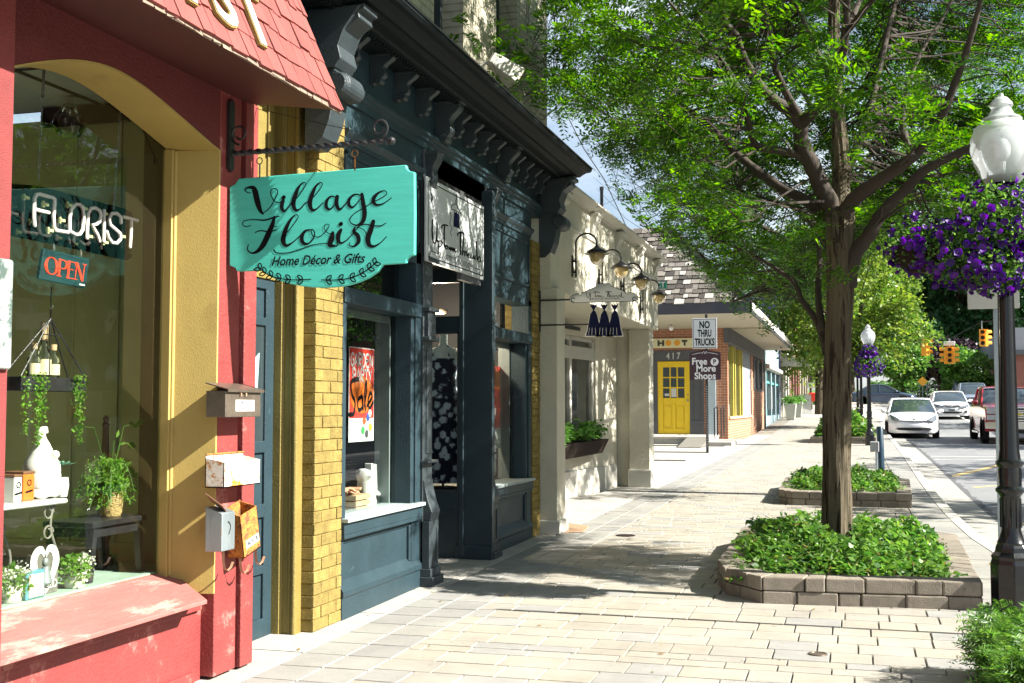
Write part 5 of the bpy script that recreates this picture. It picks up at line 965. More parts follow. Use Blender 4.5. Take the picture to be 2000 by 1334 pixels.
U([(532, 965), (540, 918), (552, 922), (556, 975), (572, 940), (582, 950), (572, 985), (595, 990), (612, 952), (600, 985), (622, 998), (632, 960), (640, 1005), (655, 965), (648, 1008), (664, 1000)], 7); U([(668, 800), (672, 900), (680, 1015), (694, 990), (704, 975), (722, 1028), (700, 1040), (686, 1022)], [9, 10, 10, 8, 7, 9, 8, 6])
U([(140, 915), (205, 938)], 5); U([(650, 1110), (715, 1138)], 5)
U([(430, 240), (436, 280), (426, 310), (428, 345)], 7); U([(428, 350), (375, 375), (376, 415), (420, 432), (482, 465), (460, 420), (430, 355)], 6); U([(362, 450), (368, 520), (352, 590), (380, 640), (360, 690), (375, 735)], 4)
s.build('script_lettering', M['ink'], us)
s = MB(); s.prism([us_(404, 440), us_(418, 462), us_(432, 448), us_(446, 470), us_(460, 458), us_(468, 645), us_(396, 620)], (.002, 0, 0)); s.build('dress_emblem', M['navy'], us)
a, b = us_(225, 985), us_(640, 1110); text('thin_lettering', 'a Kizmet Boutique', lambda u, v, z: Vector((XG + .002, (a.y + b.y) / 2 + u, (a.z + b.z) / 2 + .02 + v * 1.2)), .085, mat('grey_letter', (0.14, 0.14, 0.13), 0.5, 0), us, width=b.y - a.y)
# hanger shaped projecting sign with three dresses
YH = 11.74
hs_ = thing('hanger_sign', 'white coat hanger shaped sign lettered Up Town Threads with three navy dresses below', 'shop sign', (-2.5, YH, 2.1)); KH = 9.53
def hg(cx, cy, lift=0.0): p = at(1100 + cx / KH, 540 + cy / KH, y=YH); return Vector((p.x, YH - lift, p.z))
ho = [(630, 140), (860, 135), (890, 180), (1120, 275), (1175, 335), (1235, 300), (1340, 325), (1395, 380), (1385, 430), (1310, 458), (180, 485), (125, 450), (125, 385), (200, 345), (265, 325), (320, 362), (350, 310), (600, 195)]
s = MB(); s.prism([hg(*p) for p in ho], (0, .012, 0)); s.build('hanger_board', M['signwhite'], hs_)
s = MB(); q = [hg(*p, .0) + Vector((0, .006, 0)) for p in ho]; s.tube(q + [q[0]], .0062, 6)
for c in ((185, 430), (1330, 415)): s.tube([hg(c[0] + 45 * (1 - t * .4) * math.cos(t * 5 + 1.2), c[1] + 45 * (1 - t * .4) * math.sin(t * 5 + 1.2), .004) for t in [i / 14 for i in range(15)]], .004, 5)
s.build('hanger_outline', mat('dark_green_iron', (0.01, 0.04, 0.035), 0.4), hs_, smooth=True)
a, b = hg(430, 340), hg(1140, 340); s = MB(); H = lambda p, wd: s.stroke(p, wd * 1.5, hg, .002)
H([(435, 285), (440, 370), (475, 390), (500, 300), (510, 400), (515, 440)], 6); H([(560, 300), (610, 285), (680, 300)], 8); H([(600, 290), (598, 385), (640, 350), (650, 385), (670, 350), (685, 385), (700, 355), (720, 385), (760, 380)], 6)
H([(790, 290), (840, 280), (900, 290)], 8); H([(830, 285), (828, 385), (850, 290), (860, 385), (880, 350), (900, 385), (930, 350), (950, 380), (990, 350), (1010, 385), (1040, 350), (1070, 380), (1085, 290), (1090, 385), (1140, 380)], 6); s.build('script_lettering', M['ink'], hs_)
text('small_lettering', 'a Kizmet Boutique', lambda u, v, z: Vector(((a.x + b.x) / 2 - .01 + u, YH - .002, hg(780, 412).z + v)), .03, M['slate'], hs_, width=(b.x - a.x) * .8)
for k, cx in enumerate((563, 762, 958)):
    dxs = [(0, 0), (-28, 22), (-55, -8), (-58, 28), (-10, 115), (-60, 190), (-95, 380), (-110, 480), (-150, 590), (150, 590), (112, 470), (80, 250), (40, 140), (10, 112), (55, 30), (52, -8), (28, 20)]
    s = MB(); s.prism([hg(cx + (d[0] if abs(d[0]) < 120 else d[0] * .95), 515 + d[1], -.002) for d in dxs], (0, .006, 0)); dr = s.build('dress', M['navy'], hs_)
    s = MB(); big_ = [hg(cx + d[0] * 1.13, 515 + 5 + (d[1] + (8 if d[1] > 500 else -4)), -.0045) for d in dxs]; s.prism(big_, (0, .003, 0)); s.build('white_edge', M['paper'], dr)
    s = MB(); [s.stroke([(cx + o, 515 + 440), (cx + o * 1.2, 515 + 570)], 6, hg, .0) for o in (-75, -25, 35)]; s.build('pleat_lines', M['paper'], dr)
    s = MB(); s.tube([hg(cx - 20, 515, -.003), hg(cx - 28, 480, -.003)], .002, 4); s.tube([hg(cx + 20, 515, -.003), hg(cx + 28, 480, -.003)], .002, 4); s.build('hook', M['black'], dr)
s = MB(); p1, p2 = hg(125, 430), hg(460, 890); s.tube([(-3.11, YH + .006, p1.z), (p1.x, YH + .006, p1.z)], .009, 8); s.tube([(-3.11, YH + .006, p2.z), (p2.x + .02, YH + .006, p2.z)], .008, 8); s.box(-3.112, -3.1, YH - .015, YH + .025, p2.z - .07, p1.z + .1); s.build('arm', M['black'], hs_)
# speaker on the cream brick
sp_ = thing('loudspeaker', 'cream horn loudspeaker with a rusty grille bracketed to the cream brick wall', 'loudspeaker', (-3.1, 9.9, 4.2))
c = Vector((-2.78, 9.72, 4.27)); a = at(985, 135, x=-2.95)
c = a; s = MB(); rot = Matrix.Translation(c) @ Matrix.Rotation(R(38), 4, 'Z') @ Matrix.Rotation(R(32), 4, 'Y')
def fr_(x, h, w_): return [tuple(rot @ Vector((x, sy * w_, sz * h))) for sy, sz in ((-1, -1), (1, -1), (1, 1), (-1, 1))]
s.loft([fr_(-.16, .05, .05), fr_(-.1, .06, .06), fr_(.1, .075, .1), fr_(.14, .08, .105)]); s.build('horn', M['white'], sp_, bevel=.006)
s = MB(); s.loft([fr_(.141, .066, .09), fr_(.146, .066, .09)]); s.build('grille', M['strap'], sp_)
s = MB(); s.loft([fr_(.147, .03, .05), fr_(.16, .02, .04)]); s.build('driver', M['dark'], sp_)
s = MB(); s.tube([(-3.2, c.y - .12, c.z - .02), (-3.1, c.y - .1, c.z + .04), tuple(rot @ Vector((-.14, 0, 0)))], [.02, .015, .015], 8); s.tube([(-3.2, c.y - .12, c.z - .1), (-3.12, c.y - .12, c.z - .02), tuple(rot @ Vector((-.16, 0, -.03)))], .004, 5); s.build('bracket', M['white'], sp_)
# poster, window goods
po = thing('window_poster', 'orange and red Garden Party Sale poster taped inside the boutique window', 'poster', (-3.27, 7.5, 1.15)); XP = -3.272
q = [at(682, 676, x=XP), at(731, 676, x=XP), at(731, 864, x=XP), at(682, 864, x=XP)]; ya, yb, za, zb = q[0].y, q[1].y, q[3].z, q[0].z
MB().box(XP - .002, XP, ya, yb, za, zb).build('sheet', M['paper'], po)
MB().box(XP, XP + .001, ya + .008, yb - .008, za + (zb - za) * .25, zb - .008).build('red_ground', M['redink'], po)
def pofn(u, v, l=0): return Vector((XP + .002 + l, ya + u * (yb - ya), zb - v * (zb - za)))
s = MB(); s.prism([pofn(.5 + .47 * math.cos(t), .5 + .2 * math.sin(t)) for t in [k * math.pi / 8 for k in range(16)]], (.0005, 0, 0)); s.build('orange_glow', M['orange'], po)
gl_ = {'G': [[(.9, .15), (.5, 0), (.1, .3), (.1, .8), (.5, 1), (.9, .8), (.9, .5), (.5, .5)]], 'A': [[(.05, 1), (.5, 0), (.95, 1)], [(.2, .65), (.8, .65)]], 'R': [[(.1, 1), (.1, 0), (.8, .05), (.85, .4), (.1, .5), (.9, 1)]], 'D': [[(.1, 0), (.1, 1), (.7, .95), (.95, .5), (.7, .05), (.1, 0)]], 'E': [[(.9, 0), (.1, .03), (.15, .5), (.7, .5), (.15, .5), (.1, 1), (.9, 1)]], 'N': [[(.1, 1), (.1, 0), (.85, 1), (.85, 0)]], 'P': [[(.15, 1), (.1, 0), (.8, .05), (.8, .45), (.1, .5)]], 'T': [[(0, .05), (1, 0)], [(.5, 0), (.5, 1)]], 'Y': [[(.05, 0), (.4, .5), (.9, 0)], [(.7, .3), (.35, 1)]]}
s = MB()
for wrd, v0, u0, u1 in (('GARDEN', .07, .05, .95), ('PARTY', .235, .12, .92)):
    n = len(wrd)
    for i, ch in enumerate(wrd):
        for st_ in gl_[ch]: s.stroke([(u0 + (u1 - u0) * (i + p[0] * .85) / n, v0 + p[1] * .13) for p in st_], .028, lambda u, v, l: pofn(u, v, .001), 0, 3)
s.build('white_lettering', M['paper'], po)
s = MB()
for st_, wd in (([(.35, .34), (.08, .37), (.1, .5), (.22, .58), (.18, .7), (.02, .71)], .05), ([(.5, .52), (.34, .56), (.36, .66), (.5, .64), (.52, .53), (.54, .66)], .045), ([(.6, .62), (.68, .45), (.66, .36), (.6, .5), (.64, .66)], .045), ([(.7, .62), (.9, .53), (.84, .48), (.74, .56), (.8, .65), (.95, .58)], .045)): s.stroke(st_, wd, lambda u, v, l: pofn(u, v, .0015), 0)
s.build('black_lettering', M['ink'], po)
for k, (u, v, c_) in enumerate(((.6, .78, (.7, .1, .03)), (.75, .74, (.03, .1, .4)), (.85, .85, (.75, .3, .03)), (.55, .88, (.05, .3, .08)), (.7, .92, (.05, .05, .05)), (.82, .7, (.7, .6, .5)))):
    s = MB(); s.prism([pofn(u + .07 * math.cos(t), v + .045 * math.sin(t)) for t in [j * math.pi / 3 for j in range(6)]], (.001 + k * .0003, 0, 0)); s.build('printed_figure', mat('print_%s' % 'abcdef'[k], c_, .5, .2), po)
XD = -3.4; dk = .667
bk = thing('wooden_crate', 'small wooden crate of peach sandals on the boutique window floor', 'crate', (XD, at(690, 985, x=XD).y, dk)); p = at(690, 985, x=XD)
s = MB(); [s.box(XD - .09, XD + .08, p.y - .13, p.y + .12, dk + z, dk + z + .035) for z in (0, .042, .084)]; s.build('slats', M['lightwood'], bk, bevel=.003)
s = MB(); rr_ = random.Random(1); [s.obox((XD + rr_.uniform(-.05, .05), p.y + rr_.uniform(-.09, .09), dk + .125 + rr_.uniform(0, .03)), .1, .04, .012, rz=rr_.uniform(0, 3), rx=.4) for _ in range(9)]; s.build('sandals', mat('peach_leather', (0.6, 0.32, 0.2), 0.6, 0.15), bk, bevel=.004)
bg_ = thing('white_handbag', 'draped white scarf stand beside the crate in the boutique window', 'scarf', (XD, at(712, 985, x=XD).y, dk)); p = at(712, 985, x=XD)
s = MB(); s.lathe([(.085, 0), (.075, .05), (.06, .12), (.05, .2), (.06, .24), (.045, .275), (.015, .29)], (XD, p.y, dk), 14); s.v = [(v[0] + .012 * math.sin(v[1] * 90 + v[2] * 30), v[1] + .02 * math.sin(v[2] * 18), v[2]) for v in s.v]; s.build('cloth', M['paper'], bg_, smooth=True)
sh = thing('spotted_shoe', 'white ankle shoe with black spots on a clear stand in the boutique window', 'shoe', (XD, 7.9, .9)); p = at(727, 965, x=XD); q = at(722, 915, x=XD)
s = MB(); s.prof([(p.y - .06, p.z - .005), (p.y + .09, p.z - .02), (p.y + .1, p.z + .0), (p.y + .03, p.z + .03), (p.y + .015, q.z + .03), (p.y - .08, q.z + .04), (p.y - .075, q.z - .03), (p.y - .03, p.z + .03)], 'x', XD - .03, XD + .03); s.build('upper', M['paper'], sh, bevel=.006)
s = MB()
for i in range(5):
    for j in range(4): s.stroke([(p.y - .06 + i * .018, q.z - .01 + j * .014), (p.y - .058 + i * .018, q.z - .01 + j * .014)], .008, lambda u, v, l: Vector((XD + .032, u, v)), 0)
s.build('spots', M['ink'], sh); s = MB(); s.box(XD - .05, XD + .05, p.y - .06, p.y + .07, dk, p.z - .02); s.build('stand', M['clear'], sh)
rp = thing('window_poster', 'tall red sale poster with a white price card inside the second boutique window', 'poster', (-3.4, 10.5, 1.0)); a, b = at(965, 715, x=-3.4), at(990, 850, x=-3.4)
MB().box(-3.41, -3.4, a.y - .1, b.y, b.z, a.z).build('sheet', M['redink'], rp); MB().box(-3.4, -3.396, a.y, b.y - .04, b.z - .12, b.z + .08).build('price_card', M['paper'], rp); MB().box(-3.4, -3.397, a.y - .05, b.y - .03, a.z - .22, a.z - .04).build('orange_patch', M['orange'], rp)
# mannequin
mq = thing('mannequin', 'headless white mannequin in a navy dress with pale flowers behind the entrance glass', 'mannequin', (-3.6, 10.15, .67)); ym = 10.12; cx_ = at(866, 700, y=ym).x; zn = at(862, 658, y=ym).z
s = MB(); el = lambda w_, d_, z, n=18, ox=0: [(cx_ + ox + w_ * math.cos(2 * math.pi * k / n), ym + d_ * math.sin(2 * math.pi * k / n), z) for k in range(n)]
s.loft([el(.035, .035, zn + .02, ox=.0), el(.036, .036, zn - .06), el(.05, .045, zn - .085), el(.12, .06, zn - .11), el(.14, .07, zn - .15), el(.13, .085, zn - .24), el(.125, .09, zn - .3)]); s.build('torso', M['ceramic'], mq, smooth=True)
def dressmat():
    m = mat('navy_floral_cloth', (0.012, 0.018, 0.05), 0.8, var=0); t = m.node_tree; b = t.nodes['Principled BSDF']; L = t.links.new
    tc = nn(t, 'ShaderNodeTexCoord'); vo = nn(t, 'ShaderNodeTexVoronoi'); vo.inputs['Scale'].default_value = 12; L(tc.outputs['Object'], vo.inputs[0]); nz = nn(t, 'ShaderNodeTexNoise'); nz.inputs['Scale'].default_value = 38; nz.inputs['Detail'].default_value = 4; L(tc.outputs['Object'], nz.inputs[0])
    ad = nn(t, 'ShaderNodeMath', operation='MULTIPLY_ADD'); ad.inputs[1].default_value = .55; L(nz.outputs[0], ad.inputs[0]); L(vo.outputs['Distance'], ad.inputs[2]); r = nn(t, 'ShaderNodeValToRGB'); r.color_ramp.elements[0].position = .6; r.color_ramp.elements[0].color = (.8, .86, .95, 1); r.color_ramp.elements[1].position = .75; r.color_ramp.elements[1].color = (.008, .012, .035, 1)
    L(ad.outputs[0], r.inputs[0]); L(r.outputs[0], b.inputs['Base Color']); return m
M['floral'] = dressmat()
def dr_(w_, d_, z, n=48, a_=.08): return [(cx_ + w_ * math.cos(2 * math.pi * k / n) * (1 + a_ * math.sin(k * 2 * math.pi * 9 / n)), ym + d_ * math.sin(2 * math.pi * k / n) * (1 + a_ * math.sin(k * 2 * math.pi * 9 / n)), z) for k in range(n)]
s = MB(); s.loft([dr_(.128, .092, zn - .2, a_=0), dr_(.132, .095, zn - .26, a_=0), dr_(.115, .08, zn - .4, a_=.02), dr_(.14, .11, zn - .55, a_=.05), dr_(.165, .14, zn - .85), dr_(.18, .16, .78), dr_(.185, .165, .72)], cap=False); s.build('dress', M['floral'], mq, smooth=True)
s = MB(); s.tube([(cx_ - .08, ym - .07, zn - .18), (cx_ - .05, ym - .02, zn - .08)], .006, 5); s.tube([(cx_ + .08, ym - .07, zn - .18), (cx_ + .05, ym - .02, zn - .08)], .006, 5); s.build('dress_strap', M['navy'], mq)
s = MB(); s.tube([(cx_, ym, .67), (cx_, ym, zn - .3)], .012, 8); s.lathe([(.14, .67), (.14, .68)], (cx_, ym, 0), 16); s.build('stand', M['black'], mq)
sc = thing('hung_scarf', 'white scarf hanging behind the mannequin by the entrance glass', 'scarf', (-3.42, 10.3, 1)); p = at(896, 680, y=10.3); s = MB()
s.loft([[(p.x - .03 + i * .012, 10.3 + .012 * math.sin(i * 2.1), z) for i in range(6)] for z in (p.z, p.z - .4, .95)], cap=False, closed=False); s.build('cloth', M['paper'], sc)
# ceiling lamp of the recess
cl = thing('recess_ceiling_lamp', 'small round lit lamp in the ceiling of the boutique entrance', 'ceiling lamp', (-3.5, 9.8, 2.2)); p = at(858, 612, y=10.6)
MB().lathe([(.07, 0), (.08, .02), (.08, .035)], (p.x, p.y, p.z), 18).build('ring', M['bronze'], cl); MB().lathe([(.001, -.012), (.05, -.004), (.062, .004)], (p.x, p.y, p.z), 18).build('lens', mat('warm_lit_lens', (1, .7, .35), .5, 0, emis=(1, .62, .25), es=2.5), cl)
ld = bpy.data.lights.new('recess_lamp_light', 'POINT'); ld.energy = 24; ld.color = (1, .8, .6); ld.shadow_soft_size = .06; lo = bpy.data.objects.new('recess_lamp_light', ld); col.link(lo); lo.location = (p.x, p.y - .1, p.z - .08)
# ------------------------------------------------------------ white building
wb = thing('white_corner_building', 'low white painted building with a bracketed parapet and a deep window recess', 'shop building', (-3.5, 15.3, .1)); XW = -3.0
zl = 2.63; s = MB()
s.box(-3.3, XW, 11.78, 18.75, zl, 3.72); s.box(-9, -3.3, 18.4, 18.75, zl, 3.72); s.box(-9, -3.3, 11.9, 18.4, 3.4, 3.5); s.box(-3.4, -2.93, 11.775, 12.12, .1, zl)
s.box(-3.4, -3.08, 18.35, 18.75, .12, zl); s.box(-9, -3.4, 18.45, 18.75, .15, zl); s.box(-4.6, -3.31, 11.78, 12.0, .1, zl)
s.build('wall', M['cream'], wb, bevel=.006)
for q_ in ((-3.42, -3.05, 18.3, 18.8, .12, .42), (-3.42, -2.9, 11.76, 12.14, .1, .24)): MB().box(*q_).build('pier_base', M['white'], wb, bevel=.008)
s = MB(); s.prof([(-3.3, 3.72), (XW, 3.72), (XW + .02, 3.735), (XW + .1, 3.75), (XW + .14, 3.78), (XW + .14, 3.80), (-3.3, 3.82)], 'y', 11.98, 18.9); s.prof([(XW, 3.38), (XW + .02, 3.39), (XW + .02, 3.41), (XW, 3.42)], 'y', 12.0, 18.75); s.build('parapet_cap', M['white'], wb)
for y in (12.25, 13.8, 15.35, 16.9, 18.45):
    s = MB(); s.prof([(XW, 3.72), (XW + .11, 3.72), (XW + .11, 3.69), (XW + .09, 3.67), (XW + .08, 3.62), (XW + .04, 3.58), (XW + .03, 3.5), (XW + .012, 3.46), (XW, 3.46)], 'y', y - .11, y + .11); s.build('bracket', M['white'], wb, bevel=.004)
LA, LB = (-4.31, 12.1), (-3.54, 19.0)
def wl(px, py): return at(px, py, A=LA, B_=LB)
def wpt(y, dx=0): t = (y - LA[1]) / (LB[1] - LA[1]); return lerp(LA[0], LB[0], t) + dx
def wbox(s, y0, y1, z0, z1, d0, d1):
    s.add([(wpt(y, d), y, z) for z in (z0, z1) for y, d in ((y0, d0), (y0, d1), (y1, d1), (y1, d0))], [(3, 2, 1, 0), (4, 5, 6, 7), (0, 1, 5, 4), (1, 2, 6, 5), (2, 3, 7, 6), (3, 0, 4, 7)])
wy1 = wl(1163, 700).y; zwt = 2.42; zm = wl(1140, 690).z; zwb = .95
s = MB(); wbox(s, 12.0, 12.9, .1, zl, -.15, 0); wbox(s, wy1, 18.4, .1, zl, -.15, 0); wbox(s, 12.9, wy1, .1, zwb, -.15, 0); wbox(s, 12.9, wy1, zwt, zl, -.15, 0)
s.build('recess_wall', M['cream'], wb)
s = MB(); wbox(s, 12.1, 18.3, .12, .5, 0, .03); s.build('recess_base', M['white'], wb, bevel=.004)
s = MB(); s.box(-4.8, -3.3, 12.0, 18.4, zl, zl + .04); s.build('recess_ceiling', M['cream'], wb)
s = MB(); ym1 = wl(1118, 760).y
for y in (12.9, 14.6, ym1 - .04, wy1 - .1): wbox(s, y, y + .08, zwb, zwt, -.1, -.02)
wbox(s, 12.9, wy1, zm - .09, zm + .09, -.1, -.01); wbox(s, 12.9, wy1, zwt - .06, zwt, -.1, -.02); wbox(s, 12.9, wy1, zwb, zwb + .06, -.1, .0)
f_ = s.build('window_frame', M['white'], wb, bevel=.006)
s = MB(); s.add([(wpt(y, -.07), y, z) for y, z in ((12.9, zwb), (wy1, zwb), (wy1, zwt), (12.9, zwt))], [(0, 1, 2, 3)]); s.build('pane', M['glass'], f_)
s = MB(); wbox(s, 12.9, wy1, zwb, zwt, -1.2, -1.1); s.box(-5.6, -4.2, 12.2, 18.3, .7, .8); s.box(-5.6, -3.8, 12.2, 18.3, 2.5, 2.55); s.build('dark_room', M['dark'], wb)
s = MB(); a, b = wl(1150, 915), wl(1092, 912); wbox(s, b.y, a.y, a.z - .012, a.z + .012, -.0, .012); s.build('pipe_run', M['zinc'], wb)
# flower box
a, b = at(1084, 862, x=-3.5), at(1197, 856, x=-3.5); fb = thing('window_box', 'dark brown wooden trough of leafy plants under the white building window', 'window box', (-3.5, 15, .75)); zt_, zb_ = at(1197, 856, x=-3.5).z, at(1180, 886, x=-3.5).z
y1_ = at(1190, 870, x=-3.5).y
s = MB(); s.loft([[(x, y, z) for x, y in ((-3.84, 13.3 + e), (-3.5 - d, 13.3 + e), (-3.5 - d, y1_ - e), (-3.75, y1_ - e))] for z, d, e in ((zb_, .08, .12), (zt_, 0, 0))]); s.build('trough', M['brown'], fb, bevel=.006)
rg = np.random.default_rng(21); P = []
for k in range(26):
    cy_ = rg.uniform(13.35, y1_ - .1); c_ = np.array([-3.66 + rg.normal() * .04, cy_, zt_ + .06 + rg.random() * .14]); P.append(c_ + rg.normal(size=(70, 3)) * np.array([.06, .09, .05]))
V, F = leaf_quads(np.concatenate(P), .085, rg, .8, .7); npmesh('leaves', V, F, M['mid'], fb)
# gooseneck lanterns along the white wall
def lantern():
    t = thing('gooseneck_lantern', 'x', 'wall lantern', (0, 0, 0), 'gooseneck lanterns along the white wall')
    s = MB(); s.prof([(-.035, -.2), (.035, -.2), (.035, .12), (0, .15), (-.035, .12)], 'x', 0, .02); s.v = [(v[0], v[1], v[2]) for v in s.v]
    s.box(0, .07, -.012, .012, -.14, -.11); s.box(0, .07, -.012, .012, .03, .06); s.build('wall_plate', M['brass'], t, bevel=.003)
    s = MB(); pts = [(.065, 0, -.2), (.065, 0, .1), (.067, 0, .3)] + [(.065 + .17 * (1 - math.cos(q)), 0, .32 + .15 * math.sin(q)) for q in [R(15 * k) for k in range(0, 13)]] + [(.405, 0, .27)]
    s.tube(pts, .015, 8); s.ball((.065, 0, -.2), .016, n=8, m=6); s.ball((.405, 0, .27), .022, n=10, m=6); s.build('gooseneck', M['brass'], t, smooth=True)
    s = MB(); s.lathe([(.03, .27), (.045, .245), (.09, .225), (.15, .19), (.16, .165), (.195, .15), (.19, .142), (.14, .158)], (.405, 0, 0), 24); s.build('shade', M['brass'], t, smooth=True)
    s = MB(); s.lathe([(.125, .155), (.128, .11), (.105, .04), (.06, -.01), (.02, -.03), (.002, -.032)], (.405, 0, 0), 18); s.build('lamp_globe', M['lampcream'], t, smooth=True)
    return t
l0 = lantern(); ll = [(1117, 516, 'nearest the boutique'), (1169, 542, 'above the hanger sign'), (1212, 564, 'third from the boutique'), (1250, 592, 'last, at the white corner')]
l0.scale = (.7, .82, .72)
for i, (px, py, w_) in enumerate(ll):
    p = at(px, py, x=XW); lab = 'black gooseneck lantern on the white wall, ' + w_
    if i == 0: l0.location = p; l0['label'] = lab
    else: copy_tree(l0, loc=p, label=lab)
vp = thing('roof_vent_pipe', 'black vertical vent pipe standing on the white building roof', 'pipe', (-4.2, 15.5, 3.5)); p = at(1175, 365, x=-4.2); s = MB(); s.tube([(p.x, p.y, 3.4), (p.x, p.y, p.z - .06)], .03, 8); s.tube([(p.x, p.y, p.z - .06), (p.x, p.y, p.z)], .038, 8); s.build('pipe', M['black'], vp)
cw = thing('overhead_wire', 'thin black overhead wire sagging across the sky beside the tree', 'wire', (-4, 20, 5)); s = MB(); s.tube([at(1080, 170, y=16), at(1140, 290, y=18), at(1180, 350, y=19), at(1222, 440, y=20)], .008, 4); s.build('wire', M['black'], cw)
# folded cardboard at the white pillar
cb = thing('doormat', 'small tan mat lying against the white pillar foot', 'mat', (-2.8, 12.2, .1)); s = MB(); q = [at(*p) for p in ((1093, 1022), (1150, 1030), (1140, 1040), (1093, 1042))]; s.prism([(v.x, v.y, v.z + .006) for v in q], (0, 0, .012)); s.build('mat', M['strap'], cb)
# ------------------------------------------------------------ trees
def proj(P):
    d = P - np.array([0, 0, CH]); f = d @ np.array(_f); return 1000 + FOC * (d @ np.array(_r)) / f, 667 - FOC * (d @ np.array(_u)) / f
LOWX = [900, 1030, 1060, 1100, 1150, 1200, 1250, 1300, 1380, 1450, 1500, 1560, 1600, 1640, 1700, 1760, 1850, 2000, 2120, 2600]
LOWY = [150, 205, 215, 262, 300, 365, 420, 465, 545, 610, 650, 560, 600, 560, 480, 440, 430, 420, 540, 560]
def fronds(P, D, rg, ln=.16, npair=8, lf=.034, lw=.42):
    """compound locust leaves: paired leaflets along a drooping stalk"""
    n = len(P); D = D / np.linalg.norm(D, axis=1)[:, None]; up = np.tile([0, 0, 1.0], (n, 1)) + rg.normal(size=(n, 3)) * .35
    S = np.cross(D, up); S /= np.linalg.norm(S, axis=1)[:, None] + 1e-9; N = np.cross(S, D); L_ = (ln * rg.uniform(.7, 1.25, n))[:, None]; V = []
    for j in range(npair):
        t = (j + .6) / npair; c = P + D * L_ * t - np.array([0, 0, 1.0]) * L_ * .35 * t * t; w_ = lf * (1 - .45 * abs(t - .4))
        for sg in (-1, 1):
            e = S * sg * .9 + D * .35 + N * rg.normal(size=(n, 1)) * .25; e /= np.linalg.norm(e, axis=1)[:, None]
            V.append(np.stack([c, c + e * w_ * .5 + D * w_ * lw * .5, c + e * w_, c + e * w_ * .5 - D * w_ * lw * .5], 1))
    V = np.concatenate(V).reshape(-1, 3); return V, np.arange(len(V)).reshape(-1, 4)
def bend(pts, n=4, jit=0.0, r_=random):
    """smooth a limb's points"""
    out_ = []; m = len(pts)
    for i in range(m - 1):
        p0, p1, p2, p3 = [Vector(pts[max(min(k, m - 1), 0)]) for k in (i - 1, i, i + 1, i + 2)]
        for k in range(n): t = k / n; out_.append(0.5 * ((2 * p1) + (-p0 + p2) * t + (2 * p0 - 5 * p1 + 4 * p2 - p3) * t * t + (-p0 + 3 * p1 - 3 * p2 + p3) * t ** 3))
    out_.append(Vector(pts[-1])); return out_
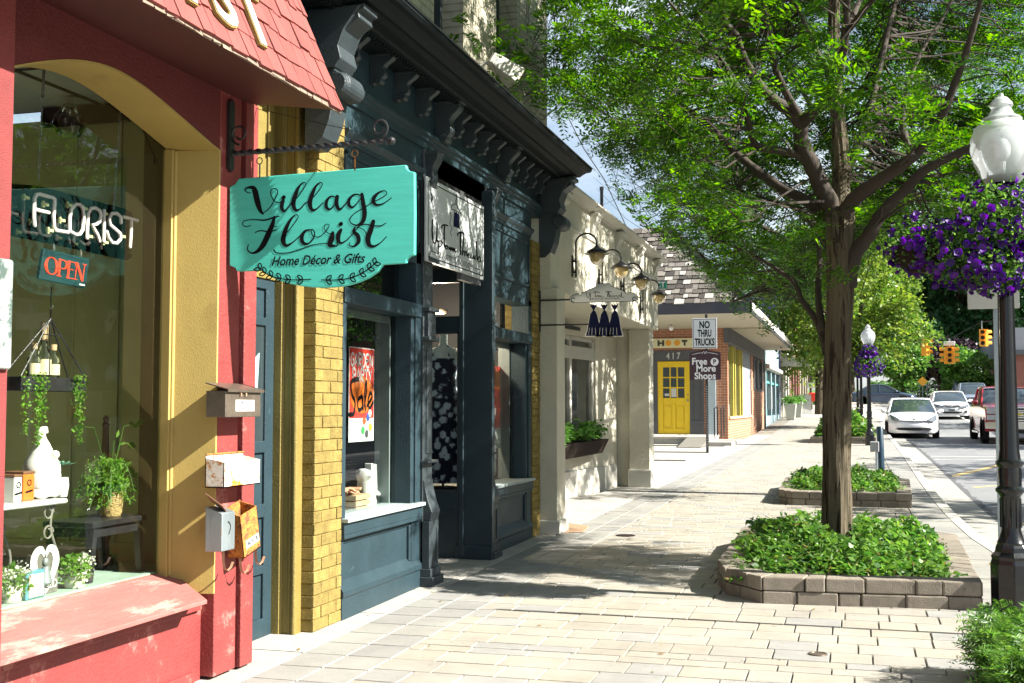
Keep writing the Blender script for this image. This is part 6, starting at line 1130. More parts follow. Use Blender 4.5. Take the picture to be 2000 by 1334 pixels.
def locust(label, group, base, trunk, limbs, cen, rad, ntw, nfr, leafmats, seed, lf, ln, npair, dmax=99, mask=True, tr=24):
    t = thing('locust_tree', label, 'tree', base, group); rg = np.random.default_rng(seed); r_ = random.Random(seed)
    s = MB(); pts = bend([p for p, _ in trunk], 6); rr = np.interp(np.linspace(0, 1, len(pts)), np.linspace(0, 1, len(trunk)), [r for _, r in trunk])
    rings = []
    for i, (p, r) in enumerate(zip(pts, rr)):
        rings.append([(p.x + r * (1 + .05 * math.sin(k * 2.3 + i * .35) + .035 * math.sin(k * 5.1 - i * .5) + .03 * ((k * 7) % 3 - 1)) * math.cos(2 * math.pi * k / tr), p.y + r * (1 + .05 * math.sin(k * 2.3 + i * .35) + .03 * ((k * 5) % 3 - 1)) * math.sin(2 * math.pi * k / tr), p.z) for k in range(tr)])
    s.loft(rings); s.build('trunk', M['bark'], t)
    nodes = []; s = MB()
    for L_, (r0, r1) in limbs:
        q = bend(L_, 5); m = len(q); rr = [.84 * lerp(r0, r1, (i / (m - 1)) ** .8) * (1 + .06 * math.sin(i * 1.9)) for i in range(m)]; s.tube(q, rr, 10)
        for i in range(m): nodes.append((q[i], rr[i], i / (m - 1)))
    s.build('limbs', M['barkred'], t, smooth=True)
    NP = np.array([tuple(n[0]) for n in nodes]); NR = [n[1] for n in nodes]
    s = MB(); FP, FD = [], []; made = 0; tries = 0
    while made < ntw and tries < ntw * 60:
        tries += 1; d = rg.normal(size=3); d /= np.linalg.norm(d); P = np.array(cen) + d * np.array(rad) * rg.uniform(.35, 1) ** .5
        if mask:
            x, y = proj(P[None])
            if 1380 < x[0] < 1830 and y[0] > 190 and P[1] < 10.8 and rg.random() < .88: continue
            if x[0] < 1400 and math.sin(P[0] * 4.3 + P[2] * 2.1) * math.sin(P[2] * 4.9 + 1.2) * math.sin(P[1] * 3.1) < -.02 and rg.random() < .75: continue
        if P[1] < 8.25 and P[2] - (P[0] + 3.1) * .754 < 2.0: continue
        if cen[1] > 15 and P[0] > .4 and rg.random() < .25: continue
        if P[0] < -2.2 and rg.random() < .35: continue
        if P[0] > .9 and 7.9 < P[1] < 8.95 and -1.1 < P[2] - (3.1 + (P[0] - 1) * .754) < .75: continue
        if math.sin(P[0] * 2.1 + seed) * math.sin(P[1] * 1.7 + 1) * math.sin(P[2] * 2.6 + 2) < -.32: continue
        if P[0] < -3.35 and P[1] < 12.7 or P[0] < -2.75 and P[1] < 12.1 and P[2] < 4.1 or P[1] < 7.0: continue
        if mask:
            x, y = proj(P[None])
            if y[0] > np.interp(x[0], LOWX, LOWY) - 12 + rg.normal() * 12 or (x[0] < 1045 and (y[0] < 60 or P[2] < 4.2)): continue
        dd = np.linalg.norm(NP - P, axis=1) + (NP[:, 2] > P[2]) * .5; k = int(np.argmin(dd)); 
        if dd[k] > dmax: continue
        a = Vector(NP[k]); b = Vector(P); m_ = (a + b) / 2 + Vector(rg.normal(size=3) * .12 * (b - a).length) - Vector((0, 0, .05))
        q = bend([a, a.lerp(m_, .5), m_, b], 3); r0 = min(NR[k] * .5, .004 + .007 * (b - a).length); s.tube(q, [lerp(r0, .002, i / (len(q) - 1)) for i in range(len(q))], 4); made += 1
        dirv = (b - a).normalized() if (b - a).length > .05 else Vector((0, 0, 1))
        for sub in range(3):
            e = b + Vector(rg.normal(size=3)) * .12 + dirv * .1; c0 = q[len(q) // 2 + sub]; s.tube([c0, c0.lerp(e, .5) + Vector(rg.normal(size=3)) * .03, e], [.0028, .002, .0013], 3)
            for w_ in range(nfr // 3):
                u = rg.uniform(.15, 1.05); pp = np.array(c0.lerp(e, u)) + rg.normal(size=3) * .012; di = rg.normal(size=3) * np.array([1, 1, .35]) + np.array(dirv) * .5; FP.append(pp); FD.append(di)
    s.build('twigs', M['barkred'], t)
    V, F = fronds(np.array(FP), np.array(FD), rg, ln, npair, lf)
    if mask:
        c = V.reshape(-1, 4, 3).mean(1); x, y = proj(c); keep = (y < np.interp(x, LOWX, LOWY) + 18) & ~((c[:, 0] < -2.62) & (c[:, 1] < 12) & (c[:, 2] < 3.95)); F = F[keep]
        used = np.unique(F); mp_ = np.zeros(len(V), int); mp_[used] = np.arange(len(used)); V = V[used]; F = mp_[F]
    npmesh('crown', V, F, M[leafmats], t); print('fronds', len(FP), 'twigs', made, 'quads', len(F))
    return t
def L3(pts, y0, y1): n = len(pts); return [at(p[0], p[1], y=lerp(y0, y1, i / (n - 1))) for i, p in enumerate(pts)]
YT = 10.0; q = L3([(1633, 1075), (1635, 1000), (1634, 900), (1634, 800), (1636, 700), (1640, 600), (1641, 500), (1641, 430)], YT, YT)
q2 = L3([(1641, 430), (1642, 380), (1644, 320), (1640, 260), (1632, 180), (1628, 90), (1630, 0), (1636, -150), (1640, -350)], YT, YT + .5)
trunk = list(zip(q, [.132, .119, .114, .11, .105, .104, .108, .122])) + list(zip(q2[1:], [.078, .066, .062, .056, .052, .048, .04, .02]))
limbs = [
    (L3([(1641, 440), (1612, 380), (1590, 331), (1565, 275), (1566, 235)], YT, 9.8), (.1, .07)),
    (L3([(1566, 245), (1540, 215), (1511, 195), (1482, 165), (1451, 112), (1437, 70), (1415, 40), (1408, -30), (1400, -120), (1380, -260)], 9.8, 9.0), (.068, .02)),
    (L3([(1565, 240), (1588, 219), (1621, 185), (1643, 118), (1650, 70), (1655, 0), (1665, -80), (1700, -200)], 9.8, 8.8), (.07, .02)),
    (L3([(1625, 435), (1605, 415), (1575, 392), (1530, 369), (1482, 336), (1444, 305), (1415, 277), (1391, 248), (1357, 224), (1324, 206), (1266, 206), (1218, 192), (1150, 170), (1080, 160)], YT, 10.6), (.07, .008)),
    (L3([(1612, 375), (1569, 310), (1521, 294), (1477, 284), (1463, 242), (1444, 182), (1415, 125), (1367, 67), (1329, 29), (1280, -30), (1230, -110)], 9.95, 9.2), (.05, .008)),
    (L3([(1645, 440), (1655, 408), (1683, 376), (1732, 343), (1780, 307), (1818, 265), (1840, 225), (1870, 150), (1900, 60), (1930, -60)], YT, 9.2), (.095, .02)),
    (L3([(1655, 560), (1668, 500), (1698, 458), (1722, 417), (1770, 369), (1808, 331), (1876, 297), (1930, 275), (2000, 262), (2100, 230)], YT, 9.7), (.09, .02)),
    (L3([(1615, 690), (1606, 654), (1592, 622), (1566, 586), (1552, 553), (1520, 528), (1480, 503), (1430, 480), (1390, 465)], YT, 10.7), (.045, .01)),
    (L3([(1608, 650), (1600, 600), (1598, 555), (1601, 500), (1590, 450), (1560, 410), (1500, 390), (1440, 370)], YT, 10.9), (.042, .01)),
    (L3([(1650, 350), (1680, 270), (1705, 190), (1732, 70), (1750, 0), (1775, -120)], 10.3, 11.5), (.05, .02)),
    (L3([(1780, 307), (1765, 250), (1770, 180), (1800, 100), (1850, 20), (1880, -60)], 9.5, 10.5), (.04, .01)),
    (L3([(1641, 200), (1600, 110), (1560, 20), (1500, -80), (1450, -200)], 10.2, 12), (.04, .01)),
    (L3([(1636, 100), (1680, 0), (1740, -120), (1800, -260)], 10.2, 12), (.04, .01)),
    (L3([(1566, 235), (1520, 150), (1500, 60), (1480, -60), (1440, -200)], 9.8, 7.8), (.045, .01)),
    (L3([(1655, 60), (1720, -20), (1800, -120), (1900, -200)], 8.8, 7.4), (.03, .01)),
]
locust('big honey locust in the nearest planter, with furrowed bark and spreading limbs', 'street trees in the planters', (q[0].x, YT, g(YT)), trunk, limbs, (.35, 10.1, 5.3), (4.0, 4.1, 3.0), 1300, 16, 'locust', 3, .064, .21, 7, 2.1)
YT2 = 17.5; q = L3([(1640, 960), (1640, 700), (1642, 560), (1640, 470), (1640, 400), (1636, 300), (1630, 150), (1628, 0)], YT2, YT2)
trunk2 = list(zip(q, [.15, .14, .13, .12, .1, .09, .07, .04])); limbs2 = [(L3(p, YT2, e), (.07, .01)) for p, e in (
    ([(1640, 560), (1590, 500), (1540, 470), (1480, 440), (1420, 430), (1350, 400), (1290, 395)], 16.5), ([(1640, 520), (1600, 450), (1550, 400), (1490, 350), (1420, 320), (1350, 300), (1280, 290)], 18.5), ([(1640, 600), (1585, 560), (1530, 560), (1480, 570), (1430, 590)], 16.0),
    ([(1640, 480), (1600, 380), (1560, 300), (1500, 220), (1450, 150)], 17.5), ([(1640, 500), (1690, 430), (1750, 380), (1820, 350), (1900, 330)], 17.5), ([(1640, 440), (1680, 340), (1730, 260), (1800, 180)], 18.5), ([(1630, 300), (1580, 200), (1520, 100), (1480, 20)], 19), ([(1630, 250), (1700, 150), (1780, 60)], 16), ([(1640, 540), (1570, 470), (1500, 480), (1400, 520), (1340, 470), (1250, 440)], 18.8))]
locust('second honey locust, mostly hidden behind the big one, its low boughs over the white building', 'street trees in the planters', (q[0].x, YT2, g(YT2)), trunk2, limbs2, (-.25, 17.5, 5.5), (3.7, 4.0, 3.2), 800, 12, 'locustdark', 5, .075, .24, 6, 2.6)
def broadtree(name, label, x, y, zb, trunk_h, cr, rad, n, size, m, seed, group='trees at the end of the street', clumps=26, lean=0.0):
    t = thing(name, label, 'tree', (x, y, zb), group); rg = np.random.default_rng(seed); s = MB(); cz = cr
    s.tube([(x, y, zb - .3), (x + lean * .3, y, zb + trunk_h * .5), (x + lean, y, zb + trunk_h), (x + lean, y, cz + rad[2] * .5)], [rad[0] * .07 + .05, rad[0] * .055 + .04, rad[0] * .05 + .03, .04], 10)
    cc = []
    for k in range(clumps):
        d = rg.normal(size=3); d /= np.linalg.norm(d); c = np.array([x + lean, y, cz]) + d * np.array(rad) * rg.uniform(.45, .95); cc.append(c)
        if k < 9: s.tube([(x + lean, y, zb + trunk_h * .85), tuple((np.array([x + lean, y, cz - rad[2] * .4]) + c) / 2), tuple(c)], [rad[0] * .03 + .02, rad[0] * .02 + .01, .02], 6)
    s.build('trunk', M['bark'], t, smooth=True)
    P = []
    for c in cc:
        k = n // clumps; r_c = np.array(rad) * rg.uniform(.26, .46); d = rg.normal(size=(k, 3)); d /= np.linalg.norm(d, axis=1)[:, None]; d[:, 2] = np.where(d[:, 2] < -.3, -d[:, 2] * .5, d[:, 2]); P.append(c + d * r_c * rg.uniform(.6, 1.08, (k, 1)))
    P = np.concatenate(P); V, F = leaf_quads(P, size, rg, .5, .75); npmesh('crown', V, F, M[m], t); return t
def xat(px, y): return at(px, 700, y=y).x
broadtree('lime_tree', 'bright yellow green tree behind the second lamp post and flower basket', xat(1648, 50), 50, g(50), 2.2, 6.0, (3.5, 3.4, 3.6), 22000, .16, 'lime', 1, lean=.2, clumps=40)
broadtree('lime_tree', 'yellow green tree overhanging the distant shopfronts beyond the purple wall', xat(1600, 66), 66, g(66), 2.6, 6.3, (3.6, 4, 4.6), 15000, .22, 'lime', 2, clumps=30)
for i, (px, y, cz, rad, n, sz, m, lab) in enumerate((
    (1850, 118, 12.5, (8, 6, 8), 16000, .45, 'deep', 'tall dark green tree behind the hanging traffic signals'), (1960, 112, 12, (7.5, 6, 8), 15000, .45, 'deep', 'tall dark tree rising over the grey building beside the near lamp post'), (1760, 125, 12, (7.5, 6, 9), 14000, .45, 'deep', 'tall dark green tree behind the yellow green tree'), (1660, 130, 11, (8, 6, 9), 10000, .5, 'mid', 'mid green tree in the gap left of the second lamp post'), (1560, 120, 10, (9, 6, 9), 10000, .5, 'mid', 'mid green tree behind the distant shop roofs'),
    (2060, 120, 12, (8, 6, 9), 9000, .5, 'deep', 'dark tree at the right picture edge beyond the grey building'), (1835, 100, 4.6, (2.6, 2.5, 2.2), 5000, .3, 'plum', 'small dark plum coloured tree under the middle traffic signal'), (1893, 92, 3.9, (2.5, 2.4, 1.9), 6000, .26, 'cover', 'fresh light green small tree above the parked silver cars'), (1762, 92, 3.9, (1.9, 2, 1.9), 4000, .26, 'cover', 'small light green tree between the second lamp post and the white car'), (1868, 96, 3.6, (1.2, 1.4, 1.9), 3000, .24, 'mid', 'slim young tree between the plum tree and the fresh green tree'), (1800, 108, 6, (3.2, 3, 4), 6000, .35, 'deep', 'mid green tree just behind the first traffic signal'))):
    broadtree('leafy_tree', lab, xat(px, y), y, g(y) - .2, max(cz - rad[2] - g(y), .8) + .8, cz + .3, rad, n, sz, m, 30 + i)
hd = MB(); rg = np.random.default_rng(77)
for lab, px0, px1, y, h, m in (('clipped green hedge at the end of the pavement left of the big trunk', 1588, 1640, 84, .75, 'mid'), ('low green bushes along the far park edge behind the white cars', 1700, 1960, 104, 1.5, 'mid')):
    a, b = xat(px0, y), xat(px1, y); P = rg.uniform(0, 1, (6000, 3)) ** np.array([1, 1, .6]) * np.array([b - a, 1.5, h]) + np.array([a, y, g(y) - .1]); V, F = leaf_quads(P, .16, rg, .5, .7); npmesh('hedge', V, F, M[m], label=lab, cat='hedge')
s = MB(); s.add([(-60, 106, g(106) - .1), (90, 106, g(106) - .1), (90, 180, g(180) + 1), (-60, 180, g(180) + 1)], [(0, 1, 2, 3)]); s.build('park_lawn', mat('lawn_green', (0.07, 0.16, 0.03), 0.95, 0.3, 1.5), keep=1, kind='structure')
# trees and shops on the opposite side of the street (mirrored in the shop windows)
for i, (x, y, cz, rad) in enumerate(((12.5, 16, 5.6, (3, 3.4, 3)), (12.6, 27, 5.8, (3.2, 3.4, 3)), (12.4, 40, 5.4, (3, 3.4, 2.8)), (12.6, 56, 5.6, (3, 3.4, 2.8)))):
    broadtree('leafy_tree', ['street tree across the road nearest the camera, seen mirrored in the florist window', 'second street tree across the road, seen mirrored in the shop windows', 'third street tree across the road, seen mirrored in the shop windows', 'fourth street tree across the road beyond the red truck'][i], x, y, .1, 2.4, cz, rad, 5000, .2, 'mid', 60 + i, 'trees across the road', 18)
M['farbrick'] = brickmat('red_brick', (0.3, 0.09, 0.06), (0.24, 0.07, 0.05), (0.3, 0.27, 0.22), .22, .075)
M['fargrey'] = mat('pale_grey_render', (0.3, 0.31, 0.33), 0.8, 0.06); M['fartan'] = mat('tan_render', (0.5, 0.42, 0.3), 0.8, 0.08)
def row_building(label, x, y0, y1, h, m, n, zb, face=-1, storeys=2, awn_=None):
    t = thing('street_building', label, 'building', (x + face * 0 + 4, (y0 + y1) / 2, zb), 'buildings across the road'); s = MB(); xb = x + 9
    bw = (y1 - y0) / n; s.box(x + .3, xb, y0, y1, zb - .3, h)
    for k in range(n + 1): s.box(x, x + .3, max(y0, y0 + k * bw - .35), min(y1, y0 + k * bw + .35), zb - .3, h)
    s.box(x, x + .3, y0, y1, h - .9, h); s.box(x - .12, x + .3, y0, y1, h, h + .18)
    lv = [(zb + .5, zb + 2.9)] + ([(zb + 4.2, zb + 6.0)] if storeys > 1 else [])
    s.box(x, x + .3, y0, y1, zb - .3, lv[0][0]); s.box(x, x + .3, y0, y1, lv[0][1], lv[1][0] if storeys > 1 else h)
    if storeys > 1: s.box(x, x + .3, y0, y1, lv[1][1], h)
    s.build('wall', m, t)
    for k in range(n):
        for z0, z1 in lv:
            a, b = y0 + k * bw + .35, y0 + (k + 1) * bw - .35; s = MB(); s.box(x + .16, x + .24, a, a + .1, z0, z1); s.box(x + .16, x + .24, b - .1, b, z0, z1); s.box(x + .16, x + .24, a, b, z1 - .1, z1); s.box(x + .16, x + .24, a, b, z0, z0 + .1); s.box(x + .17, x + .23, (a + b) / 2 - .04, (a + b) / 2 + .04, z0, z1)
            f_ = s.build('window', M['white'], t); MB().box(x + .2, x + .21, a, b, z0, z1).build('pane', M['carglass'], f_)
    if awn_: s = MB(); s.prof([(x, zb + 3.5), (x - 1.0, zb + 2.8), (x - 1.0, zb + 2.6), (x - .97, zb + 2.6), (x - .97, zb + 2.78), (x, zb + 3.44)], 'y', y0 + .4, y1 - .4); s.build('awning', M[awn_], t)
row_building('red brick shop row across the road, seen mirrored in the shop windows', 16.2, 8, 26, 8.2, M['farbrick'], 5, .1, awn_='red'); row_building('tan rendered shop across the road, seen mirrored in the boutique window', 16.2, 26.2, 42, 6.8, M['fartan'], 4, .25, awn_='blue'); row_building('brick shop across the road beyond the tan one', 16.2, 42.2, 64, 8.4, M['farbrick'], 5, .4)
gb = thing('street_building', 'pale grey flat building glimpsed right of the near lamp post above the red truck', 'building', (13, 95, 1.5), 'buildings across the road'); xg = xat(1976, 88)
MB().box(xg, xg + 12, 88, 110, 5.2, 6.9).build('upper_wall', M['fargrey'], gb); MB().box(xg + .3, xg + 12, 88.3, 110, 1, 5.2).build('lower_wall', M['farbrick'], gb)
MB().box(xg - .1, xg + 12.1, 87.8, 88.2, 5.0, 5.35).build('fascia', M['slate'], gb)
s = MB(); [s.box(xg + 1 + k * 2.4, xg + 2.6 + k * 2.4, 88.2, 88.32, 2.6, 4.4) for k in range(4)]; s.build('windows', M['carglass'], gb)
# ------------------------------------------------------------ the brick corner shop with the yellow door
hb = thing('corner_brick_shop', 'brick shop with a shingled mansard roof and a bright yellow door', 'shop building', (-6, 45, .3)); YH_ = 38.0
def h38(px, py): p = at(px, py, y=YH_); return p.x, p.z
M['orangebrick'] = brickmat('orange_brick', (0.4, 0.16, 0.08), (0.33, 0.12, 0.06), (0.42, 0.36, 0.28), .24, .085, axis='xz'); M['orangebrick_side'] = brickmat('orange_brick_side', (0.4, 0.17, 0.09), (0.34, 0.13, 0.07), (0.45, 0.38, 0.3), .24, .085, axis='yz')
xr = -3.86; zs_ = h38(1345, 849)[1]; zc = h38(1400, 637)[1]; ze = 3.92
x0, x1 = h38(1284, 700)[0], h38(1347, 700)[0]; zd = h38(1300, 706)[1]
s = MB(); s.box(-11, x0 - .35, YH_, YH_ + .25, zs_, zc); s.box(x0 - .35, x1 + .45, YH_, YH_ + .25, zd + .35, zc); s.box(x1 + .45, xr, YH_, YH_ + .25, .2, zc); s.build('front_wall', M['orangebrick'], hb)
s = MB(); s.box(x0 - .35, x0, YH_ - .03, YH_ + .2, zs_, zd + .35); s.box(x1, x1 + .45, YH_ - .03, YH_ + .2, zs_, zd + .35); s.box(x0, x1, YH_ - .03, YH_ + .2, zd + .02, zd + .35); s.box(x1 + .08, x1 + .12, YH_ - .05, YH_ - .03, zs_ + .5, zd); s.box(x1 + .3, x1 + .34, YH_ - .05, YH_ - .03, zs_ + .5, zd); s.box(x1, x1 + .45, YH_ - .06, YH_ - .03, zs_, zs_ + .45); s.box(x0 - .35, x0, YH_ - .06, YH_ - .03, zs_, zs_ + .45); s.build('door_surround', M['slate'], hb)
s = MB(); dy = YH_ + .03; w_ = x1 - x0
s.box(x0, x1, dy, dy + .06, zs_ + .02, zd); dr_y = dy - .012
gx0, gx1, gz0, gz1 = x0 + w_ * .17, x0 + w_ * .83, lerp(zs_, zd, .5), lerp(zs_, zd, .92)
for a, b, c_, d_ in ((gx0, gx1, zs_ + .02, zs_ + .2), (gx0, gx1, gz0 - .16, gz0), (gx0, gx1, gz1, zd), (x0, gx0 - .002, zs_ + .02, zd), (gx1 + .002, x1, zs_ + .02, zd), (x0 + w_ * .45, x0 + w_ * .55, zs_ + .203, gz0 - .163)): s.box(a, b, dr_y - .025, dr_y + .015, c_, d_)
for k in (1, 2): s.box(lerp(gx0, gx1, k / 3) - .02, lerp(gx0, gx1, k / 3) + .02, dr_y - .02, dr_y + .015, gz0, gz1); s.box(gx0, gx1, dr_y - .019, dr_y + .014, lerp(gz0, gz1, k / 3) - .02, lerp(gz0, gz1, k / 3) + .02)
s.box(x0 + w_ * .2, x0 + w_ * .41, dr_y - .005, dr_y + .01, zs_ + .3, gz0 - .26); s.box(x0 + w_ * .59, x0 + w_ * .8, dr_y - .005, dr_y + .01, zs_ + .3, gz0 - .26)
d_ = s.build('door', M['yellow'], hb, bevel=.006)
s = MB(); s.box(gx0, gx1, dr_y - .004, dr_y + .0, gz0, gz1); s.build('pane', M['carglass'], d_)
s = MB(); s.box(lerp(gx0, gx1, .38), lerp(gx0, gx1, .62), dr_y - .012, dr_y - .005, gz0 + .03, gz0 + .3); s.box(gx0 + .05, gx0 + .2, dr_y - .012, dr_y - .005, gz0 + .06, gz0 + .14); s.build('notice', M['paper'], d_)
s = MB(); s.ball((x1 - .07, dr_y - .06, gz0 - .08), .035, n=8, m=6); s.ball((x1 - .07, dr_y - .04, gz0 + .1), .025, n=8, m=6); s.build('handle', M['chrome'], d_)
hs2 = thing('shop_sign', 'cream sign over the yellow door reading HOOT with two orange dots for letters', 'shop sign', (x0, YH_, zd + .4), None)
(sx0, sz0), (sx1, sz1) = h38(1273, 680), h38(1362, 660); MB().box(sx0, sx1, YH_ - .07, YH_ - .02, sz0, sz1).build('board', mat('cream_board', (0.72, 0.68, 0.42), 0.5, 0.05), hs2, bevel=.01)
def hx(px): return h38(px, 670)[0]
s = MB(); zc_ = (sz0 + sz1) / 2; hh = (sz1 - sz0) * .3
for a, b, c_, e in ((hx(1285), hx(1289), -hh, hh), (hx(1294), hx(1298), -hh, hh), (hx(1289), hx(1294), -hh * .3, hh * .3), (hx(1332), hx(1343), hh * .3, hh), (hx(1336), hx(1339.5), -hh, hh * .3)): s.box(a, b, YH_ - .08, YH_ - .069, zc_ + c_, zc_ + e)
s.build('black_letters', mat('patterned_black', (0.03, 0.03, 0.02), 0.5, 0.1, c2=(0.3, 0.35, 0.1), c2s=18, c2t=0.6), hs2)
s = MB(); [s.lathe([(.001, -.012), (hh * 1.05, -.012), (hh * 1.05, 0)], (hx(px), YH_ - .069, zc_), 16, axis='y') for px in (1306, 1323)]; s.build('orange_dots', mat('orange_dot', (0.8, 0.36, 0.02), .5, .05), hs2)
nb_ = thing('house_number', 'white numerals 417 above the yellow door', 'house number', (hx(1315), YH_, zd)); nz_ = h38(1315, 696)[1]
text('numerals', '417', lambda u, v, z: Vector((hx(1315) + u, YH_ - .045 - z, nz_ + v)), .3, M['paper'], nb_, width=hx(1329) - hx(1302), space=1.5, depth=.01, bold=.004)
s = MB(); s.box(-11, xr + .02, YH_ - .12, YH_ + .1, zc, ze + .1); s.box(xr - .1, xr + .1, YH_ - .12, 53.2, 3.45, ze + .1); s.build('head_band', M['slate'], hb)
s = MB(); s.box(-11, -2.6, 31.5, YH_ + .3, ze, ze + .04); s.box(xr - .3, -2.6, YH_, 53.6, ze, ze + .04); s.build('soffit', mat('cream_soffit', (0.4, 0.37, 0.28), 0.7, 0.04), hb)
s = MB(); s.box(-11, -2.56, 31.44, 31.5, ze - .04, ze + .26); s.box(-2.6, -2.54, 31.44, 53.7, ze - .04, ze + .24); s.build('fascia', M['signblue'], hb)
s = MB(); s.box(-2.538, -2.53, 31.44, 53.7, ze + .05, ze + .24); s.build('fascia_edge', M['white'], hb)
# mansard of weathered shingles
ms_ = pavermat('weathered_shingle', [(0.11, 0.095, 0.08), (0.19, 0.17, 0.145), (0.05, 0.042, 0.035), (0.36, 0.34, 0.3), (0.08, 0.068, 0.055), (0.15, 0.135, 0.115), (0.035, 0.03, 0.025)])
r_ = random.Random(9); s = MB(); zr0, zr1 = ze + .25, 6.6; run = 2.6
def mans(s, a0, a1, fn, inset0):
    k = 0; n = 17
    for k in range(n):
        t0, t1 = k / n, (k + 1.35) / n; x = a0 + inset0 * t0
        while x < a1 - run * t0:
            w_ = r_.uniform(.14, .28); xe = min(x + w_, a1 - run * t0); l = r_.uniform(.02, .045); j = r_.uniform(-.01, .01)
            s.add([fn(x + .006, t0 + j, l), fn(xe - .006, t0 + j, l), fn(xe - .006, t1, .004), fn(x + .006, t1, .004), fn(x + .006, t0 + j, 0), fn(xe - .006, t0 + j, 0)], [(0, 1, 2, 3), (4, 5, 1, 0)]); x += w_
mans(s, -11, -2.58, lambda u, t, l: (u, 31.46 + run * t - l, lerp(zr0, zr1, t) + l * .5), 0)
mans(s, 31.46, 53.7, lambda u, t, l: (-2.58 - run * t + l, u, lerp(zr0, zr1, t) + l * .5), run)
s.build('roof_shingles', ms_, hb)
s = MB(); s.add([(-11, 31.5, zr0), (-2.6, 31.5, zr0), (-2.6 - run, 31.5 + run, zr1), (-11, 31.5 + run, zr1)], [(0, 1, 2, 3)]); s.add([(-2.6, 31.5, zr0), (-2.6, 53.7, zr0), (-2.6 - run, 53.7, zr1), (-2.6 - run, 31.5 + run, zr1)], [(0, 1, 2, 3)]); s.add([(-11, 31.5 + run, zr1), (-2.6 - run, 31.5 + run, zr1), (-2.6 - run, 53.7, zr1), (-11, 53.7, zr1)], [(0, 1, 2, 3)]); s.add([(-2.6, 53.7, zr0), (-11, 53.7, zr0), (-11, 53.7, zr1), (-2.6 - run, 53.7, zr1)], [(0, 1, 2, 3)])
s.build('roof', M['slate'], hb)
s = MB(); s.tube([(-2.56, 31.44, zr0 + .02), (-2.58 - run, 31.46 + run, zr1 + .04)], .07, 6); s.build('hip_flashing', M['signblue'], hb)
# side wall
def sd(px, py): p = at(px, py, x=xr); return p.y, p.z
s = MB(); wy0, wz0 = 38.3, sd(1450, 815)[1]; wy1_, wy2, wy3 = 43.6, 47.0, 53.4
s.box(xr - .3, xr, YH_ + .25, wy0, .2, 3.5); s.box(xr - .3, xr, wy0, wy1_ + .1, .2, wz0); s.box(xr - .3, xr, wy1_ + .1, wy2, .2, wz0); s.box(xr - .3, xr + .02, wy2, wy3, .2, 2.05); s.box(xr - .3, xr, wy2, 48.0, 2.05, 3.5); s.box(xr - .3, xr, 52.6, wy3, 2.05, 3.5); s.box(-11, xr - .3, 53.2, 53.4, .2, 3.9); s.build('side_wall', M['orangebrick_side'], hb)
s = MB(); s.box(xr - .06, xr + .05, wy0, wy2, wz0 - .02, wz0 + .06); s.build('window_sill', mat('buff_sill', (0.5, 0.36, 0.22), 0.7, .1), hb)
s = MB(); [s.box(xr - .12, xr - .02, y, y + .14, wz0 + .06, 3.45) for y in (38.35, 40.1, 40.8, 42.5, 43.45)]; f_ = s.build('window_frame', mat('yellow_frame', (0.62, 0.52, 0.1), .5, .1), hb); MB().box(xr - .1, xr - .09, wy0, wy1_, wz0, 3.5).build('pane', M['carglass'], f_)
MB().box(xr - .2, xr - .03, wy1_, wy2, wz0, 3.5).build('grey_panel', mat('grey_blue_panel', (0.24, 0.27, 0.31), .5, .1), hb)
s = MB(); s.box(xr - .05, xr + .03, 48.0, 52.6, 2.05, 2.15); [s.box(xr - .05, xr + .05, y, y + .3, 2.1, 3.35) for y in (48.0, 49.6, 50.0, 52.3)]; f_ = s.build('small_window', M['slate'], hb); MB().box(xr - .09, xr - .04, 48, 52.6, 2.1, 3.4).build('pane', M['lampglass'], f_)
# raised entrance slab, ramp, rails, downpipe
s = MB(); sx = at(1386, 860, y=35.5).x; s.box(-11, sx, 35.4, YH_, .2, zs_ + .01); s.box(-11, sx + .02, 35.34, YH_, zs_ - .08, zs_ + .012); s.box(sx, sx + .75, 34.6, 37.4, .2, zs_ - .12); s.build('entrance_slab', M['concrete'], hb, bevel=.02)
s = MB(); a = at(1326, 884, z=.26); s.prof([(33.2, .27), (35.35, .27), (35.35, .50)], 'x', at(1330, 884, y=34).x, at(1375, 884, y=34).x); s.build('rubber_ramp', mat('grey_rubber', (0.16, 0.15, 0.13), .9), hb)
s = MB(); dx_ = h38(1388, 700)[0]; s.box(dx_ - .14, dx_ + .16, YH_ - .1, YH_ - .02, .4, zd - .2); s.build('side_panel', mat('pale_blue_panel', (0.42, 0.52, 0.58), .4, .05), hb)
rl = thing('handrail', 'black metal handrail on the brick corner beside the yellow door shop', 'handrail', (-3.9, 37, .5)); s = MB()
for px in (1401, 1414): x = at(px, 820, y=37.4).x; s.tube([(x, 37.4, .5), (x, 37.4, 1.42)], .022, 6); s.tube([(x, 36.6, .45), (x, 36.6, 1.35)], .022, 6); s.tube([(x, 37.4, 1.42), (x, 36.6, 1.35)], .022, 6)
s.build('rails', M['black'], rl)
pb_ = thing('porch_bulb', 'bare white bulb lamp under the eave above the HOOT sign', 'lamp', (-5, 36, 3.6)); p = at(1311, 641, y=36); s = MB(); s.ball((p.x, 36, p.z), .075, n=12, m=8); s.build('bulb', M['ceramic'], pb_, smooth=True); MB().tube([(p.x, 36, p.z + .06), (p.x, 36, ze)], .02, 6).build('stem', M['slate'], pb_)
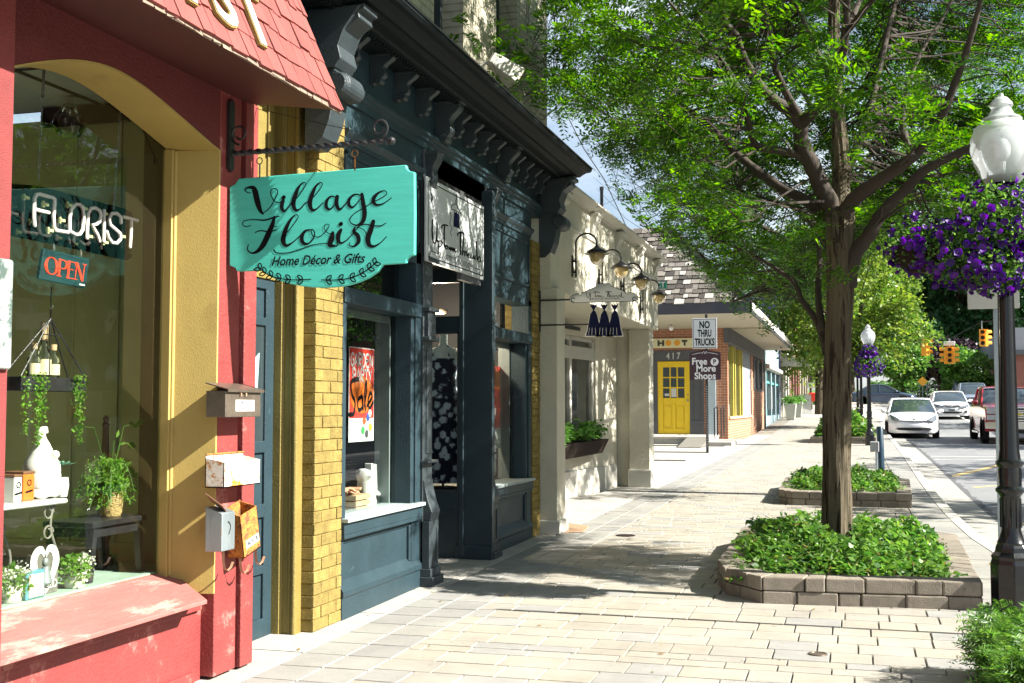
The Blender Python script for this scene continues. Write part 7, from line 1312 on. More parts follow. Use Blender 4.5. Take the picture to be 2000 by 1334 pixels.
# roads signs on one post
sp = thing('sign_post', 'perforated black post on the pavement edge carrying two signs', 'sign post', (at(1381, 885).x, 30, g(30))); px_ = at(1381, 800, y=30).x
MB().box(px_ - .03, px_ + .03, 29.97, 30.03, g(30), 3.75).build('post', M['black'], sp); s = MB(); [s.box(px_ - .008, px_ + .008, 29.962, 29.97, .4 + k * .06, .42 + k * .06) for k in range(26)]; s.build('holes', M['signwhite'], sp)
def y30(px, py): return at(px, py, y=29.94)
a, b = y30(1352.5, 681), y30(1400, 621); rs = thing('road_sign', 'white sign with black letters reading NO THRU TRUCKS', 'road sign', ((a.x + b.x) / 2, 29.94, a.z))
MB().box(a.x, b.x, 29.93, 29.945, a.z, b.z).build('plate', M['signwhite'], rs, bevel=.012, seg=2); c_x, hz = (a.x + b.x) / 2, b.z - a.z
s = MB(); fn = lambda u, v, l=0: Vector((u, 29.927, v)); e = .025
s.stroke([(a.x + e, a.z + e), (b.x - e, a.z + e)], .012, fn, 0); s.stroke([(a.x + e, b.z - e), (b.x - e, b.z - e)], .012, fn, 0); s.stroke([(a.x + e, a.z + e), (a.x + e, b.z - e)], .012, fn, 0); s.stroke([(b.x - e, a.z + e), (b.x - e, b.z - e)], .012, fn, 0); s.build('border', M['ink'], rs)
for body, zc_, wd in (('NO', .77, .42), ('THRU', .49, .56), ('TRUCKS', .2, .8)): text('lettering', body, lambda u, v, z, zc_=zc_: Vector((c_x + u, 29.924, a.z + hz * zc_ + v * 1.25)), .2, M['ink'], rs, width=(b.x - a.x) * wd, bold=.006)
a2, b2 = y30(1347, 742), y30(1407.5, 686); fs = thing('parking_sign', 'dark maroon sign reading Free P More Shops below the truck sign', 'parking sign', ((a2.x + b2.x) / 2, 29.94, a2.z)); cx2 = (a2.x + b2.x) / 2; h2 = b2.z - a2.z
s = MB(); s.prism([(a2.x, 29.945, a2.z), (b2.x, 29.945, a2.z), (b2.x, 29.945, b2.z - .04), (b2.x - .03, 29.945, b2.z - .02), (cx2, 29.945, b2.z + .05), (a2.x + .03, 29.945, b2.z - .02), (a2.x, 29.945, b2.z - .04)], (0, -.015, 0)); s.build('plate', M['maroon'], fs)
for body, zc_, wd, dx in (('Free', .64, .48, -.14), ('More', .39, .62, 0.02), ('Shops', .13, .68, 0.0)): text('lettering', body, lambda u, v, z, zc_=zc_, dx=dx: Vector((cx2 + dx + u, 29.926, a2.z + h2 * zc_ + v * 1.2)), .2, M['paper'], fs, width=(b2.x - a2.x) * wd, bold=.005)
s = MB(); s.add([(cx2 + .24 + .1 * math.cos(k * .314), 29.9265, a2.z + h2 * .63 + .1 * math.sin(k * .314)) for k in range(20)], [tuple(range(20))]); s.build('round_badge', M['paper'], fs); text('badge_letter', 'P', lambda u, v, z: Vector((cx2 + .24 + u, 29.922, a2.z + h2 * .63 + v)), .15, M['maroon'], fs, bold=.006)
s = MB(); fn2 = lambda u, v, l=0: Vector((cx2 + u, 29.926, b2.z - .03 + v)); s.stroke([(-.33, -.05), (-.2, -.02), (-.08, -.0)], [.006, .012, .008], fn2, 0); s.stroke([(.08, -.0), (.2, -.02), (.33, -.05)], [.008, .012, .006], fn2, 0); s.stroke([(-.07, -.03), (-.03, .03), (.0, -.03), (.03, .03), (.06, -.02)], .01, fn2, 0); s.build('scroll_ornament', M['paper'], fs)
sg = thing('street_name_sign', 'green street name sign ending in CT, poking out behind the last lantern', 'street sign', (-5, 24, 3.3)); a, b = at(1225, 566, y=24), at(1302, 549, y=24)
MB().box(a.x, b.x, 23.99, 24.005, a.z, b.z).build('plate', M['green'], sg); text('lettering', 'ENICT', lambda u, v, z: Vector((at(1279, 556, y=24).x + u, 23.985, (a.z + b.z) / 2 + v)), .16, M['paper'], sg, width=at(1299, 556, y=24).x - at(1259, 556, y=24).x, bold=.003)
MB().tube([(at(1236, 560, y=24.1).x, 24.1, .18), (at(1236, 560, y=24.1).x, 24.1, b.z + .05)], .03, 8).build('post', M['zinc'], sg)
# ------------------------------------------------------------ shops further along
M['farwhite'] = mat('far_white_render', (0.62, 0.6, 0.54), .8, .08)
f1 = thing('shop_building', 'grey green shopfront next after the brick shop, with white cornice', 'shop building', (-4, 58, .5), 'distant shops'); xf = -3.78; z_ = g(56)
s = MB(); s.box(-10, xf - .2, 53.5, 64, .3, 4.9); s.box(xf - .2, xf, 53.5, 64, 3.1, 4.9); [s.box(xf - .2, xf + .02, y, y + .5, .3, 3.1) for y in (53.5, 57, 60.2, 63.5)]; s.box(xf - .2, xf, 53.5, 64, .3, 1.0); s.build('wall', mat('blue_grey_front', (0.2, 0.27, 0.3), .6, .1), f1)
s = MB(); s.prof([(xf, 4.5), (xf + .15, 4.55), (xf + .4, 4.8), (xf + .45, 5.1), (xf - .3, 5.2)], 'y', 53.6, 64); s.prof([(xf, 3.1), (xf + .2, 3.15), (xf + .2, 3.3), (xf, 3.35)], 'y', 53.6, 64); s.build('cornice', M['farwhite'], f1)
s = MB(); s.box(xf - .12, xf - .1, 54, 63.5, 1, 3.1); s.build('pane', M['carglass'], f1); s = MB(); [s.box(xf - .1, xf - .05, y, y + .1, 1, 3.1) for y in (54, 55.4, 58.6, 61.6)]; s.box(xf - .1, xf - .05, 54, 63.5, 2.5, 2.6); s.build('window_frame', mat('teal_frame', (0.1, 0.36, 0.34), .5, .1), f1)
MB().box(xf - .02, xf + .22, 54.2, 54.7, 1.3, 2.3).build('meter_box', M['fargrey'], f1)
for i, (y0, y1, h, m, lab) in enumerate(((64, 73, 6.2, 'farwhite', 'distant white two storey shop with a purple side wall, past the grey green shop'), (73, 84, 6.8, 'farbrick', 'distant red brick shop near the end of the pavement'), (84, 98, 7, 'fartan', 'farthest tan shop at the end of the row'))):
    t = thing('shop_building', lab, 'shop building', (-4, y0, 1), 'distant shops'); xq = -3.75 + i * .1; zb = g(y0)
    s = MB(); s.box(-11, xq - .15, y0, y1 - .03, .3, h + zb); s.box(xq - .15, xq, y0, y1 - .03, 3.0 + zb, h + zb); [s.box(xq - .15, xq, y0 + k * (y1 - y0 - .5) / 3, y0 + k * (y1 - y0 - .5) / 3 + .5, .3, 3 + zb) for k in range(4)]; s.prof([(xq, h + zb - .5), (xq + .35, h + zb - .2), (xq + .35, h + zb), (xq, h + zb)], 'y', y0, y1 - .03); s.build('wall', M[m], t)
    for k in range(3): a = y0 + .8 + k * (y1 - y0 - .5) / 3; MB().box(xq - .05, xq + .01, a, a + 1.3, zb + 4, zb + 5.6).build('window', M['carglass'], t)
    MB().box(xq - .1, xq - .08, y0, y1 - .1, zb + .5, zb + 3).build('shop_window', M['carglass'], t)
    if i == 0: MB().box(-11, xq + .02, y0 - .06, y0 - .01, .3, h + zb + .1).build('side_wall', M['purple'], t)
    if i == 0: s = MB(); s.prof([(xq, 3.4 + zb), (xq + 1.5, 2.9 + zb), (xq + 1.5, 2.65 + zb), (xq, 2.65 + zb)], 'y', 65, 69); s.build('canopy', M['farwhite'], t)
for i, (px, y) in enumerate(((1543, 58.5), (1556, 61.5))):
    x = xat(px, y); zb = g(y); t = thing('tall_planter', ['tall white tapered planter of blue green leaves by the grey green shop door', 'second tall white planter, just beyond the first one'][i], 'planter', (x, y, zb), 'white planters outside the distant shop')
    s = MB(); s.loft([[(x + a * w_, y + b * w_, z) for a, b in ((-1, -1), (1, -1), (1, 1), (-1, 1))] for z, w_ in ((zb, .19), (zb + .78, .28))]); s.build('pot', M['white'], t, bevel=.02); rg = np.random.default_rng(i); P = rg.normal(size=(350, 3)) * np.array([.17, .17, .1]) + np.array([x, y, zb + .9]); V, F = leaf_quads(P, .13, rg, .5, .6); npmesh('leaves', V, F, bpy.data.materials['mid_green_leaf'], t)
x = xat(1571, 66); zb = g(66); t = thing('sandwich_board', 'white A-frame board standing on the far pavement', 'sandwich board', (x, 66, zb)); s = MB(); s.obox((x, 65.82, zb + .52), .66, .03, 1.1, rx=R(-11)); s.obox((x, 66.15, zb + .52), .66, .03, 1.1, rx=R(11)); s.build('boards', M['paper'], t); MB().box(x - .08, x + .08, 65.93, 66.03, zb + 1.04, zb + 1.08).build('handle', M['ink'], t)
x = xat(1590, 72); zb = g(72); t = thing('newspaper_box', 'small red box with a white top on the far pavement beside the white board', 'newspaper box', (x, 72, zb)); MB().box(x - .35, x + .35, 71.7, 72.2, zb + .55, zb + 1.05).build('body', M['redink'], t, bevel=.03); MB().box(x - .4, x + .2, 71.7, 72.2, zb + 1.35, zb + 1.65).build('card', M['paper'], t); s = MB(); [s.tube([(x + a, 71.9, zb), (x + a, 71.9, zb + 1.4)], .03, 6) for a in (-.25, .2)]; s.build('leg', M['brown'], t)
broadtree('red_leaf_tree', 'small rusty red leaved tree on the far pavement by the shops', xat(1583, 74), 74, g(74), 1.3, 4.0, (.75, .8, .5), 900, .16, 'plum', 91, 'trees at the end of the street', 8)
# ------------------------------------------------------------ street lamps with flower baskets
def lamp(name_, label, x, y, zb, top=3.42, r=.205):
    t = thing('street_lamp', label, 'street lamp', (x, y, zb), 'black street lamps along the kerb'); s = MB()
    s.lathe([(.135, 0), (.135, .30), (.125, .33), (.13, .35), (.105, .38), (.1, .41), (.085, .44)], (x, y, zb), 8); s.build('base', M['postblack'], t, bevel=.006, seg=2)
    s = MB(); k = top / 3.42
    s.lathe([(.085, .42), (.09, .44), (.075, .47), (.062, .52), (.064, .74), (.072, .755), (.092, .775), (.094, .79), (.072, .81), (.075, .9), (.072, .93), (.088, .955), (.09, .97), (.07, .985), (.062, 1.05), (.055, 1.6), (.05, 2.4 * k), (.05, top - .68), (.08, top - .66), (.085, top - .62), (.06, top - .59), (.11, top - .57), (.11, top - .54)], (x, y, zb), 24); s.build('post', M['postblack'], t, smooth=True)
    s = MB(); [s.tube([(x + .064 * math.cos(q), y + .064 * math.sin(q), zb + .54), (x + .062 * math.cos(q), y + .062 * math.sin(q), zb + .73)], .006, 5) for q in [k_ * math.pi / 6 for k_ in range(12)]]; s.build('fluting', M['postblack'], t)
    s = MB(); tz = zb + top; prof = [(r * .5, -.54), (r * .66, -.5), (r * .9, -.4), (r, -.31), (r * .99, -.24), (r * .85, -.155), (r * .62, -.12), (r * .64, -.105), (r * .6, -.095), (r * .42, -.075), (r * .3, -.03), (r * .37, -.01), (r * .34, .01), (r * .2, .045), (r * .1, .05), (r * .06, .075), (0.002, .08)]
    s.lathe(prof, (x, y, tz - .05), 32); s.build('globe', M['globe'], t, smooth=True)
    s = MB(); s.ball((x, y, tz - .36), .055, .055, .08, n=14, m=10); s.tube([(x, y, tz - .6), (x, y, tz - .44)], .02, 8); s.build('bulb', M['ceramic'], t, smooth=True)
    return t
def globemat():
    m = bpy.data.materials.new('frosted_lamp_globe'); m.use_nodes = True; t = m.node_tree; t.nodes.clear(); L = t.links.new; o = nn(t, 'ShaderNodeOutputMaterial'); tr = nn(t, 'ShaderNodeBsdfTransparent'); tr.inputs[0].default_value = (.93, .98, 1, 1); d = nn(t, 'ShaderNodeBsdfTranslucent'); d.inputs[0].default_value = (.93, .96, .97, 1); d2 = nn(t, 'ShaderNodeBsdfDiffuse'); d2.inputs[0].default_value = (.9, .93, .94, 1); gl = nn(t, 'ShaderNodeBsdfGlossy'); gl.inputs['Roughness'].default_value = .08
    lw = nn(t, 'ShaderNodeLayerWeight'); lw.inputs[0].default_value = .35; mr = nn(t, 'ShaderNodeMapRange'); mr.inputs[3].default_value = .55; mr.inputs[4].default_value = .93; L(lw.outputs['Facing'], mr.inputs[0]); a = nn(t, 'ShaderNodeMixShader'); a.inputs[0].default_value = .5; L(d.outputs[0], a.inputs[1]); L(d2.outputs[0], a.inputs[2]); b = nn(t, 'ShaderNodeMixShader'); L(mr.outputs[0], b.inputs[0]); L(tr.outputs[0], b.inputs[1]); L(a.outputs[0], b.inputs[2])
    c = nn(t, 'ShaderNodeMixShader'); f = nn(t, 'ShaderNodeFresnel'); L(f.outputs[0], c.inputs[0]); L(b.outputs[0], c.inputs[1]); L(gl.outputs[0], c.inputs[2]); L(c.outputs[0], o.inputs[0]); return m
M['globe'] = globemat()
def petunias(label, blobs, nflow, nleaf, fs_, ls_, seed, hang):
    c0 = blobs[0][0]; t = thing('flower_basket', label, 'flower basket', (c0[0], c0[1], hang), 'purple flower baskets on the street lamps'); rg = np.random.default_rng(seed); P = []
    for c, r in blobs:
        k = nleaf // len(blobs); d = rg.normal(size=(k, 3)); d /= np.linalg.norm(d, axis=1)[:, None]; P.append(np.array(c) + d * np.array(r) * rg.uniform(.35, 1.0, (k, 1)))
    P = np.concatenate(P); V, F = leaf_quads(P, ls_, rg, .4, .6); npmesh('leaves', V, F, M['cover'], t)
    V = []; F = []; n = 0
    for c, r in blobs:
        for k in range(nflow // len(blobs)):
            d = rg.normal(size=3); d /= np.linalg.norm(d); d[2] = d[2] if rg.random() > .3 else -abs(d[2]); p = np.array(c) + d * np.array(r) * rg.uniform(.85, 1.12); nv = d + rg.normal(size=3) * .45; nv /= np.linalg.norm(nv); a = np.cross(nv, rg.normal(size=3)); a /= np.linalg.norm(a); b = np.cross(nv, a); s_ = fs_ * rg.uniform(.7, 1.15)
            V.append(p - nv * s_ * .7)
            for j in range(10): q = j * math.pi / 5; rr = s_ * (1 if j % 2 == 0 else .82); V.append(p + (a * math.cos(q) + b * math.sin(q)) * rr + nv * s_ * (.06 if j % 2 else -.04))
            for j in range(0, 10): F.append((n, n + 1 + j, n + 1 + (j + 1) % 10))
            n += 11
    V = np.array(V); npmesh('blossom', V, np.array(F), M['petal'], t)
    V3 = V.reshape(-1, 11, 3); c_ = V3[:, 0] * .35 + V3[:, 1:].mean(1) * .65; nv = V3[:, 1:].mean(1) - V3[:, 0]; e = V3[:, 1:] * .22 + c_[:, None] * .78 + nv[:, None] * .42
    npmesh('flower_throat', np.stack([e[:, 0], e[:, 3], e[:, 5], e[:, 8]], 1).reshape(-1, 3), np.arange(len(e) * 4).reshape(-1, 4), M['plum'], t)
    s = MB(); c = blobs[0][0]; s.lathe([(.08, -.1), (.16, -.02), (.2, .08)], (c[0], c[1], hang), 16); s.tube([(c[0] + .2, c[1], hang + .08), (c[0] + .05, c[1], hang + .35), (c[0], c[1], hang + .5)], .006, 5); s.build('basket', M['brown'], t)
lamp('a', 'glossy black lamp post with a clear acorn globe, nearest, beside the near planter', .985, 8.45, g(8.45), 3.42)
petunias('large mass of purple petunias hanging from the nearest lamp post', [((.44, 8.35, 2.5), (.24, .28, .2)), ((.68, 8.3, 2.42), (.3, .3, .22)), ((.9, 8.3, 2.62), (.26, .3, .26)), ((1.15, 8.35, 2.66), (.3, .3, .3)), ((.9, 8.3, 2.3), (.26, .28, .16))], 820, 8500, .03, .032, 5, 2.4)
lamp('b', 'second lamp post, with a round ball of purple flowers under its globe', xat(1696, 35.8), 35.8, g(35.8), 3.5)
petunias('round ball of purple petunias on the second lamp post', [((xat(1697, 35.8), 35.7, 2.62), (.42, .42, .34)), ((xat(1697, 35.8), 35.7, 3.0), (.22, .25, .2))], 380, 1800, .05, .06, 6, 2.6)
for i, (px, y) in enumerate(((1681, 52), (1674, 62), (1602, 88))):
    x = xat(px, y); lamp('c', ['third black lamp post close behind the second one', 'fourth lamp post in the row, just beside the third', 'small distant lamp post on the far pavement left of the big trunk'][i], x, y, g(y), 3.5)
    if i < 2: petunias(['purple flowers on the third lamp post', 'purple flowers on the fourth lamp post'][i], [((x, y - .1, g(y) + 2.4), (.4, .4, .35))], 160, 600, .06, .08, 7 + i, g(y) + 2.35)
# sign back behind the near lamp
ps = thing('parking_sign', 'grey backed parking sign on a slim galvanised post directly behind the near lamp post', 'parking sign', (1.0, 9.8, .08)); p = at(1943, 700, y=9.8); MB().box(p.x - .004, p.x + .04, 9.79, 9.82, g(9.8), 2.42).build('post', M['zinc'], ps); a, b = at(1890, 604, y=9.77), at(1991, 560, y=9.77); MB().box(a.x, b.x, 9.77, 9.782, a.z, b.z).build('plate', mat('grey_sign_back', (0.5, 0.5, 0.47), .4, .05), ps, bevel=.02, seg=3)
op = thing('sign_post', 'slim galvanised signpost on the kerb just past the near lamp post', 'sign post', (1.28, 7.5, .06)); MB().box(1.26, 1.31, 7.48, 7.52, .03, 2.75).build('post', M['zinc'], op); MB().box(1.24, 1.33, 7.47, 7.48, 2.3, 2.7).build('plate', M['signwhite'], op)
# bollard and conduit by the second planter
bo = thing('bollard', 'slim dark blue tilted bollard pole behind the second planter', 'bollard', (.5, 20, .16)); a, b = at(1722, 925, y=20.5), at(1718, 833, y=20.5); s = MB(); s.tube([(a.x, 20.5, .16), (b.x, 20.5, b.z - .02), (b.x, 20.5, b.z)], [.055, .055, .04], 14); s.build('pole', mat('dark_blue_enamel', (0.012, 0.035, 0.06), .3, .1, coat=.4), bo, smooth=True)
ob = thing('outlet_post', 'small grey electrical outlet box on a stake beside the blue bollard', 'outlet box', (.4, 20.4, .16)); p = at(1708, 873, y=20.3); s = MB(); s.box(p.x - .07, p.x + .07, 20.22, 20.34, p.z - .08, p.z + .09); s.build('box', M['fargrey'], ob, bevel=.01); MB().tube([(p.x + .03, 20.3, .16), (p.x + .03, 20.3, p.z - .05)], .02, 8).build('stake', M['zinc'], ob)
# near right planter with fine leaved plant
wp = thing('potted_shrub', 'bushy fine leaved green plant in the lower right corner', 'shrub', (.95, 6.1, .05)); rg = np.random.default_rng(8)
s = MB(); s.box(.66, 1.6, 5.3, 6.45, g(6) - .02, .17); s.build('trough', M['brown'], wp, bevel=.02); MB().box(.7, 1.56, 5.34, 6.41, .16, .2).build('soil', M['soil'], wp)
P, D = [], []
for k in range(4200):
    b0 = np.array([rg.uniform(.56, 1.5), rg.uniform(5.3, 6.5), .1 + rg.uniform(0, .27)]); d = rg.normal(size=3) * np.array([.8, .8, .4]) + np.array([0, 0, .5]); P.append(b0); D.append(d)
V, F = fronds(np.array(P), np.array(D), rg, .13, 8, .045, .22); npmesh('leaves', V, F, M['cover'], wp)
# ------------------------------------------------------------ traffic signals on a span wire
def signal(label, px, py, heads, y=78):
    c = at(px, py, y=y); t = thing('traffic_signal', label, 'traffic signal', (c.x, y, c.z), 'yellow traffic signals over the crossing')
    for k, q in enumerate(heads):
        s = MB(); q = R(q); dx, dy = math.sin(q), -math.cos(q); cx, cy = c.x + dx * .2, y + dy * .2
        s.obox((cx, cy, c.z), .34, .22, 1.05, rz=q)
        for j in (-1, 0, 1):
            o = Vector((cx + dx * .12, cy + dy * .12, c.z + j * .34)); e = Vector((dx, dy, 0)); b = Vector((-dy, dx, 0))
            s.loft([[tuple(o + e * l_ + (b * math.cos(u) + Vector((0, 0, 1)) * math.sin(u)) * .15) for u in [R(-20 + 22 * w_) for w_ in range(11)]] for l_ in (0, .25)], cap=False, closed=False)
        h = s.build('signal_head', M['sigyellow'], t)
        s = MB()
        for j in (-1, 0, 1): o = Vector((cx + dx * .118, cy + dy * .118, c.z + j * .34)); e = Vector((dx, dy, 0)); b = Vector((-dy, dx, 0)); o = o + e * .01; s.add([tuple(o + (b * math.cos(u) + Vector((0, 0, 1)) * math.sin(u)) * .12) for u in [k_ * math.pi / 6 for k_ in range(12)]], [tuple(range(12))])
        s.build('lens', M['dark'], h)
    MB().tube([(c.x, y, c.z + .5), (c.x, y, c.z + 1.05)], .03, 6).build('hanger', M['zinc'], t); return c
c1 = signal('first traffic signal, nearest the yellow green tree, seen from its back', 1803, 678, (150, 60)); c2_ = signal('middle traffic signal facing the camera under a small white name sign', 1854, 694, (0, 95, -95)); c3 = signal('third traffic signal, next to the near lamp post', 1918, 660, (0, 110))
w_ = thing('small_name_sign', 'tiny white sign mounted over the middle traffic signal', 'sign', (c2_.x, 77.9, c2_.z + .55)); MB().box(c2_.x - .33, c2_.x + .33, 77.9, 77.93, c2_.z + .6, c2_.z + .86).build('plate', M['paper'], w_, bevel=.02)
s = MB(); s.tube([(-4, 79, 7.4), tuple(c1 + Vector((0, 0, 1.05))), tuple(c2_ + Vector((0, 0, 1.0))), tuple(c3 + Vector((0, 0, 1.0))), (17, 77, 7.2)], .02, 5); tag(s.build('span_wire', M['black']), 'thin black span wire carrying the yellow traffic signals', 'wire')
yd = thing('warning_sign', 'yellow diamond warning sign in front of the far park', 'road sign', (xat(1802, 90), 90, g(90))); p = at(1802, 745, y=90); s = MB(); s.obox((p.x, 90, p.z), .5, .03, .5, ry=R(45)); s.build('plate', mat('warning_orange', (0.75, 0.35, 0.02), .5, .05), yd); MB().tube([(p.x, 90.03, g(90) - .3), (p.x, 90.03, p.z)], .04, 6).build('post', M['zinc'], yd)
s = MB(); y_ = 99; s.tube([(xat(1780, y_), y_, g(y_) + 1.1), (xat(1930, y_), y_, g(y_) + 1.1)], .04, 5); s.tube([(xat(1780, y_), y_, g(y_) + .6), (xat(1930, y_), y_, g(y_) + .6)], .04, 5); [s.tube([(xat(1780 + k * 15, y_), y_, g(y_) - .2), (xat(1780 + k * 15, y_), y_, g(y_) + 1.15)], .04, 5) for k in range(11)]; tag(s.build('park_railing', M['fargrey']), 'pale metal railing along the far park edge', 'railing')
# ------------------------------------------------------------ vehicles
def interp(pts, v): return float(np.interp(v, [p[0] for p in pts], [p[1] for p in pts]))
def vehicle(name, label, cat, paint, L_, W, low, cab, sh, x, y, z, rz=0.0, wy=(-1.35, 1.3), wr=.31, group='cars on the street', nose=.3, drop=.07, tumble=.2, detail=None):
    t = thing(name, label, cat, (0, 0, 0), group); hw = W / 2; zt = max(p[1] for p in low)
    def sl(prof, fx, tum=False, zb=0, H=1):
        rings = []
        for s_ in (-1, -.985, -.93, -.8, -.5, -.2, .2, .5, .8, .93, .985, 1):
            a = abs(s_); ring = []
            for (py, pz) in prof:
                e = max(0, (a - .9) / .1); yy = py; zz = pz
                if tum: xx = s_ * hw * .93 * (1 - tumble * max(0, pz - zb) / (H - zb)); zz = pz - .05 * a ** 4 * (pz - zb); yy = py + (.16 * a ** 3 if py < 0 else -.1 * a ** 3)
                else:
                    k = 1 if py < 0 else -.7; fr = max(0, (abs(py) - L_ * .3) / (L_ * .2)); yy = py + k * nose * a ** 3 * fr - k * .0; cy = (pz - .5); zz = pz - drop * a ** 3 * (1 if pz > .62 else 0) ; xx = s_ * hw * (1 - .05 * fr * a); xx *= 1 - .012 * (pz > zt - .12)
                    if e: zz = .5 + (zz - .5) * (1 - .12 * e); yy = yy * (1 - .012 * e)
                ring.append((xx, yy, zz))
            rings.append(ring)
        return rings
    MB().loft(sl(low, 0)).build('body', paint, t, smooth=True)
    zb = cab[0][1]; H = max(p[1] for p in cab); s = MB(); s.loft(sl(cab, 0, True, zb, H)); s.build('windows', M['carglass'], t, smooth=True)
    def cpt(s_, p): 
        a = abs(s_); return Vector((s_ * hw * .935 * (1 - tumble * max(0, p[1] - zb) / (H - zb)), p[0] + (.16 * a ** 3 if p[0] < 0 else -.1 * a ** 3), p[1] - .05 * a ** 4 * (p[1] - zb)))
    top = cab[1:-1]; s = MB(); rings = [[tuple(cpt(q, p) + Vector((0, 0, .018 - (.02 if abs(q) > .9 else 0)))) for p in top] for q in (-1.02, -.9, -.6, -.2, .2, .6, .9, 1.02)]; s.loft(rings, closed=False, cap=False); s.loft([[(a[0], a[1], a[2] - .03) for a in r] for r in rings], closed=False, cap=False); s.build('roof', paint, t, smooth=True)
    for q in (-.99, .99):
        s = MB(); s.tube([cpt(q, cab[0]), cpt(q, cab[1])], .035, 6); s.tube([cpt(q, cab[-2]), cpt(q, cab[-1])], .05, 6); s.tube([cpt(q, p) for p in cab[1:-1]], .03, 6); mid = interp(cab, .25); s.tube([cpt(q, (.3, zb)), cpt(q, (.3, mid))], .035, 6); s.build('pillar', paint, t, smooth=True)
    for q in (-1, 1):
        s = MB(); mz = zb + .06; s.ball((q * (hw + .11), cab[0][0] + .38, mz), .11, .06, .075, n=12, m=8); s.tube([(q * hw * .92, cab[0][0] + .42, mz - .03), (q * (hw + .06), cab[0][0] + .4, mz - .02)], .025, 6); s.build('mirror', paint, t, smooth=True)
        for yy in wy:
            s = MB(); s.lathe([(wr * .62, -.1), (wr * .93, -.1), (wr, -.06), (wr, .06), (wr * .93, .1), (wr * .62, .1)], (q * (hw - .11), yy, wr), 24, axis='x'); wh = s.build('tyre', M['rubber'], t, smooth=True)
            s = MB(); s.lathe([(.001, q * .06), (wr * .3, q * .07), (wr * .35, q * .05), (wr * .6, q * .09), (wr * .63, q * .095)], (q * (hw - .11), yy, wr), 20, axis='x'); s.build('rim', M['rim'], wh, smooth=True)
            s = MB(); s.lathe([(wr * .9, q * .0), (wr * 1.17, q * .012), (wr * 1.2, q * 0)], (q * (hw - .004), yy, wr + .02), 24, axis='x'); s.build('wheel_arch', M['rubber'], t)
    if detail: detail(t, hw, L_)
    t.location = (x, y, z); t.rotation_euler = (0, 0, rz); return t
def front(hw, L_, nose, x): return -L_ / 2 + nose * (abs(x) / hw) ** 3
def patch(s, hw, L_, nose, xs, zlo, zhi, off=.02, yb=0.0, ys=None, sides=(-1, 1)):
    """a panel that follows the curved nose: xs from inner to outer"""
    for sg in sides:
        A = []
        for x, a, b in zip(xs, zlo, zhi):
            f0 = front(hw, L_, nose, x) + yb; A.append((sg * x, f0 - off + (ys(a) if ys else 0), a, f0 - off + (ys(b) if ys else 0), b))
        for p, q in zip(A, A[1:]):
            s.add([(p[0], p[1], p[2]), (q[0], q[1], q[2]), (q[0], q[3], q[4]), (p[0], p[3], p[4]), (p[0], p[1] + .08, p[2]), (q[0], q[1] + .08, q[2]), (q[0], q[3] + .08, q[4]), (p[0], p[3] + .08, p[4])], [(0, 1, 2, 3), (4, 5, 1, 0), (3, 2, 6, 7), (1, 5, 6, 2), (4, 0, 3, 7)])
def hatch_detail(t, hw, L_):
    sl_ = lambda z: float(np.interp(z, [.5, .66, .78, .88, .985], [0, .055, .225, .525, .975]))
    for q in (-1, 1): s = MB(); patch(s, hw, L_, .3, [.50, .62, .74, .82], [.64, .61, .62, .68], [.70, .77, .83, .86], .06, .0, sl_, (q,)); s.build('headlight', M['headlens'], t)
    s = MB(); patch(s, hw, L_, .3, [0, .25, .5, .62], [.28, .285, .3, .33], [.39, .39, .385, .37], .012); s.build('lower_grille', M['dark'], t)
    s = MB(); patch(s, hw, L_, .3, [0, .25, .45, .52], [.60, .605, .625, .65], [.635, .64, .65, .66], .03, 0, sl_); s.build('upper_grille', M['slate'], t)
    s = MB(); s.ball((0, -L_ / 2 + .0, .70), .07, .03, .035, n=12, m=6); s.build('badge', M['chrome'], t, smooth=True)
    s = MB(); [s.ball((q * .60, front(hw, L_, .3, .6) - .0, .345), .04, .03, .035, n=8, m=6) for q in (-1, 1)]; s.build('fog_lamp', M['lampglass'], t)
def sedan_detail(t, hw, L_):
    sl_ = lambda z: float(np.interp(z, [.55, .7, .8, .93], [0, .07, .27, 1.07]))
    for q in (-1, 1): s = MB(); patch(s, hw, L_, .3, [.42, .6, .74, .82], [.6, .6, .62, .66], [.68, .73, .76, .78], .06, .0, sl_, (q,)); s.build('headlight', M['headlens'], t)
    s = MB(); patch(s, hw, L_, .3, [0, .2, .4], [.62, .62, .66], [.73, .73, .72], .03, 0, sl_); s.build('upper_grille', M['dark'], t)
    s = MB(); patch(s, hw, L_, .3, [0, .3, .5], [.3, .3, .34], [.4, .4, .4], .012); patch(s, hw, L_, .3, [.62, .7, .76], [.32, .32, .36], [.45, .47, .45], .02); s.build('lower_grille', M['dark'], t)
    s = MB(); s.ball((0, -L_ / 2 - .01, .68), .08, .03, .045, n=12, m=6); s.build('badge', M['chrome'], t, smooth=True)
    s = MB(); s.box(-.15, .15, -L_ / 2 - .04, -L_ / 2 - .02, .44, .52); s.build('number_plate', M['slate'], t)
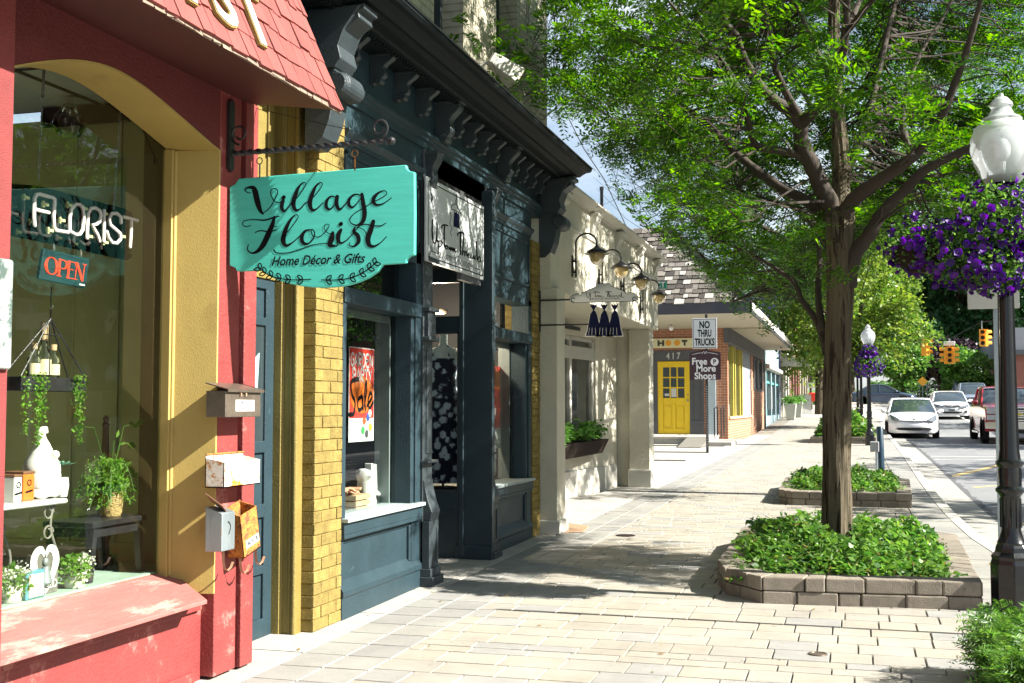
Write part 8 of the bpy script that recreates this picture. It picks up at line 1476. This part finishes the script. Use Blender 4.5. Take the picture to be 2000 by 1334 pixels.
def truck_detail(t, hw, L_):
    s = MB(); patch(s, hw, L_, .1, [0, .3, .62], [.78, .78, .78], [1.2, 1.2, 1.2], .03); s.build('grille', M['slate'], t)
    s = MB(); [patch(s, hw, L_, .1, [0, .3, .62], [z, z, z], [z + .035, z + .035, z + .035], .05) for z in (.77, .86, .92, 1.02, 1.08, 1.18)]; s.build('grille_bars', M['chrome'], t)
    s = MB(); yb_ = -L_ / 2 - .09; s.prism([(-.17, yb_, .955), (-.05, yb_, .955), (-.05, yb_, .935), (.05, yb_, .935), (.05, yb_, .955), (.17, yb_, .955), (.14, yb_, 1.015), (.05, yb_, 1.015), (.05, yb_, 1.035), (-.05, yb_, 1.035), (-.05, yb_, 1.015), (-.14, yb_, 1.015)], (0, .04, 0)); s.build('badge', mat('gold_badge', (.6, .45, .1), .3, 0, metal=.8), t)
    for q in (-1, 1):
        s = MB(); [patch(s, hw, L_, .1, [.66, .8, .93], [z0] * 3, [z1] * 3, .03, sides=(q,)) for z0, z1 in ((.8, .96), (1.0, 1.19))]; s.build('headlight', M['lampglass'], t)
    s = MB(); patch(s, hw, L_, .1, [0, .5, .98], [.5, .5, .52], [.74, .74, .72], .09); s.build('bumper', M['chrome'], t); s = MB(); patch(s, hw, L_, .1, [0, .4, .7], [.36, .36, .4], [.49, .49, .49], .05); s.build('valance', M['dark'], t)
    s = MB(); [s.box(q * hw - .02, q * hw + .02, -.9, 1.2, .34, .40) for q in (-1, 1)]; s.build('running_board', M['chrome'], t)
    s = MB(); s.stroke([(0, 0), (.8, .0)], .05, lambda u, v, l: Vector((-hw - .006, .0 + u - .5, .86 + v)), 0); s.build('door_lettering', M['lampglass'], t)
    s = MB(); [s.obox((q, .2, 1.93), .1, .12, .03) for q in (-.35, 0, .35)]; s.build('roof_marker', M['orange'], t)
PL = [(-2.16, .19), (-2.22, .3), (-2.225, .5), (-2.17, .66), (-2.0, .78), (-1.7, .88), (-1.25, .985), (0, 1.0), (1.5, 1.03), (2.1, 1.0), (2.2, .7), (2.18, .3), (2.1, .2), (0, .17)]
PC = [(-1.42, .93), (-.42, 1.41), (0, 1.48), (.5, 1.47), (1.25, 1.34), (2.05, .98), (0, .9)][:6]
zr = lambda y: g(y) - .148
vehicle('parked_car', 'white hatchback parked at the kerb, nearest car to the second lamp post', 'car', M['carwhite'], 4.45, 1.8, PL, PC, 0, at(1784, 800, y=45.2).x, 47.4, zr(46) + .0, 0, detail=hatch_detail)
SL_ = [(-2.2, .2), (-2.27, .34), (-2.27, .55), (-2.2, .7), (-2.0, .8), (-1.2, .93), (0, .96), (1.6, .98), (2.2, .94), (2.27, .6), (2.2, .22), (0, .18)]
SC = [(-1.3, .9), (-.45, 1.38), (0, 1.45), (.6, 1.45), (1.0, 1.38), (1.7, .95)]
vehicle('moving_car', 'white sedan driving behind the white hatchback, beside the red truck', 'car', M['carwhite'], 4.54, 1.78, SL_, SC, 0, at(1858, 800, y=63).x, 65, zr(63), 0, detail=sedan_detail)
TL = [(-2.8, .42), (-2.84, .6), (-2.85, 1.0), (-2.8, 1.2), (-2.6, 1.27), (-1.4, 1.36), (0, 1.36), (1.0, 1.36), (2.8, 1.36), (2.85, 1.0), (2.82, .5), (0, .42)]
TC = [(-1.45, 1.33), (-.8, 1.85), (-.3, 1.93), (.7, 1.93), (1.0, 1.88), (1.25, 1.33)]
yt = 41.2; vehicle('pickup_truck', 'red pickup truck with a chrome grille driving behind the near lamp post', 'truck', M['carred'], 5.7, 2.03, TL, TC, 0, at(1924, 850, y=yt).x + 1.0, yt + 2.85, zr(yt), 0, wy=(-1.85, 1.75), wr=.4, nose=.1, drop=.03, tumble=.14, detail=truck_detail, group=None)
for i, (px, y, p_, l_) in enumerate(((1897, 80, 'carsilver', 'silver blue car parked in the row just behind the red truck'), (1884, 90, 'carblue', 'farther blue car in the row behind the silver one'), (1872, 99, 'carsilver', 'farthest pale car in the row beyond the white sedan'))):
    vehicle('parked_car', l_, 'car', M[p_], 4.6, 1.85, SL_, [(a, b + .2 * (b > 1)) for a, b in SC], 0, xat(px, y), y, zr(y), 0, detail=sedan_detail if i < 1 else None)
vehicle('parked_car', 'dark blue car standing sideways across the street end behind the second lamp post', 'car', M['carblue'], 4.6, 1.85, SL_, SC, 0, xat(1722, 86), 86, g(86) - .1, R(90))
